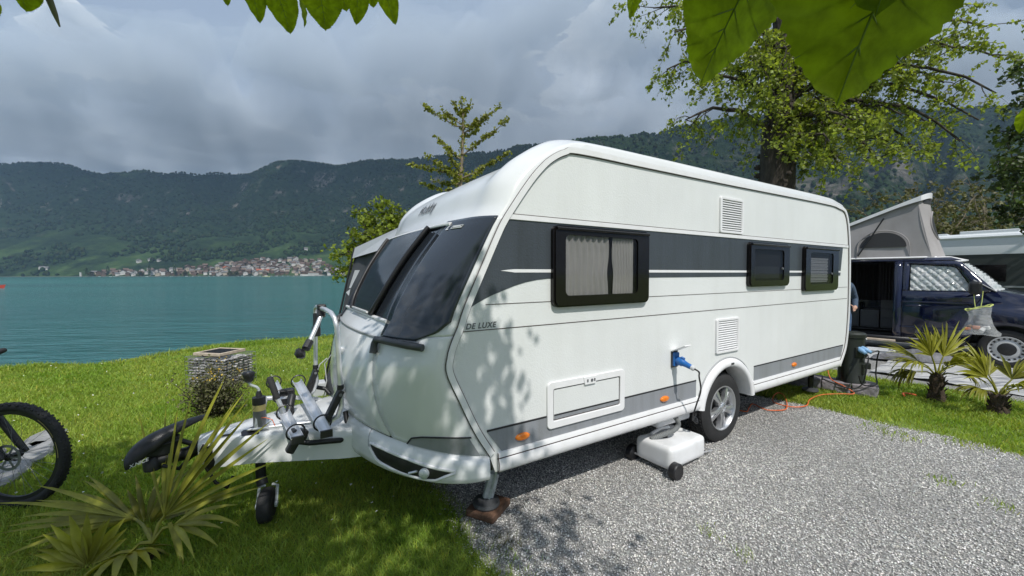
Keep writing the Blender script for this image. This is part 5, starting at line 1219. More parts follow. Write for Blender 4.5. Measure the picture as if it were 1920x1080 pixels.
for i in range(14):
    if i == 0: b = MB(); b.box((-.006, -.19, .026), (.006, .15, .034)); o0 = b.build('grate_bar', 'black_metal', TR); o0.location = (-.18, 0, 0)
    else: copy_of(o0, TR, (-.18 + .36 * i / 13, 0, 0))
for i, (x, y) in enumerate(((.27, .02), (-.27, .10))):
    o = bpy.data.objects.new('top_stone', st_m[3]); COL.objects.link(o); o.parent = GB; o.location = (x, y, gh_ - .01); o.scale = (.12, .3, .07)

# flat stone slab in the lawn
SL = empty('stone_slab', (-4.35, 3.42, 0), 0, 'flat grey rock slabs set in the lawn behind the bicycle wheel', 'stone slab')
q3 = random.Random(3)
for cx, cy, rx, ry, a in ((-.18, .32, .30, .13, 2.2), (.06, .02, .30, .15, 2.35), (.30, -.34, .28, .14, 2.3), (-.28, -.06, .20, .12, 2.1)):
    k = 14; top = []; 
    for i in range(k):
        t_ = 2 * math.pi * i / k; f = q3.uniform(.85, 1.12); x, y = rx * math.cos(t_) * f, ry * math.sin(t_) * f
        top.append((cx + x * math.cos(a) - y * math.sin(a), cy + x * math.sin(a) + y * math.cos(a)))
    b = MB(); b.add([(x, y, -.03) for x, y in top] + [(x, y, .035) for x, y in top] + [(cx + (x - cx) * .85, cy + (y - cy) * .85, .055) for x, y in top], [[i + r_ * k, (i + 1) % k + r_ * k, (i + 1) % k + (r_ + 1) * k, i + (r_ + 1) * k] for r_ in (0, 1) for i in range(k)] + [list(range(2 * k, 3 * k))]); b.build('slab', 'slate', SL)

# mountain bike at the left edge: its front half stands in view
BK = empty('mountain_bike', (-3.50, 2.66, 0), .03, 'black mountain bike parked on the lawn, front wheel in view', 'bicycle')
WR = .368
def bike_wheel(x, yw):
    Mw = axis_M((x, 0, WR), (1, 0, 0), (0, 0, 1), (0, -1, 0))
    ty = MB(); k = 72; n = 14; vs = []
    for i in range(k):
        a = 2 * math.pi * i / k
        for j in range(n):
            c = 2 * math.pi * j / n; rr = WR - .029 + .029 * math.cos(c); vs.append((rr * math.cos(a), rr * math.sin(a), .029 * math.sin(c)))
    ty.add(vs, [[i * n + j, i * n + (j + 1) % n, ((i + 1) % k) * n + (j + 1) % n, ((i + 1) % k) * n + j] for i in range(k) for j in range(n)], Mw)
    o = ty.build('bike_wheel', 'rubber', BK, smooth=60)
    b = MB()
    for i in range(90):
        a = 2 * math.pi * i / 90
        for zz in (-.016, .016) if i % 2 else (-.024, 0, .024):
            b.box((WR - .008 - abs(zz) * .35, -.006, zz - .006), (WR + .002 - abs(zz) * .35, .006, zz + .006), Mw @ Matrix.Rotation(a, 4, 'Z'))
    b.build('tread', 'rubber', o, kind='stuff')
    MB().lathe([(WR - .052, -.013), (WR - .080, -.010), (WR - .083, 0), (WR - .080, .010), (WR - .052, .013)], 72, Mw, cap=False).build('rim', 'black_metal', o, smooth=50)
    b = MB()
    for i in range(28):
        a = 2 * math.pi * i / 28; t_ = a + (.45 if i % 4 < 2 else -.45); z = .026 if i % 2 else -.026
        b.tube([(.022 * math.cos(t_), .022 * math.sin(t_), z), ((WR - .08) * math.cos(a), (WR - .08) * math.sin(a), 0)], .0011, 4, M=Mw)
    b.build('spoke', 'shaft_grey', o, kind='stuff')
    MB().lathe([(.012, -.05), (.026, -.034), (.018, -.02), (.018, .02), (.026, .034), (.012, .05)], 16, Mw).build('hub', 'black_metal', o, smooth=50)
    b = MB(); b.lathe([(.090, .037), (.090, .039), (.072, .039), (.072, .037), (.090, .037)], 40, Mw, cap=False)
    for i in range(6): b.box((.015, -.006, .037), (.075, .006, .039), Mw @ Matrix.Rotation(i * 1.047, 4, 'Z'))
    b.build('brake_disc', 'shaft_grey', o, smooth=40)
    b = MB()
    for a0, a1 in ((R(24), R(52)), (R(-2), R(18))):
        vs = []; 
        for i in range(13):
            a = a0 + (a1 - a0) * i / 12; vs += [((WR - .052) * math.cos(a), (WR - .052) * math.sin(a), -.0215 - .003), ((WR - .042) * math.cos(a), (WR - .042) * math.sin(a), -.0275 - .003)]
        b.add(vs, [[2 * i, 2 * i + 1, 2 * i + 3, 2 * i + 2] for i in range(12)], axis_M((x, 0, WR), (1, 0, 0), (0, 0, 1), (0, 1, 0)))
    b.build('tyre_print', 'yellow_tape', o)
    return o
bike_wheel(.065, 0); bike_wheel(-1.12, 0)
b = MB()
for y in (-.065, .065): b.tube([(.07, y, WR), (.025, y, WR + .055), (-.155, y, WR + .31)], [.017, .021, .023], 10)
b.tube([(-.155, -.065, WR + .31), (-.165, 0, WR + .335), (-.155, .065, WR + .31)], .03, 10); fk = b.build('fork', 'black_plastic', BK, smooth=60)
b = MB()
for y in (-.065, .065): b.tube([(-.150, y, WR + .30), (-.30, y, WR + .51)], .016, 10)
b.build('stanchion', 'shaft_grey', fk, smooth=60)
b = MB(); b.tube([(-.035, -.07, WR + .13), (-.010, -.07, WR + .10)], .026, 10); b.build('fork_ring', 'blue_plug', fk, smooth=60)
b = MB(); b.box((-.05, -.10, -.03), (.05, -.03, .035), Matrix.Translation((-.075, 0, WR - .01)), bev=.012); b.tube([(-.05, -.075, WR), (-.18, -.08, WR - .02), (-.30, -.05, WR + .02), (-.46, 0, WR + .10)], .022, 8); b.build('brake_caliper', 'black_metal', BK, smooth=50)
b = MB(); b.tube([(-.24, 0, WR + .40), (-.30, 0, WR + .52)], .032, 12); b.tube([(-.25, 0, WR + .42), (-.45, 0, WR + .18), (-.66, 0, WR - .02)], .042, 12); b.tube([(-.29, 0, WR + .50), (-.78, 0, WR + .42)], .028, 12); b.tube([(-.66, 0, WR - .02), (-.82, 0, WR + .50)], .026, 12)
for y in (-.06, .06): b.tube([(-.66, y * .6, WR - .02), (-1.12, y, WR)], .014, 8); b.tube([(-.78, y * .5, WR + .40), (-1.12, y, WR)], .012, 8)
b.build('frame', 'black_plastic', BK, smooth=60)
b = MB(); b.tube([(-.33, 0, WR + .53), (-.27, 0, WR + .60)], .022, 8); b.tube([(-.42, -.36, WR + .66), (-.31, -.10, WR + .62), (-.29, 0, WR + .60), (-.31, .10, WR + .62), (-.42, .36, WR + .66)], .016, 10); b.build('handlebar', 'black_metal', BK, smooth=60)
for y in (-.33, .33): MB().tube([(-.425, y * 1.12, WR + .662), (-.385, y * .85, WR + .648)], .019, 10).build('grip', 'rubber', BK, smooth=60)
b = MB(); b.box((-.98, -.07, WR + .60), (-.72, .07, WR + .645), bev=.02); b.tube([(-.82, 0, WR + .50), (-.85, 0, WR + .61)], .016, 8); b.build('saddle', 'rubber', BK)
b = MB(); b.lathe([(.09, -.01), (.09, .01)], 24, axis_M((-.66, -.06, WR - .02), (1, 0, 0), (0, 0, 1), (0, -1, 0)))
for s in (-1, 1): b.tube([(-.66, s * .09, WR - .02), (-.66 + s * .12, s * .10, WR - .02 - s * .12)], .012, 6); b.box((-.70 + s * .12, min(s * .10, s * .19), WR - .03 - s * .12), (-.62 + s * .12, max(s * .10, s * .19), WR - .01 - s * .12))
b.build('crankset', 'black_metal', BK)
b = MB(); b.tube([(-.62, .05, WR - .03), (-.55, .18, .0)], .008, 6); b.build('kickstand', 'black_metal', BK)
# ------------------------------------------------------------------ blue camper van (local: x forward, y away from us, z up)
VD = Vector((.682, -.7314, 0))
VN = empty('camper_van', (8.209, 6.501, 0), math.atan2(VD.y, VD.x), 'dark navy camper van with raised grey pop up roof and open sliding door', 'camper van')
VW = 1.90
def vy(z):           # near side surface: belly, belt, tumblehome
    return float(np.interp(z, [.28, .5, .85, 1.02, 1.12, 1.30, 1.60, 1.84, 1.90], [.05, .012, -.012, -.006, .004, .02, .085, .155, .20]))
def vplate(name, pts, mtl, parent=None, out_=0.0, thick=.02, sm=30, both=True, nz_=None, **kw):
    """panel of the van side: outline in (x, z), bent to the side's section by slicing it in height"""
    res = None
    bm = bmesh.new(); vs = [bm.verts.new((x, 0, z)) for x, z in pts]; bm.faces.new(vs)
    for z in (.5, .85, 1.02, 1.12, 1.30, 1.45, 1.60, 1.72):
        bmesh.ops.bisect_plane(bm, geom=bm.verts[:] + bm.edges[:] + bm.faces[:], plane_co=(0, 0, z), plane_no=(0, 0, 1))
    for s in ((0, 1) if both else (0,)):
        b = MB(); bm.verts.index_update()
        b.add([(v.co.x, (vy(v.co.z) - out_) if s == 0 else VW - vy(v.co.z) + out_, v.co.z) for v in bm.verts], [[v.index for v in f.verts] for f in bm.faces])
        o = b.build(name, mtl, parent or VN, smooth=sm, **kw); so = o.modifiers.new('solid', 'SOLIDIFY'); so.thickness = thick; so.offset = 0
        if s == 0: res = o
    bm.free(); return res
def arc(cx, cz, r_, a0, a1, n=14): return [(cx + r_ * math.cos(R(a0 + (a1 - a0) * i / n)), cz + r_ * math.sin(R(a0 + (a1 - a0) * i / n))) for i in range(n + 1)]
WF, WB, WZ = .03, -3.17, .325
roof_z = 1.88
# front wing with arch, front door, post, sill, rear quarter
vplate('front_wing', [(-.335, 1.02), (-.335, .62)] + arc(WF, WZ, .40, 150, 20)[0:] + [(.50, .40), (.80, .42), (.86, .62), (.80, .92), (.55, 1.08), (.20, 1.22), (-.12, 1.30), (-.22, 1.25)], 'navy_paint')
vplate('front_door', [(-1.225, .40), (-.42, .40), (-.36, .52), (-.345, .62), (-.345, 1.02), (-.23, 1.255), (-.30, 1.27), (-1.225, 1.27)], 'navy_paint')
vplate('door_frame', [(-1.225, 1.275), (-1.225, 1.83), (-.60, 1.82), (-.50, 1.80), (-.12, 1.31), (-.24, 1.275), (-.30, 1.275), (-.345, 1.30), (-.54, 1.70), (-.60, 1.735), (-1.135, 1.785), (-1.15, 1.275)], 'navy_paint')
vplate('door_pillar', [(-1.235, .40), (-1.235, 1.83), (-1.345, 1.83), (-1.345, .40)], 'navy_paint')
vplate('roof_rail', [(-.50, 1.835), (-3.85, 1.86), (-3.85, 1.90), (-.62, 1.885)], 'navy_paint')
vplate('sill', [(-.42, .395), (-.44, .29), (-2.76, .29), (-2.74, .395)], 'black_plastic')
vplate('rear_quarter', [(-2.52, .40), (-2.74, .40)] + arc(WB, WZ, .40, 10, 170) + [(-3.70, .40), (-3.92, .45), (-3.95, 1.1), (-3.88, 1.855), (-2.52, 1.855)], 'navy_paint')
vplate('sliding_door', [(-2.56, .42), (-3.70, .42), (-3.70, 1.82), (-2.56, 1.82)], 'navy_paint', out_=.07, both=False)
vplate('far_door', [(-1.36, .40), (-2.50, .40), (-2.50, 1.83), (-1.36, 1.83)], 'navy_paint', both=True) if 0 else None
b = MB(); b.box((-2.52, VW - .09, .40), (-1.34, VW - .06, 1.86)); b.build('far_wall', 'navy_paint', VN)
gl = vplate('side_window', [(-1.137, 1.283), (-.31, 1.283), (-.355, 1.31), (-.545, 1.695), (-.605, 1.73), (-1.125, 1.778)], 'van_glass', thick=.006, out_=-.012)
# quilted silver blind behind the glass
def zc(x): return float(np.interp(x, [-1.13, -.61, -.55, -.36, -.31], [1.77, 1.722, 1.69, 1.315, 1.29]))
g = MB(); nx_, nz_ = 34, 22
def quilt(a, c):
    x = -1.125 + .80 * a; z0, z1 = 1.287, zc(x) - .005; z = z0 + (z1 - z0) * c
    q_ = abs(math.sin((x * 1.2 + z) * 24)) * abs(math.sin((x * 1.2 - z) * 24))
    return (x, vy(z) + .045 - .028 * q_ ** .5 + .006 * mnoise.noise(Vector((x * 9, z * 9, 1))), z)
g.grid(quilt, 80, 44); g.build('foil_blind', 'foil', gl, smooth=180)
b = MB(); b.tube([(-1.17, -.012, .98 + .02), (-1.15, -.040, 1.005), (-.98, -.044, 1.01), (-.965, -.012, 1.0)], .014, 8); b.build('door_handle', 'navy_paint', VN, smooth=60)
b = MB(); b.box((-.14, -.008, .895), (-.055, .004, .925)); b.build('side_lamp', 'pale_print', VN, bevel=.006)
for z in (.60, 1.075):
    b = MB(); b.tube([(x, vy(z) - .014, z) for x in (-1.22, -.36)], .012, 6); b.build('swage', 'navy_paint', VN, smooth=60)
# mirror
b = MB(); b.box((-.42, -.26, 1.24), (-.27, -.06, 1.46), bev=.04); b.tube([(-.33, -.08, 1.30), (-.30, .06, 1.28)], .035, 8); b.build('mirror', 'black_plastic', VN)
b = MB(); b.tube([(-.36, vy(1.46) - .02, 1.48), (-.10, .01, 1.285)], .012, 8); b.build('pillar_trim', 'shaft_grey', VN, smooth=60)
# bonnet, screen, roof, front and rear
def across(name, prof_, mtl, inset=0.02, crown=.03, parent=None, sm=40, n=14, thick=.02):
    """surface across the van: prof_ = (x, z, half width, forward bulge)"""
    g = MB()
    g.add([(x + bl * (1 - (2 * j / n - 1) ** 2), VW / 2 + hw * (2 * j / n - 1), z + crown * (1 - (2 * j / n - 1) ** 2)) for x, z, hw, bl in prof_ for j in range(n + 1)],
          [[i * (n + 1) + j, (i + 1) * (n + 1) + j, (i + 1) * (n + 1) + j + 1, i * (n + 1) + j + 1] for i in range(len(prof_) - 1) for j in range(n)])
    o = g.build(name, mtl, parent or VN, smooth=sm); so = o.modifiers.new('solid', 'SOLIDIFY'); so.thickness = thick; so.offset = -1; return o
across('bonnet', [(-.12, 1.30, .93, .22), (.20, 1.215, .935, .20), (.55, 1.08, .93, .18), (.80, .92, .91, .16)], 'navy_paint', crown=.02)
across('front_bumper', [(.80, .92, .91, .16), (.86, .62, .93, .15), (.82, .30, .92, .14)], 'navy_paint', crown=0)
across('rear_panel', [(-3.88, 1.86, .78, -.03), (-3.95, 1.1, .93, -.03), (-3.92, .35, .92, -.03)], 'navy_paint', crown=0)
ws = across('windscreen', [(-.53, 1.80, .775, .16), (-.34, 1.60, .83, .18), (-.13, 1.32, .90, .22)], 'van_glass', crown=.0, thick=.006)
g = MB(); n = 30
def wsf(a, c):
    x = np.interp(a, [0, .5, 1], [-.52, -.335, -.145]); z = np.interp(a, [0, .5, 1], [1.775, 1.585, 1.305]); hw = np.interp(a, [0, .5, 1], [.755, .81, .88]); bl = np.interp(a, [0, .5, 1], [.15, .17, .21]); t_ = 2 * c - 1
    q_ = abs(math.sin((a * .8 + c * 1.9) * 20)) * abs(math.sin((a * .8 - c * 1.9) * 20))
    return (x + bl * (1 - t_ * t_) - .035 + .03 * q_, VW / 2 + hw * t_, z - .02 + .03 * q_)
g.grid(wsf, 34, 60); g.build('foil_blind', 'foil', ws, smooth=180)
across('roof_front', [(-1.05, 1.905, .74, .10), (-.75, 1.89, .75, .14), (-.54, 1.815, .78, .16)], 'white_trim', crown=.035)
b = MB(); b.box((-3.86, .19, 1.865), (-.85, VW - .19, 1.905)); b.build('roof_plate', 'white_trim', VN)
b = MB(); b.tube([(-3.8, .165, 1.905), (-.98, .165, 1.90), (-.80, .30, 1.90)], .016, 8); b.build('drip_rail', 'white_trim', VN, smooth=60)
b = MB(); b.box((-3.9, .10, .33), (.5, VW - .10, .38)); b.build('floor', 'black_plastic', VN)
b = MB(); b.box((-1.34, .06, .385), (-2.55, .02, .40)) if 0 else b.box((-2.55, -.09, .30), (-1.30, .02, .335)); b.build('step_board', 'tray_board', VN, bevel=.006)
# inside: seat back, cabinets, curtains
b = MB(); b.box((-3.8, .9, .40), (-1.4, VW - .12, .42)); b.box((-3.85, .2, .385), (-3.80, VW - .15, 1.85)); b.box((-1.30, .14, .40), (-1.22, VW - .12, 1.0)); b.build('lining', 'van_interior', VN)
for x0, x1, z1, zs in ((-2.35, -1.95, .92, 2), (-1.93, -1.62, .80, 1), (-1.60, -1.36, 1.22, 4)):
    b = MB(); b.box((x0, 1.25, .42), (x1, VW - .13, z1)); cb_ = b.build('cabinet', 'cabinet_grey', VN, bevel=.008)
    for i in range(zs):
        h = (z1 - .44) / zs; b = MB(); b.box((x0 + .02, 1.235, .45 + h * i), (x1 - .02, 1.248, .43 + h * (i + 1))); b.build('drawer', 'cabinet_grey', cb_, bevel=.004)
b = MB(); b.box((-2.9, .75, .42), (-2.4, 1.6, .80), bev=.05); b.build('bench', 'van_interior', VN)
g = MB(); g.grid(lambda a, c: (-2.3 + .95 * a, 1.55 + .03 * math.sin(a * 60), 1.0 + .82 * c), 70, 2); g.build('curtain', 'dark_curtain', VN, smooth=180)
g = MB(); g.grid(lambda a, c: (-1.62 + .26 * a, .75 + .03 * math.sin(a * 34), 1.05 + .78 * c), 40, 2); g.build('curtain', 'dark_curtain', VN, smooth=180)
# wheels with steel rims
for x, y in ((WF, .02), (WB, .02), (WF, VW - .02), (WB, VW - .02)):
    s = 1 if y < 1 else -1
    Mw = axis_M((x, y, WZ), (1, 0, 0), (0, 0, 1), (0, -s, 0))
    w = MB().lathe([(.20, -.20), (.305, -.20), (.322, -.185), (.325, -.15), (.325, -.05), (.318, -.018), (.29, .0), (.235, .0), (.215, -.008)], 44, Mw, cap=False).build('wheel', 'rubber', VN, smooth=40)
    MB().lathe([(.216, -.012), (.210, .002), (.198, .0), (.188, -.024), (.165, -.034), (.125, -.012), (.105, -.012), (.095, -.03), (.0, -.03)], 40, Mw, cap=False).build('rim', 'steel_rim', w, smooth=40)
    b = MB()
    for i in range(18):
        a = 2 * math.pi * i / 18; b.box((.164, -.013, -.0335), (.186, .013, -.020), Mw @ Matrix.Rotation(a, 4, 'Z'))
    b.build('rim_slots', 'dark_gasket', w, kind='stuff')
    MB().lathe([(.104, -.016), (.098, -.004), (.06, .008), (.0, .010)], 24, Mw, cap=False).build('hub_cap', 'black_plastic', w, smooth=40)
    b = MB(); b.lathe([(.405, .0), (.405, -.30), (.0, -.30)], 28, Mw, cap=False); b.build('arch_liner', 'black_plastic', VN, smooth=60)
# pop-up roof: tilted shell, canvas, mesh windows, strut
def rline(x): return 3.005 + (x + 1.0) * .416         # underside of the shell along the van
g = MB(); nx_, ny2 = 30, 16; vs = []
for top in (0, 1):
    for i in range(nx_ + 1):
        for j in range(ny2 + 1):
            t_ = 2 * j / ny2 - 1; xf = -1.02 + .14 * (1 - abs(t_) ** 2.2); xb = -3.70; x = xb + (xf - xb) * i / nx_
            z = rline(x) + top * .062 + .05 * (1 - t_ * t_) * (1 if top else .8) - (.035 * max(0, (i / nx_ - .85) / .15) ** 2 if not top else .0)
            vs.append((x, VW / 2 + .74 * t_, z))
m_ = (nx_ + 1) * (ny2 + 1); idx = lambda k, i, j: k * m_ + i * (ny2 + 1) + j
fs = [[idx(k, i, j), idx(k, i + 1, j), idx(k, i + 1, j + 1), idx(k, i, j + 1)] for k in (0, 1) for i in range(nx_) for j in range(ny2)]
fs += [[idx(0, i, j), idx(0, i + 1, j), idx(1, i + 1, j), idx(1, i, j)] for j in (0, ny2) for i in range(nx_)] + [[idx(0, i, j), idx(0, i, j + 1), idx(1, i, j + 1), idx(1, i, j)] for i in (0, nx_) for j in range(ny2)]
g.add(vs, fs); pr = g.build('pop_up_roof', 'white_trim', VN, smooth=35)
g = MB(); g.add([(v[0], v[1], v[2] - .012) for v in vs[:m_] ], [f for f in fs[:nx_ * ny2]]); g.build('roof_lining', 'grey_fabric', pr, smooth=60)
g = MB(); g.grid(lambda a, c: Vector((-3.5 + 2.43 * a, .26, rline(-3.5 + 2.43 * a) + .01)).lerp(Vector((-3.5 + 2.64 * a, .20, 1.905)), c) + Vector((0, .018 * math.sin(a * 9) * math.sin(c * 3.1), 0)), 30, 14); g.build('side_canvas', 'canvas_grey', VN, smooth=180)
g = MB(); g.grid(lambda a, c: Vector((-3.5 + 2.43 * a, VW - .26, rline(-3.5 + 2.43 * a) + .01)).lerp(Vector((-3.5 + 2.64 * a, VW - .20, 1.905)), c), 20, 8); g.build('side_canvas', 'canvas_grey', VN, smooth=180)
def fcan(a, c):
    t_ = 2 * a - 1; bl = 1 - abs(t_) ** 2.4
    top = Vector((-1.07 + .16 * bl, VW / 2 + .69 * t_, rline(-1.07 + .16 * bl) - .05 * bl + .02)); bot = Vector((-.86 + .19 * bl, VW / 2 + .75 * t_, 1.90))
    return top.lerp(bot, c) + Vector((-.03 * math.sin(c * 3.14), 0, 0))
g = MB(); g.grid(fcan, 26, 14); fc = g.build('front_canvas', 'canvas_grey', VN, smooth=180)
g = MB()
def fwin(a, c):
    ang = 2 * math.pi * a; r_ = c; aa = .5 + .30 * r_ * math.cos(ang); cc = .47 + .28 * r_ * math.sin(ang); cc = min(cc, .66) if r_ > .3 else cc
    return fcan(aa, cc) + Vector((.008, -.0, .004))
g.grid(fwin, 30, 8); g.build('mesh_window', 'mesh_dark', fc, smooth=180)
b = MB(); b.tube([fcan(.5 + .31 * math.cos(t_), min(.47 + .29 * math.sin(t_), .67)) + Vector((.01, 0, 0)) for t_ in np.linspace(0, 2 * math.pi, 30)][:-1], .014, 6, closed=True); b.build('window_seam', 'canvas_grey', fc, smooth=60)
b = MB(); b.add([fcan(a, c_) [:] if 0 else (fcan(a, c_) + Vector((.012, 0, 0)))[:] for a in np.linspace(.10, .42, 7) for c_ in (.015, .065)], [[2 * i, 2 * i + 1, 2 * i + 3, 2 * i + 2] for i in range(6)]); b.build('vent_slot', 'mesh_dark', fc)
sy = lambda z: .20 + .06 * (z - 1.9) / 1.1 - .012
aw = [(-1.53 + .335 * math.cos(t_), 2.115 + .29 * math.sin(t_)) for t_ in np.linspace(0, math.pi, 20)]
b = MB(); b.add([(x, sy(z), z) for x, z in aw], [list(range(20))]); so_ = b.build('mesh_window', 'mesh_dark', VN)
b = MB(); b.tube([(x, sy(z) - .004, z) for x, z in [(-1.53 + .375 * math.cos(t_), 2.115 + .33 * math.sin(t_)) for t_ in np.linspace(0, math.pi, 24)]] + [(-1.91, sy(1.92), 1.92)], .009, 6); b.tube([(-1.155, sy(2.1), 2.115), (-1.14, sy(1.92), 1.92)], .009, 6); b.build('window_seam', 'canvas_grey', VN, smooth=60)
b = MB(); b.tube([(-1.52, .16, 2.68), (-1.72, .155, 2.28), (-1.89, .15, 1.95)], .013, 8); b.build('gas_strut', 'black_metal', VN)

# rubbish bag on the mirror
BG = empty('rubbish_bag', (8.209, 6.501, 0), math.atan2(VD.y, VD.x), 'clear plastic rubbish bag hanging from the van mirror', 'bag')
bx, by = -.30, -.20
g = MB()
def bagf(a, c):
    t_ = 2 * math.pi * a; w = np.interp(c, [0, .10, .35, .7, .92, 1], [.145, .13, .115, .165, .20, .19]); d_ = np.interp(c, [0, .2, .7, 1], [.05, .07, .12, .10])
    wob = .012 * math.sin(t_ * 5 + c * 7)
    x = bx + (w + wob) * math.cos(t_) + .02 * c + .03 * (c > .9) * math.cos(t_); y = by + (d_ + wob) * math.sin(t_)
    z = np.interp(c, [0, 1], [1.02, .565]) - .05 * math.cos(t_) * (1 - c) * -1 + .015 * math.sin(t_ * 3)
    return (x, y, z)
g.grid(bagf, 40, 14); g.add([bagf(i / 40, 1) for i in range(40)], [list(range(40))]); g.build('bag_film', 'bag_film', BG, smooth=180)
b = MB()
for s, xx in ((-1, -.36), (1, -.26)): b.tube([(xx, -.17, 1.30), (xx - .01 * s, -.20, 1.12), (xx - .02 * s, -.21, 1.03)], .006, 6)
b.tube([bagf(i / 40, .0) for i in range(40)], .010, 6, closed=True); b.build('drawstring', 'bag_green', BG, smooth=60)
q5 = random.Random(9)
for i in range(9):
    b = MB(); s_ = q5.uniform(.03, .06); b.box((-s_, -s_ * .7, -s_ * .6), (s_, s_ * .7, s_ * .6), Matrix.Translation((bx + q5.uniform(-.12, .14), by + q5.uniform(-.05, .05), q5.uniform(.61, .70))) @ Matrix.Rotation(q5.uniform(0, 3), 4, Vector((q5.random(), q5.random(), q5.random())).normalized()), bev=.01)
    b.build('waste', ('rubbish_orange', 'rubbish_white', 'rubbish_brown')[i % 3], BG)

# white motorhome behind the van
MH = empty('motorhome', (14.55, 13.0, 0), math.atan2(-.815, .58), 'white motorhome with dark lower side standing behind the blue van', 'motorhome')
b = MB(); pf = [(-1.12, 2.16), (-1.13, 2.60), (-1.08, 2.74), (-.95, 2.80), (.95, 2.80), (1.08, 2.74), (1.13, 2.60), (1.12, 2.16)]
b.add([(x, y, z) for x in (-3.0, 3.4) for y, z in pf], [[i, i + 1, 9 + i, 8 + i] for i in range(7)] + [list(range(8)), list(range(8, 16)), [0, 7, 15, 8]]); b.build('upper_body', 'motorhome_white', MH, smooth=30)
b = MB(); b.box((-2.98, -1.10, .45), (3.38, 1.10, 2.158)); b.build('lower_body', 'motorhome_dark', MH)
b = MB(); b.tube([(-3.0, -1.135, 2.68), (3.4, -1.135, 2.68)], .035, 8); b.build('awning_case', 'motorhome_white', MH, smooth=60)
for x0, x1, z0, z1 in ((-2.0, -1.0, 1.35, 1.85), (.2, 1.2, 1.35, 1.85)):
    b = MB(); b.box((x0, -1.125, z0), (x1, -1.10, z1)); b.build('window', 'black_acrylic', MH, bevel=.01)
for z in (1.18, 1.02): 
    b = MB(); b.box((-2.98, -1.112, z), (3.38, -1.10, z + .05)); b.build('side_trim', 'grey_trim', MH)
for x0, x1, h in ((-.35, .0, .05), (.25, 1.4, .09)):
    b = MB(); b.box((x0, -.9, 2.80), (x1, -.2, 2.80 + h), bev=.02); b.build('roof_light', 'motorhome_white', MH)
for x in (-1.9, 2.3):
    for y in (-1.08, 1.08):
        MB().lathe([(.0, -.12), (.34, -.12), (.34, .06), (.22, .08), (.0, .05)], 24, axis_M((x, y, .34), (1, 0, 0), (0, 0, 1), (0, -1 if y < 0 else 1, 0)), cap=False).build('wheel', 'rubber', MH, smooth=40)

# things in front of the van
g = MB(); g.grid(lambda a, c: Vector((5.75, 6.25, .012)).lerp(Vector((6.75, 4.75, .012)), a).lerp(Vector((7.55, 7.55, .012)).lerp(Vector((8.6, 5.95, .012)), a), c) + Vector((0, 0, .022 + .020 * mnoise.noise(Vector((a * 9, c * 7, 2))) + .012 * math.sin(c * 26 + 2 * math.sin(a * 6)))), 60, 60)
g.build('awning_mat', 'mat_stripe', smooth=180, label='rumpled white and grey striped ground mat before the van', cat='ground mat')
CR = empty('storage_tray', (6.86, 7.32, .03), -.55, 'flat white plastic tray on the mat by the service post', 'tray')
b = MB(); b.box((-.21, -.15, 0), (.21, .15, .012)); 
for lo, hi in (((-.21, -.15, .012), (.21, -.138, .15)), ((-.21, .138, .012), (.21, .15, .15)), ((-.21, -.138, .012), (-.198, .138, .15)), ((.198, -.138, .012), (.21, .138, .15))): b.box(lo, hi)
b.build('tray_body', 'white_plastic', CR)
b = MB(); b.ring(rrect(-.225, .225, -.165, .165, .02), rrect(-.20, .20, -.14, .14, .015), .145, .160, axis_M((0, 0, 0), (1, 0, 0), (0, 0, 1), (0, 1, 0))); b.build('tray_rim', 'white_plastic', CR)
g = MB()
def heap(a, c):
    x, y = 1.25 * (a - .5), .42 * (c - .5); h = max(0, (1 - (2 * a - 1) ** 2)) ** .6 * max(0, 1 - (2 * c - 1) ** 2) ** .5
    return (x, y, .01 + h * (.16 + .10 * mnoise.noise(Vector((a * 3, c * 2, 5))) + .04 * mnoise.noise(Vector((a * 11, c * 7, 1)))))
g.grid(heap, 40, 20); o = g.build('folded_tarpaulin', 'grey_fabric', smooth=180, label='crumpled grey tarpaulin heaped beside the white tray', cat='tarpaulin'); o.location = (7.25, 6.98, .04); o.rotation_euler = (0, 0, -.55)

# person behind the caravan, hands on hips
def skin_body(name, joints, bones, sub=2):
    me = bpy.data.meshes.new(name); me.from_pydata([j[0] for j in joints], bones, []); o = bpy.data.objects.new(name, me); COL.objects.link(o)
    sk = o.modifiers.new('skin', 'SKIN'); sk.use_smooth_shade = True
    for i, j in enumerate(joints): me.skin_vertices[0].data[i].radius = (j[1], j[2] if len(j) > 2 else j[1])
    me.skin_vertices[0].data[0].use_root = True
    ss = o.modifiers.new('sub', 'SUBSURF'); ss.levels = ss.render_levels = sub
    dg = bpy.context.evaluated_depsgraph_get(); m2 = bpy.data.meshes.new_from_object(o.evaluated_get(dg)); bpy.data.objects.remove(o); m2.name = name
    return m2
PS = empty('person', (5.92, 7.05, 0), 0.15, 'person in blue denim jacket and jeans standing with hand on hip by the van', 'person')
J = [((0, 0, .95), .15, .11), ((0, 0, 1.12), .135, .105), ((0, .01, 1.32), .165, .115), ((0, .01, 1.43), .10, .085), ((0, 0, 1.50), .055), ((0, -.01, 1.575), .075, .088), ((0, -.01, 1.66), .085, .098), ((0, -.0, 1.735), .055, .065),
     ((.16, .01, 1.405), .075), ((.235, .03, 1.36), .07), ((.385, .07, 1.14), .052), ((.27, -.03, 1.00), .042), ((.19, -.08, .97), .038),
     ((-.16, .01, 1.405), .075), ((-.235, .03, 1.36), .07), ((-.385, .07, 1.14), .052), ((-.27, -.03, 1.00), .042), ((-.19, -.08, .97), .038),
     ((.095, 0, .88), .11), ((.105, -.01, .50), .075), ((.11, .02, .12), .055), ((.115, .03, .055), .045), ((.125, -.12, .045), .04),
     ((-.095, 0, .88), .11), ((-.105, -.01, .50), .075), ((-.11, .02, .12), .055), ((-.115, .03, .055), .045), ((-.125, -.12, .045), .04)]
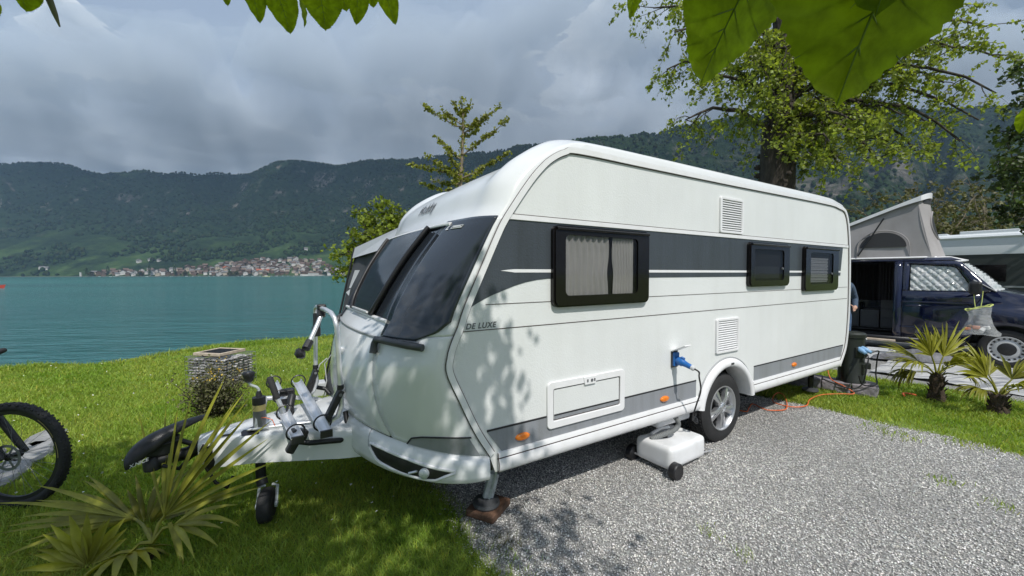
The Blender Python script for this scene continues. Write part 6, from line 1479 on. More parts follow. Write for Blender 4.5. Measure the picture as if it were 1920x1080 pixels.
B = [(0, 1), (1, 2), (2, 3), (3, 4), (4, 5), (5, 6), (6, 7), (2, 8), (8, 9), (9, 10), (10, 11), (11, 12), (2, 13), (13, 14), (14, 15), (15, 16), (16, 17), (0, 18), (18, 19), (19, 20), (20, 21), (21, 22), (0, 23), (23, 24), (24, 25), (25, 26), (26, 27)]
m2 = skin_body('body', J, B)
for q_ in ('denim', 'jeans', 'skin', 'shoe'): m2.materials.append(MATS[q_])
for p_ in m2.polygons:
    c = p_.center; hand = abs(c.x) < .26 and abs(c.x) > .10 and c.y < -.055 and .90 < c.z < 1.03
    p_.material_index = 2 if (c.z > 1.49 or hand) else 3 if c.z < .09 else 1 if c.z < .93 and abs(c.x) < .25 else 0
    p_.use_smooth = True
o = bpy.data.objects.new('body', m2); COL.objects.link(o); o.parent = PS
for s in (1, -1):
    for i in range(5):
        b = MB(); y = -.095 - .0; base_ = Vector((s * (.185 - .0 * i), -.105 + .018 * 0, .995 - .017 * i)); 
        if i == 4: b.tube([(s * .215, -.06, 1.0), (s * .205, -.02, 1.03), (s * .195, .02, 1.045)], [.010, .009, .007], 6)
        else: b.tube([base_, base_ + Vector((-s * .03, -.015, -.004)), base_ + Vector((-s * (.055 + .006 * (i in (1, 2))), -.012, -.01))], [.0095, .0085, .007], 6)
        b.build('finger', 'skin', PS, smooth=60)
b = MB(); b.lathe([(.0, .112), (.06, .10), (.098, .05), (.104, .0), (.100, -.06), (.09, -.09)], 20, Matrix.Translation((0, .012, 1.675)) @ Matrix.Scale(1.12, 4, (0, 1, 0)), cap=False)
o = b.build('hair', 'hair', PS, smooth=60)
bm = bmesh.new(); bm.from_mesh(o.data); bmesh.ops.delete(bm, geom=[v for v in bm.verts if v.co.y < -.045 and v.co.z < 1.735], context='VERTS'); bm.to_mesh(o.data); bm.free()
b = MB(); b.tube([(0, -.105, 1.655), (0, -.122, 1.64), (0, -.108, 1.63)], [.008, .014, .010], 8)
for s in (1, -1): b.lathe([(.0, -.008), (.026, -.004), (.026, .004), (.0, .008)], 10, Matrix.Translation((s * .088, .0, 1.655)) @ Matrix.Rotation(R(90), 4, 'Y'), cap=False)
b.build('nose_and_ears', 'skin', PS, smooth=60)
b = MB()
for s in (1, -1): b.lathe([(.0, .006), (.011, .0), (.0, -.004)], 10, Matrix.Translation((s * .032, -.098, 1.672)) @ Matrix.Rotation(R(90), 4, 'X'), cap=False)
b.box((-.024, -.104, 1.600), (.024, -.094, 1.607)); b.build('face_marks', 'hair', PS)
# ------------------------------------------------------------------ trees and plants
def at(px, py, Y):                                   # a point of the view at depth Y, used to read the trees' limbs off the picture
    d = fw + ix * ((px - 960) / 735) + iy * ((py - 540) / 735); return Vector((0, 0, CAM_H)) + d * (Y / d.y)
def curve_pts(a, b, sag, n=7, rnd=None, jit=.0):
    pts = []
    for i in range(n + 1):
        f = i / n; p = a.lerp(b, f); p.z += sag * 4 * f * (1 - f)
        if rnd and 0 < i < n: p += Vector((rnd.uniform(-jit, jit), rnd.uniform(-jit, jit), rnd.uniform(-jit, jit)))
        pts.append(p)
    return pts
def crown(limbs, nsub, sublen, ntw, twlen, nleaf, droop, seed, r0=.09, start=.3, spread=1.0):
    """limbs = list of paths; returns branch meshes per limb and leaf centres"""
    rn = random.Random(seed); tubes = []; leaves = []
    for path in limbs:
        mb = MB(); k = len(path); mb.tube(path, [r0 * (1 - .8 * i / (k - 1)) for i in range(k)], 7)
        for s in range(nsub):
            f = start + (1 - start) * (s + rn.random()) / nsub; i = min(int(f * (k - 1)), k - 2); p = path[i].lerp(path[i + 1], f * (k - 1) - i)
            d0_ = (path[i + 1] - path[i]).normalized()
            d = (d0_ * .7 + Vector((rn.gauss(0, 1), rn.gauss(0, 1), rn.gauss(0, .55))) * spread).normalized(); L_ = sublen * rn.uniform(.5, 1.2)
            q = [p]
            for j in range(4):
                d = (d + Vector((rn.gauss(0, .18), rn.gauss(0, .18), rn.gauss(0, .12) - droop * .22))).normalized(); q.append(q[-1] + d * (L_ / 4))
            mb.tube(q, [.018, .014, .010, .007, .004], 4, cap=False)
            for t_ in range(ntw):
                j = rn.randint(1, 4); a = q[j]; e = (Vector((rn.gauss(0, 1), rn.gauss(0, 1), rn.gauss(0, .6) - droop)).normalized() * .8 + d * .5).normalized() * twlen * rn.uniform(.5, 1.2)
                b_ = a + e; mid = a.lerp(b_, .5) + Vector((0, 0, .05 * twlen))
                mb.tube([a, mid, b_ - Vector((0, 0, droop * .12))], [.005, .004, .002], 3, cap=False)
                for l_ in range(nleaf):
                    g_ = rn.uniform(.1, 1.05); c = a.lerp(b_, g_) + Vector((rn.gauss(0, .05), rn.gauss(0, .05), rn.gauss(0, .04) - droop * .12 * g_))
                    leaves.append(c[:])
            for l_ in range(nleaf): leaves.append((q[rn.randint(2, 4)] + Vector((rn.gauss(0, .07), rn.gauss(0, .07), rn.gauss(0, .05))))[:])
        tubes.append(mb)
    return tubes, leaves
def build_tree(name, base, lab, limbs, trunk_pts, trunk_r, mtl, lmtl, leaf, par, group=None, barkm='bark', cat='tree'):
    T = empty(name, base, 0, lab, cat, group); B_ = Vector(base)
    k = len(trunk_pts); MB().tube([Vector(p) - B_ for p in trunk_pts], trunk_r, 14).build('trunk', barkm, T, smooth=60)
    tubes, lv = crown([[p - B_ for p in L_] for L_ in limbs], **par)
    for mb in tubes: mb.build('limb', barkm, T, smooth=70)
    V, F, a = leaf_quads(np.array(lv), leaf, droop=.5, seed=len(lv))
    raw('crown', V, F, lmtl, T, attr=a, kind='stuff')
    return T, len(lv)
rn = random.Random(11)
# the old linden behind the caravan
KL = 1.38; LB = Vector((6.68 * KL, 10.0 * KL, 0))
tr = [LB + Vector((x_ * KL, y_ * KL, 1.6 + (z_ - 1.6) * KL if z_ > 1.7 else z_)) for x_, y_, z_ in ((0, 0, -.1), (0, 0, .5), (0, 0, 2.5), (.02, 0, 3.9), (.05, 0, 5.2), (.12, .05, 6.2), (.2, .1, 7.4), (.1, .2, 9.2), (0, .2, 11))]
lim = []
for px, py, Y, zs, sag in ((1265, 60, 9.0, 6.4, .5), (1225, 15, 9.6, 7.0, .5), (1330, 140, 8.5, 5.6, .35), (1285, 225, 9.2, 5.0, .45), (1250, 130, 10.2, 5.8, .5), (1215, -50, 9.8, 7.2, .4),
                           (1555, 265, 8.8, 4.6, .35), (1600, 225, 8.6, 5.0, .4), (1690, 215, 9.3, 5.2, .5), (1650, 260, 9.6, 4.8, .4), (1770, 155, 9.6, 5.8, .6), (1850, 50, 10, 6.6, .6), (1835, 225, 9.6, 5.4, .9), (1722, 290, 9.8, 5.0, .9), (1620, 90, 9.8, 6.2, .4), (1880, 110, 9.4, 6.2, .7), (1868, 175, 9.0, 5.8, .8), (1800, 265, 9.4, 5.2, .9), (1650, 305, 9.2, 4.9, .7), (1570, 305, 9.4, 4.7, .5), (1700, 120, 9.0, 6.0, .5), (1760, 30, 9.2, 6.8, .5), (1790, 90, 9.0, 6.2, .5),
                           (1530, 120, 11, 5.8, .3), (1600, -60, 10, 7.4, .3), (1490, -120, 10, 8, .2), (1330, -100, 10.4, 7.6, .3), (1760, -60, 10.6, 7.2, .4), (1660, 150, 10.4, 5.8, .4), (1545, 190, 9.2, 5.3, .3), (1740, 230, 10.2, 5.2, .6), (1475, 90, 8.6, 6.4, .3), (1420, 60, 8.8, 6.6, .3), (1395, 110, 8.8, 6.0, .3), (1660, 30, 9.4, 6.8, .4)):
    zs = 1.6 + (zs - 1.6) * KL; Y *= KL; sag *= KL
    i = next(i for i in range(len(tr) - 1) if tr[i + 1].z > zs); f = (zs - tr[i].z) / (tr[i + 1].z - tr[i].z)
    lim.append(curve_pts(tr[i].lerp(tr[i + 1], f), at(px, py, Y), sag, 7, rn, .08))
T_, n_ = build_tree('linden_tree', LB, 'old linden tree with thick dark trunk rising behind the caravan roof', lim, tr, [r_ * KL for r_ in (.58, .46, .41, .395, .37, .28, .22, .15, .06)], 'bark', 'leaf_linden', .13, dict(nsub=16, sublen=1.15, ntw=4, twlen=.55, nleaf=11, droop=.8, seed=5, r0=.11, start=.14))
for k in range(9):
    a = rn.uniform(0, 6.28); z = rn.uniform(4.4, 7.0); r_ = .54; MB().lathe([(.0, -.10), (.10, -.06), (.13, .0), (.08, .08), (.0, .10)], 8, Matrix.Translation((r_ * math.cos(a), r_ * math.sin(a), z)), cap=False).build('burr', 'bark', T_, smooth=60)

# young ginkgo behind the caravan roof
GBs = Vector((-1.37, 10.5, 0)); Yg = 10.5
tr = [GBs + Vector((0, 0, -.05)), at(862, 420, Yg), at(863, 345, Yg), at(866, 300, Yg), at(868, 250, Yg), at(868, 215, Yg), at(864, 183, Yg)]
T = empty('ginkgo_tree', GBs, 0, 'young ginkgo tree with sparse upward branches above the caravan front', 'tree')
MB().tube([p - GBs for p in tr], [.085, .065, .055, .042, .03, .02, .008], 8).build('trunk', 'bark_pale', T, smooth=60)
lv = []
BR = [((868, 238), (795, 200), 0), ((868, 232), (828, 205), .2), ((868, 240), (915, 215), -.2), ((868, 250), (940, 198), .1), ((868, 290), (953, 222), 0), ((866, 255), (900, 240), .3), ((866, 300), (815, 255), .2), ((866, 325), (768, 310), 0), ((864, 330), (800, 293), -.3), ((864, 335), (952, 288), .1), ((863, 345), (810, 340), .4), ((866, 320), (838, 285), -.4), ((864, 340), (905, 320), .5), ((866, 335), (840, 322), -.6), ((866, 350), (850, 335), .7), ((868, 215), (882, 193), 0), ((868, 222), (848, 190), .1), ((864, 360), (790, 345), .2), ((864, 360), (930, 335), -.2)]
for (ax, ay), (bx_, by_), dy in BR:
    a, b_ = at(ax, ay, Yg) - GBs, at(bx_, by_, Yg + dy) - GBs; p = curve_pts(a, b_, -.06, 6, rn, .03)
    mb = MB(); mb.tube(p, [.020 - .0025 * i for i in range(7)], 6)
    L_ = (b_ - a).length
    for k in range(int(L_ * 26)):
        f = rn.uniform(.12, 1); i = min(int(f * 6), 5); c = p[i].lerp(p[i + 1], f * 6 - i)
        for _ in range(7): lv.append((c + Vector((rn.gauss(0, .035), rn.gauss(0, .035), rn.gauss(.02, .035))))[:])
    mb.build('limb', 'bark_pale', T, smooth=70)
for k in range(260):
    f = rn.uniform(.35, 1); i = min(int(f * 6), 5); c = tr[i].lerp(tr[i + 1], f * 6 - i) - GBs; lv.append((c + Vector((rn.gauss(0, .05), rn.gauss(0, .05), rn.gauss(0, .05))))[:])
V, F, a = leaf_quads(np.array(lv), .075, droop=-.1, seed=8, wide=1.0); raw('crown', V, F, 'leaf_ginkgo', T, attr=a, kind='stuff')

# bright bushy tree left of the caravan front
BB = Vector((-3.05, 9.6, 0)); lim = []
for px, py, Y in ((642, 470, 9.2), (655, 440, 9.4), (680, 415, 9.3), (715, 380, 9.5), (735, 395, 9.6), (665, 495, 9.3), (700, 440, 9.0), (690, 470, 9.1), (725, 425, 9.2), (655, 508, 9.4), (745, 410, 10), (700, 400, 9.8)):
    lim.append(curve_pts(BB + Vector((0, 0, rn.uniform(.8, 1.8))), at(px, py, Y), .12, 6, rn, .04))
build_tree('bushy_tree', BB, 'bright green bushy young tree between the lake and the caravan front', lim, [BB, BB + Vector((0, 0, 1.0)), BB + Vector((.03, 0, 2.2))], [.07, .055, .03], 'bark', 'leaf_bush', .095, dict(nsub=11, sublen=.42, ntw=3, twlen=.24, nleaf=9, droop=.15, seed=9, r0=.03, start=.35))

# olive willows behind the motorhome and a dark leafy tree at the right edge
for i, (bx_, by_, hts, lab) in enumerate(((24.5, 23.5, 7.2, 'olive grey tree with thin bare stems behind the blue van roof'), (30.5, 24.5, 7.6, 'broad olive grey tree behind the white motorhome'), (19.5, 27, 5.2, 'low olive bush tree left behind the van roof'))):
    B0 = Vector((bx_, by_, 0)); lim = []
    for k in range(15):
        a = rn.uniform(0, 6.28); r_ = rn.uniform(1.0, 3.6); lim.append(curve_pts(B0 + Vector((0, 0, rn.uniform(.6, 2.2))), B0 + Vector((r_ * math.cos(a), r_ * math.sin(a) * .8, hts * rn.uniform(.5, 1.0))), .35, 6, rn, .15))
    build_tree('willow_tree', B0, lab, lim, [B0, B0 + Vector((.1, 0, 1.4)), B0 + Vector((.0, .1, 3.2))], [.22, .18, .1], 'bark_pale', 'leaf_willow', .20, dict(nsub=11, sublen=1.0, ntw=3, twlen=.5, nleaf=5, droop=.4, seed=20 + i, r0=.07, start=.3), group=None, barkm='bark_pale')
MBs = Vector((16.2, 9.6, 0)); lim = []
for px, py, Y in ((1878, 345, 9.4), (1868, 310, 9.0), (1895, 385, 9.2), (1890, 250, 9.6), (1905, 180, 9.3), (1915, 415, 9.0), (1925, 300, 9.6), (1935, 120, 9.8), (1880, 330, 10.0), (1940, 220, 9)):
    lim.append(curve_pts(MBs + Vector((0, 0, rn.uniform(2.6, 4.0))), at(px, py, Y), .45, 7, rn, .06))
build_tree('maple_tree', MBs, 'dark leafy branches reaching in at the right edge above the van', lim, [MBs, MBs + Vector((0, 0, 2.5)), MBs + Vector((.1, 0, 5))], [.2, .17, .08], 'bark', 'leaf_dark', .12, dict(nsub=11, sublen=.6, ntw=3, twlen=.25, nleaf=9, droop=.3, seed=31, r0=.03, start=.72))

# the linden over the camera: its crown shades the lawn and drawbar, its lowest leaves hang into the view
OB = Vector((-.4, -2.9, 0))
OT = empty('overhanging_linden', OB, 0, 'linden overhead whose big green leaves hang into the top of the view', 'tree')
MB().tube([p for p in (Vector((0, 0, -.1)), Vector((0, 0, 1.5)), Vector((.05, .1, 3.2)), Vector((0, .3, 5.2)), Vector((0, .4, 7)))], [.42, .34, .30, .2, .08], 12).build('trunk', 'bark', OT, smooth=60)
q = np.random.default_rng(17); lv = []; ends = []
def shade_at(X, Y, h, n, r_):
    c = np.array([X + .300 * h, Y - .709 * h, h]); ends.append(c); lv.append(c + q.normal(size=(int(n * 1.45), 3)) * np.array([r_, r_, r_ * .6]))
k = 0
while k < 110:
    X, Y, h = q.uniform(-4.8, .40), q.uniform(1.85, 4.2), q.uniform(3.7, 5.6)
    if Y > np.interp(X, [-4.8, -3.2, -2.2, -.8, .4], [3.95, 3.50, 2.70, 2.50, 2.42]): continue
    if X > -.15 and q.uniform() < .45: continue
    if X < -3.1 and Y > 3.05 and q.uniform() < .6: continue
    k += 1; shade_at(X, Y, h, 44, .20)
for X, Y in ((-.42, 2.80), (-.55, 2.95), (-.30, 2.92), (-.48, 3.15), (-.60, 3.05), (-.35, 2.72), (-.12, 2.72)): shade_at(X, Y, q.uniform(4, 4.8), 26, .11)
for k in range(16): shade_at(q.uniform(-1.45, -.62), q.uniform(2.65, 3.25), q.uniform(4, 5.2), 40, .18)
lv = np.concatenate(lv); V, F, a = leaf_quads(lv - np.array(OB), .083, droop=.3, nz=1.2, seed=77, wide=.95); raw('crown', V, F, 'leaf_linden', OT, attr=a, kind='stuff')
for k in range(0, len(ends), 5):
    e_ = Vector(ends[k]) - OB; s_ = Vector((0, .25, rn.uniform(3.0, 5.0))); MB().tube(curve_pts(s_, e_, .4, 6, rn, .08), [.06, .05, .04, .03, .02, .014, .008], 6).build('limb', 'bark', OT, smooth=70)
def big_leaf(seed):
    """heart shaped toothed blade, unit length along +y, folded on the midrib, veins raised below"""
    rr = random.Random(seed); b = MB(); nseg = 44
    def half(t_):
        w = .52 * (math.sin(math.pi * min(1, t_ * 1.01) ** .74) ** .72) * (1 - .18 * t_) + .012
        return max(.003, w * (1 if t_ < .97 else .3))
    rows = []
    for i in range(nseg + 1):
        t_ = i / nseg; y = t_; w = half(t_); tooth = .014 * (1 if i % 2 else -.6) * (1 - t_ * .3) * (0 if i in (0, nseg) else 1)
        cur = -.16 * t_ * t_
        row = []
        for f in (-1, -.66, -.33, 0, .33, .66, 1):
            yy = y - (abs(f) ** 2) * .10 * max(0, (.35 - t_)) / .35 * 1.6 + abs(f) * .02 * rr.uniform(-.3, .3)
            row.append((f * (w + (tooth if abs(f) == 1 else 0)), yy, cur + .10 * abs(f) * w + .015 * math.sin(t_ * 24) * abs(f) + rr.uniform(-.004, .004)))
        rows.append(row)
    for i in range(nseg): pass
    b.add([p for r_ in rows for p in r_], [[i * 7 + j, i * 7 + j + 1, (i + 1) * 7 + j + 1, (i + 1) * 7 + j] for i in range(nseg) for j in range(6)])
    me = b.mesh('leaf'); me.materials.append(MATS['leaf_near']); me.polygons.foreach_set('use_smooth', [True] * len(me.polygons))
    v = MB(); v.tube([(0, -.18, .0)] + [(0, i / 10, -.16 * (i / 10) ** 2 - .008) for i in range(11)], [.012] + [.010 - .0007 * i for i in range(11)], 5)
    for s in (-1, 1):
        for t0_ in (.05, .16, .28, .40, .52, .64, .76):
            w = half(t0_ + .12) * .86; pts = [(0, t0_, -.16 * t0_ ** 2 - .006), (s * w * .5, t0_ + .11, -.16 * t0_ ** 2 + .05 * w - .006), (s * w, t0_ + .19, -.16 * (t0_ + .15) ** 2 + .10 * w - .006)]; v.tube(pts, [.005, .004, .002], 4)
    mv = v.mesh('vein'); mv.materials.append(MATS['leaf_vein'])
    return me, mv
LM = [big_leaf(i) for i in range(4)]
def hang(px, py, Y, L_, d, n, k, wide=1.0):
    """one leaf whose tip is at the given point; d = base to tip, n = upper side"""
    d = Vector(d).normalized(); n = Vector(n); n = (n - d * n.dot(d)).normalized(); x = d.cross(n)
    tip = at(px, py, Y); base = tip - d * L_ + n * (.16 * L_) - OB
    M0 = axis_M(base, x * L_ * wide, d * L_, n * L_)
    o = bpy.data.objects.new('leaf', LM[k % 4][0]); COL.objects.link(o); o.parent = OT; o.matrix_local = M0
    v = bpy.data.objects.new('vein', LM[k % 4][1]); COL.objects.link(v); v.parent = o
NU = (0, .62, .8)
for i, (px, py, Y, L_, d, n, w) in enumerate((
    (488, 44, .98, .085, (-.10, .75, -.66), NU, .62), (545, 64, 1.0, .10, (.02, .75, -.66), NU, .78), (571, 52, 1.06, .08, (.0, .72, -.7), (.8, .5, .5), .55), (611, 58, .97, .105, (-.12, .75, -.66), NU, .95), (668, 47, 1.02, .085, (-.30, .7, -.6), NU, .62), (742, 47, 1.0, .085, (.22, .7, -.66), NU, .6), (428, 12, 1.0, .08, (0, .75, -.66), NU, .6),
    (520, 26, 1.1, .08, (.1, .75, -.6), NU, .8), (650, 22, 1.12, .09, (.05, .75, -.6), NU, .9), (700, 15, 1.1, .08, (-.05, .75, -.6), NU, .8),
    (50, 22, .9, .085, (-.45, .7, -.30), NU, .9), (2, 30, .9, .08, (.1, .7, -.66), NU, .6),
    (1181, 37, .85, .08, (.15, .7, -.7), (.7, .5, .5), .5),
    (1312, 158, .30, .098, (-.33, .62, -.70), (-.25, .66, .75), .95), (1567, 197, .235, .120, (-.02, .66, -.72), (.0, .66, .74), 1.06), (1745, 60, .28, .10, (.25, .7, -.5), (.1, .6, .8), .8), (1440, 20, .30, .10, (.1, .75, -.5), (.0, .6, .8), .95), (1640, 30, .21, .085, (.2, .7, -.5), (.1, .55, .8), .9), (1270, -8, .30, .09, (-.2, .7, -.4), NU, .9),
    (1912, 250, .95, .06, (.3, .6, -.6), NU, .6))): hang(px, py, Y, L_, d, n, i, w)
b = MB(); b.tube([at(88, -12, .9) - OB, at(96, 8, .9) - OB, at(103, 26, .9) - OB, at(112, 50, .9) - OB], [.007, .006, .005, .0015], 6); b.build('leaf_bract', 'leaf_dry', OT, smooth=60)
for a_, c_ in (((400, -60, .95), (760, -45, 1.1)), ((1180, -60, .6), (1800, -70, .30)), ((-20, -50, .9), (140, -50, .9))): MB().tube([at(*a_) - OB, (at(*a_) - OB).lerp(at(*c_) - OB, .5) + Vector((0, 0, .02)), at(*c_) - OB], .004, 6).build('twig', 'bark', OT, smooth=60)

# brown flowering shrub by the gabion
SHB = Vector((-3.40, 4.40, 0)); T = empty('shrub', SHB, 0, 'brownish twiggy shrub with yellow blossoms before the gabion', 'shrub')
lv, fl_, mb = [], [], MB()
for k in range(70):
    a = rn.uniform(0, 6.28); r_ = rn.uniform(.05, .40) ; top = Vector((r_ * math.cos(a) * 1.05, r_ * math.sin(a) * .8, rn.uniform(.26, .66) * (1.05 - r_ * .8))); p = curve_pts(Vector((r_ * .2 * math.cos(a), r_ * .2 * math.sin(a), 0)), top, .05, 4, rn, .02); mb.tube(p, [.007, .006, .004, .003, .002], 4, cap=False)
    for l_ in range(46): f = rn.uniform(.15, 1.05); lv.append((p[0].lerp(top, f) + Vector((rn.gauss(0, .05), rn.gauss(0, .05), rn.gauss(0, .05))))[:])
    if .46 < top.z and -.05 < top.x < .30:
        for l_ in range(9): fl_.append((top + Vector((rn.gauss(0, .035), rn.gauss(0, .035), rn.gauss(0, .03))))[:])
mb.build('stems', 'bark', T, kind='stuff'); V, F, a = leaf_quads(np.array(lv), .032, droop=-.2, seed=3); raw('foliage', V, F, 'leaf_dry', T, attr=a, kind='stuff')
V, F, a = leaf_quads(np.array(fl_), .020, droop=-.3, seed=4, wide=1.0); raw('blossom', V, F, 'flower_yellow', T, attr=a, kind='stuff')

# palms
def leaflet_geo(hub, d, n, L_, w, droop, join, seg=6):
    d = d.normalized(); s = d.cross(n).normalized(); up = s.cross(d); vs = []; p = Vector(hub); dd = d.copy()
    for i in range(seg + 1):
        f = i / seg; ww = w * (min(1, .25 + f / join * .9) if f < join else (1 - ((f - join) / (1 - join)) ** 1.7) * 1.15 + .03)
        vs += [(p - s * ww * .5 + up * ww * .22)[:], (p - up * ww * .12)[:], (p + s * ww * .5 + up * ww * .22)[:]]
        dd = (dd + Vector((0, 0, -droop * f * .55))).normalized(); p = p + dd * (L_ / seg)
    return vs, [[3 * i + j, 3 * i + j + 1, 3 * i + j + 4, 3 * i + j + 3] for i in range(seg) for j in (0, 1)]
def frond(parent, base, hub, axis, n, spread, cnt, L_, w, droop, split=True, tone=1.0, seed=0, lenf=None):
    rr = random.Random(seed); hub, axis, n = Vector(hub), Vector(axis).normalized(), Vector(n); n = (n - axis * n.dot(axis)).normalized(); s = axis.cross(n)
    mb = MB(); mb.tube([Vector(base), Vector(base).lerp(hub, .5) + Vector((0, 0, .03)), hub], [.012, .009, .007], 6)
    if split: fr = mb.build('frond', 'palm_leaf', parent, smooth=60)
    allv, allf, cols = [], [], []
    for i in range(cnt):
        t_ = (i / (cnt - 1) - .5) * spread + rr.gauss(0, .03); d = axis * math.cos(t_) + s * math.sin(t_) + n * rr.gauss(0, .07)
        l_ = L_ * (1 - .28 * abs(t_) / (spread / 2 + 1e-6)) * rr.uniform(.85, 1.1)
        vs, fs = leaflet_geo(hub, d, n, l_, w * rr.uniform(.8, 1.15), droop * rr.uniform(.5, 1.6), .38); c = tone * rr.uniform(.75, 1.25)
        if split: raw('leaflet', vs, fs, 'palm_leaf', fr, attr=np.full(len(vs), c), smooth=True)
        else: o = len(allv); allv += vs; allf += [[k + o for k in f] for f in fs]; cols += [c] * len(vs)
    if not split:
        o = len(allv); allv += mb.v; allf += [f for f in [[k + o for k in f] for f in mb.f] if len(f) == 4]; cols += [tone] * len(mb.v)
        raw('frond', allv, allf, 'palm_leaf', parent, attr=np.array(cols), smooth=True)
P0 = Vector((-2.03, 2.16, 0)); PM = empty('fan_palm', P0, 0, 'small fan palm with yellow green blades at the lower left', 'palm')
MB().lathe([(.03, -.02), (.035, .02), (.03, .04), (.0, .05)], 12, cap=False).build('trunk', 'palm_fibre', PM, smooth=60)
h1 = at(308, 968, 2.28) - P0; frond(PM, (0, 0, .10), h1, (.36, .22, .80), (-.1, -.95, .35), 1.75, 18, .86, .026, .06, seed=1, tone=1.0)
h2 = at(252, 972, 2.34) - P0; frond(PM, (0, 0, .10), h2, (-.93, -.02, .10), (.1, -.55, .85), 1.0, 13, .74, .028, .12, seed=2, tone=.95)
h3 = at(165, 1062, 2.08) - P0; frond(PM, (0, 0, .06), h3, (-.35, -.10, .62), (.0, -.75, .65), 2.9, 16, .30, .042, .22, seed=3, tone=1.05)
h4 = at(240, 1040, 2.12) - P0; frond(PM, (0, 0, .10), h4, (.15, -.35, .2), (0, -.3, 1), 3.2, 12, .30, .040, .9, seed=4, tone=1.0)
h5 = at(275, 990, 2.45) - P0; frond(PM, (0, 0, .10), h5, (-.1, .5, .7), (0, -.8, .6), 2.4, 10, .42, .036, .3, seed=5, tone=.8)
h6 = at(325, 985, 2.2) - P0; frond(PM, (0, 0, .10), h6, (.8, -.1, .25), (0, -.5, .85), 1.5, 8, .40, .030, .45, seed=6, tone=1.0)
MB().tube([at(318, 980, 2.2) - P0, at(335, 1035, 2.15) - P0, at(350, 1085, 2.1) - P0], .011, 6).build('old_stalk', 'palm_leaf', PM, smooth=60)
for i, (bx_, by_, th, lab, spec_) in enumerate(((5.31, 4.86, .34, 'left one of the two palms on the grass strip, with hanging dry fan', (
        ((-.30, .0, .9), .30, 1.7, 16, .52, .3, 1.0), ((.35, .1, .75), .30, 1.9, 18, .56, .3, 1.1), ((-.85, -.1, .45), .32, 1.2, 14, .55, 1.1, .8), ((.9, .0, .45), .30, 1.4, 15, .50, .6, 1.0), ((-.9, .1, .10), .28, 1.3, 16, .50, 1.9, .55), ((.1, -.5, .6), .2, 2.4, 16, .45, .6, 1.15), ((.6, -.5, .1), .22, 1.5, 12, .40, 1.6, .6), ((-.5, .5, .6), .28, 1.6, 14, .5, .5, .9))),
      (5.54, 4.42, .22, 'right one of the two palms on the grass strip, lower and fuller', (
        ((-.55, .0, .75), .30, 1.5, 15, .52, .4, 1.0), ((.5, .0, .6), .28, 2.0, 18, .55, .4, .75), ((.9, -.2, .35), .28, 1.6, 16, .50, .7, .8), ((-.9, -.1, .25), .26, 1.2, 14, .46, 1.0, .7), ((.0, -.55, .5), .22, 2.4, 16, .44, .7, 1.1), ((.1, .5, .8), .28, 1.8, 14, .5, .4, .9))))):
    PB = Vector((bx_, by_, 0)); PM2 = empty('fan_palm', PB, 0, lab, 'palm')
    b = MB(); b.lathe([(.09, -.03), (.085, .05), (.06, th * .5), (.07, th * .85), (.05, th), (.0, th + .02)], 14, cap=False)
    for k in range(40): a = rn.uniform(0, 6.28); z = rn.uniform(.02, th); b.tube([(.06 * math.cos(a), .06 * math.sin(a), z), (.095 * math.cos(a), .095 * math.sin(a), z + .05)], [.012, .004], 4)
    b.build('trunk', 'palm_fibre', PM2, smooth=60)
    for k, (d, pl, spd, cnt, L_, dr, tone) in enumerate(spec_):
        d = Vector(d).normalized(); hub = Vector((0, 0, th)) + d * pl * .8; frond(PM2, (0, 0, th - .03), hub, d, Vector((0, 0, 1)) - d * .3 if d.z < .8 else (0, -1, .2), spd, int(cnt * 1.25), L_ * .86, .028, dr, split=False, tone=tone, seed=40 + 10 * i + k)

# grass
def blades(n, sampler, seed, hmul=1.0):
    q = np.random.default_rng(seed); P = sampler(q, n); n = len(P); d = np.hypot(P[:, 0], P[:, 1])
    h = q.uniform(.022, .055, n) * hmul * (1 + .5 * (q.uniform(size=n) > .93)); w = np.clip(.0017 * d ** .8, .0028, .012) * q.uniform(.7, 1.4, n)
    a = q.uniform(0, 6.28, n); lean = q.uniform(.2, 1.4, n) * h; b_ = q.uniform(0, 6.28, n)
    wx, wy_ = np.cos(a) * w / 2, np.sin(a) * w / 2; lx, ly = np.cos(b_) * lean, np.sin(b_) * lean; z0 = np.zeros(n)
    V = np.stack([np.stack([-wx, -wy_, z0 - .004], 1), np.stack([wx, wy_, z0 - .004], 1), np.stack([wx * .8 + lx * .35, wy_ * .8 + ly * .35, h * .6], 1), np.stack([-wx * .8 + lx * .35, -wy_ * .8 + ly * .35, h * .6], 1), np.stack([lx, ly, h], 1)], 1) + P[:, None]
    F = (np.arange(n)[:, None, None] * 5 + np.array([[0, 1, 2], [0, 2, 3], [3, 2, 4]])[None]).reshape(-1, 3)
    k = q.uniform(.6, 1.3, n); c = np.stack([k * (1 + .35 * (q.uniform(size=n) > .88)), k, k * .9], 1)
    return V.reshape(-1, 3), F, np.repeat(c, 5, 0)
gz = np.vectorize(ground_z)
def wloc(P): 
    q_ = P - np.array(CV_LOC)[None, :2]; return -(q_ @ np.array(EXB)[:2]), q_ @ np.array(EYL)[:2]
def lawn_sampler(q, n):
    Y = 1.9 * (13.5 / 1.9) ** q.uniform(0, 1, n) ** .92; X = q.uniform(-1.75, .28, n) * Y; P = np.stack([X, Y], 1)
    x, y = wloc(P); sd = (X - SHORE_A.x) * SHORE_N.x + (Y - SHORE_A.y) * SHORE_N.y
    keep = (sd < .12) & ((x > 2.62 + .02 * y + .07 * np.sin(y * 2.1) + .05 * np.sin(y * 5.3 + 1) + q.normal(0, .05, n)) | (y < -2.3)) & ~((np.hypot(X + 4.3, (Y - 3.45) * 1.6) < .22))
    P = P[keep]; return np.concatenate([P, gz(P[:, 0], P[:, 1])[:, None]], 1)
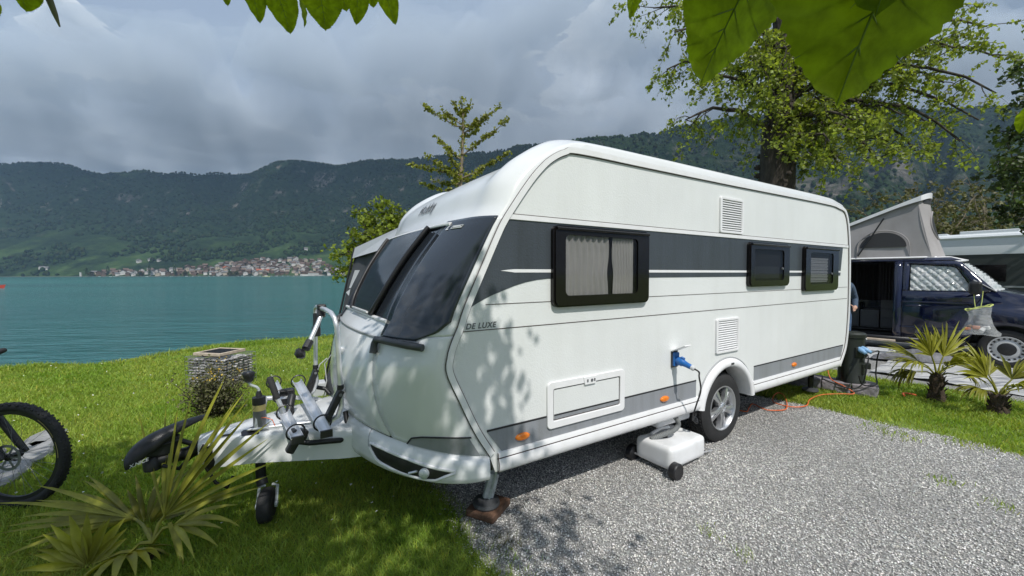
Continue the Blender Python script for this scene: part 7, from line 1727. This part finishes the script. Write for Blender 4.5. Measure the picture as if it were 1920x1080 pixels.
def strip_sampler(q, n):
    x = q.uniform(-4.2, -1.75, n); y = q.uniform(-3.5, 5.0, n)
    e1 = -1.82 + .07 * np.sin((y + 9) * 2.1) + .05 * np.sin((y + 9) * 5.3 + 1) + q.normal(0, .07, n); e0 = -4.15 + .07 * np.sin(y * 2.1) + .05 * np.sin(y * 5.3 + 1) + q.normal(0, .05, n)
    k = (x < e1) & (x > e0) & (q.uniform(size=n) < .5 + .5 * (np.sin(x * 3.1 + y * 2.3) > -.6)); x, y = x[k], y[k]
    return np.array(CV_LOC)[None] - np.array(EXB)[None] * x[:, None] + np.array(EYL)[None] * y[:, None]
V, F, c = blades(380000, lawn_sampler, 1); raw('lawn_grass', V, F, 'grass_blade', attr=c, kind='stuff', label='green lawn grass between the lake and the caravan', cat='grass')
V, F, c = blades(105000, strip_sampler, 2, 1.0); raw('strip_grass', V, F, 'grass_blade', attr=c, kind='stuff', label='grass strip with the palms beside the gravel', cat='grass')
# longer grass on the bank edge
def bank_sampler(q, n):
    t_ = q.uniform(-3, 12, n); u_ = q.uniform(-.45, .12, n); X = SHORE_A.x + SHORE_D.x * t_ + SHORE_N.x * u_; Y = SHORE_A.y + SHORE_D.y * t_ + SHORE_N.y * u_
    return np.stack([X, Y, gz(X, Y)], 1)
V, F, c = blades(16000, bank_sampler, 6, 1.9); raw('bank_grass', V, F, 'grass_blade', attr=c, kind='stuff', label='longer grass along the lake bank', cat='grass')
# weeds growing through the gravel
for i, (X, Y, n, r_, lab) in enumerate(((3.319, 2.945, 60, .05, 'small green weed tuft in the gravel at the right'), (1.214, 2.368, 45, .035, 'tiny weed tuft alone in the middle of the gravel'), (4.675, 3.77, 160, .12, 'broad weed patch at the right gravel edge'), (3.80, 3.78, 90, .08, 'loose weed tuft near the palm side of the gravel'),
                                    (4.25, 3.62, 120, .10, 'low weed patch left of the broad one at the gravel edge'), (3.72, 3.98, 60, .07, 'weed tuft closest to the grass strip'), (3.32, 2.63, 40, .05, 'weed tuft nearest the right picture edge'), (-.03, 2.28, 110, .06, 'rust coloured weed tuft by the wooden block'), (.02, 2.12, 70, .08, 'sparse weed at the lawn corner of the gravel'), (1.30, 2.18, 30, .03, 'tiny pale weed near the lower gravel edge'))):
    T = empty('weed_tuft', (X, Y, .004), 0, lab, 'weed')
    V, F, c = blades(n, lambda q, m: np.stack([q.normal(0, r_, m), q.normal(0, r_, m), np.zeros(m)], 1) + np.array([[X, Y, 0]]), 50 + i, .8)
    raw('weed_blades', V - np.array([[X, Y, 0]]), F, 'grass_blade' if i != 7 else 'leaf_dry', T, attr=c, kind='stuff')
# daisies
q = np.random.default_rng(12); P = []
for k in range(140):
    Y = q.uniform(2.4, 9); X = q.uniform(-1.3, -.3) * Y
    if shore_dist(X, Y) < -.3 and cl(X, Y)[0] > 2.8: P.append((X, Y, ground_z(X, Y) + .045))
mat('daisy_white', (.75, .75, .70), .7); V, F, a = leaf_quads(np.array(P), .020, droop=0, nz=4, seed=2, wide=1); raw('daisies', V, F, 'daisy_white', kind='stuff', label='scattered white daisies in the lawn', cat='flowers')
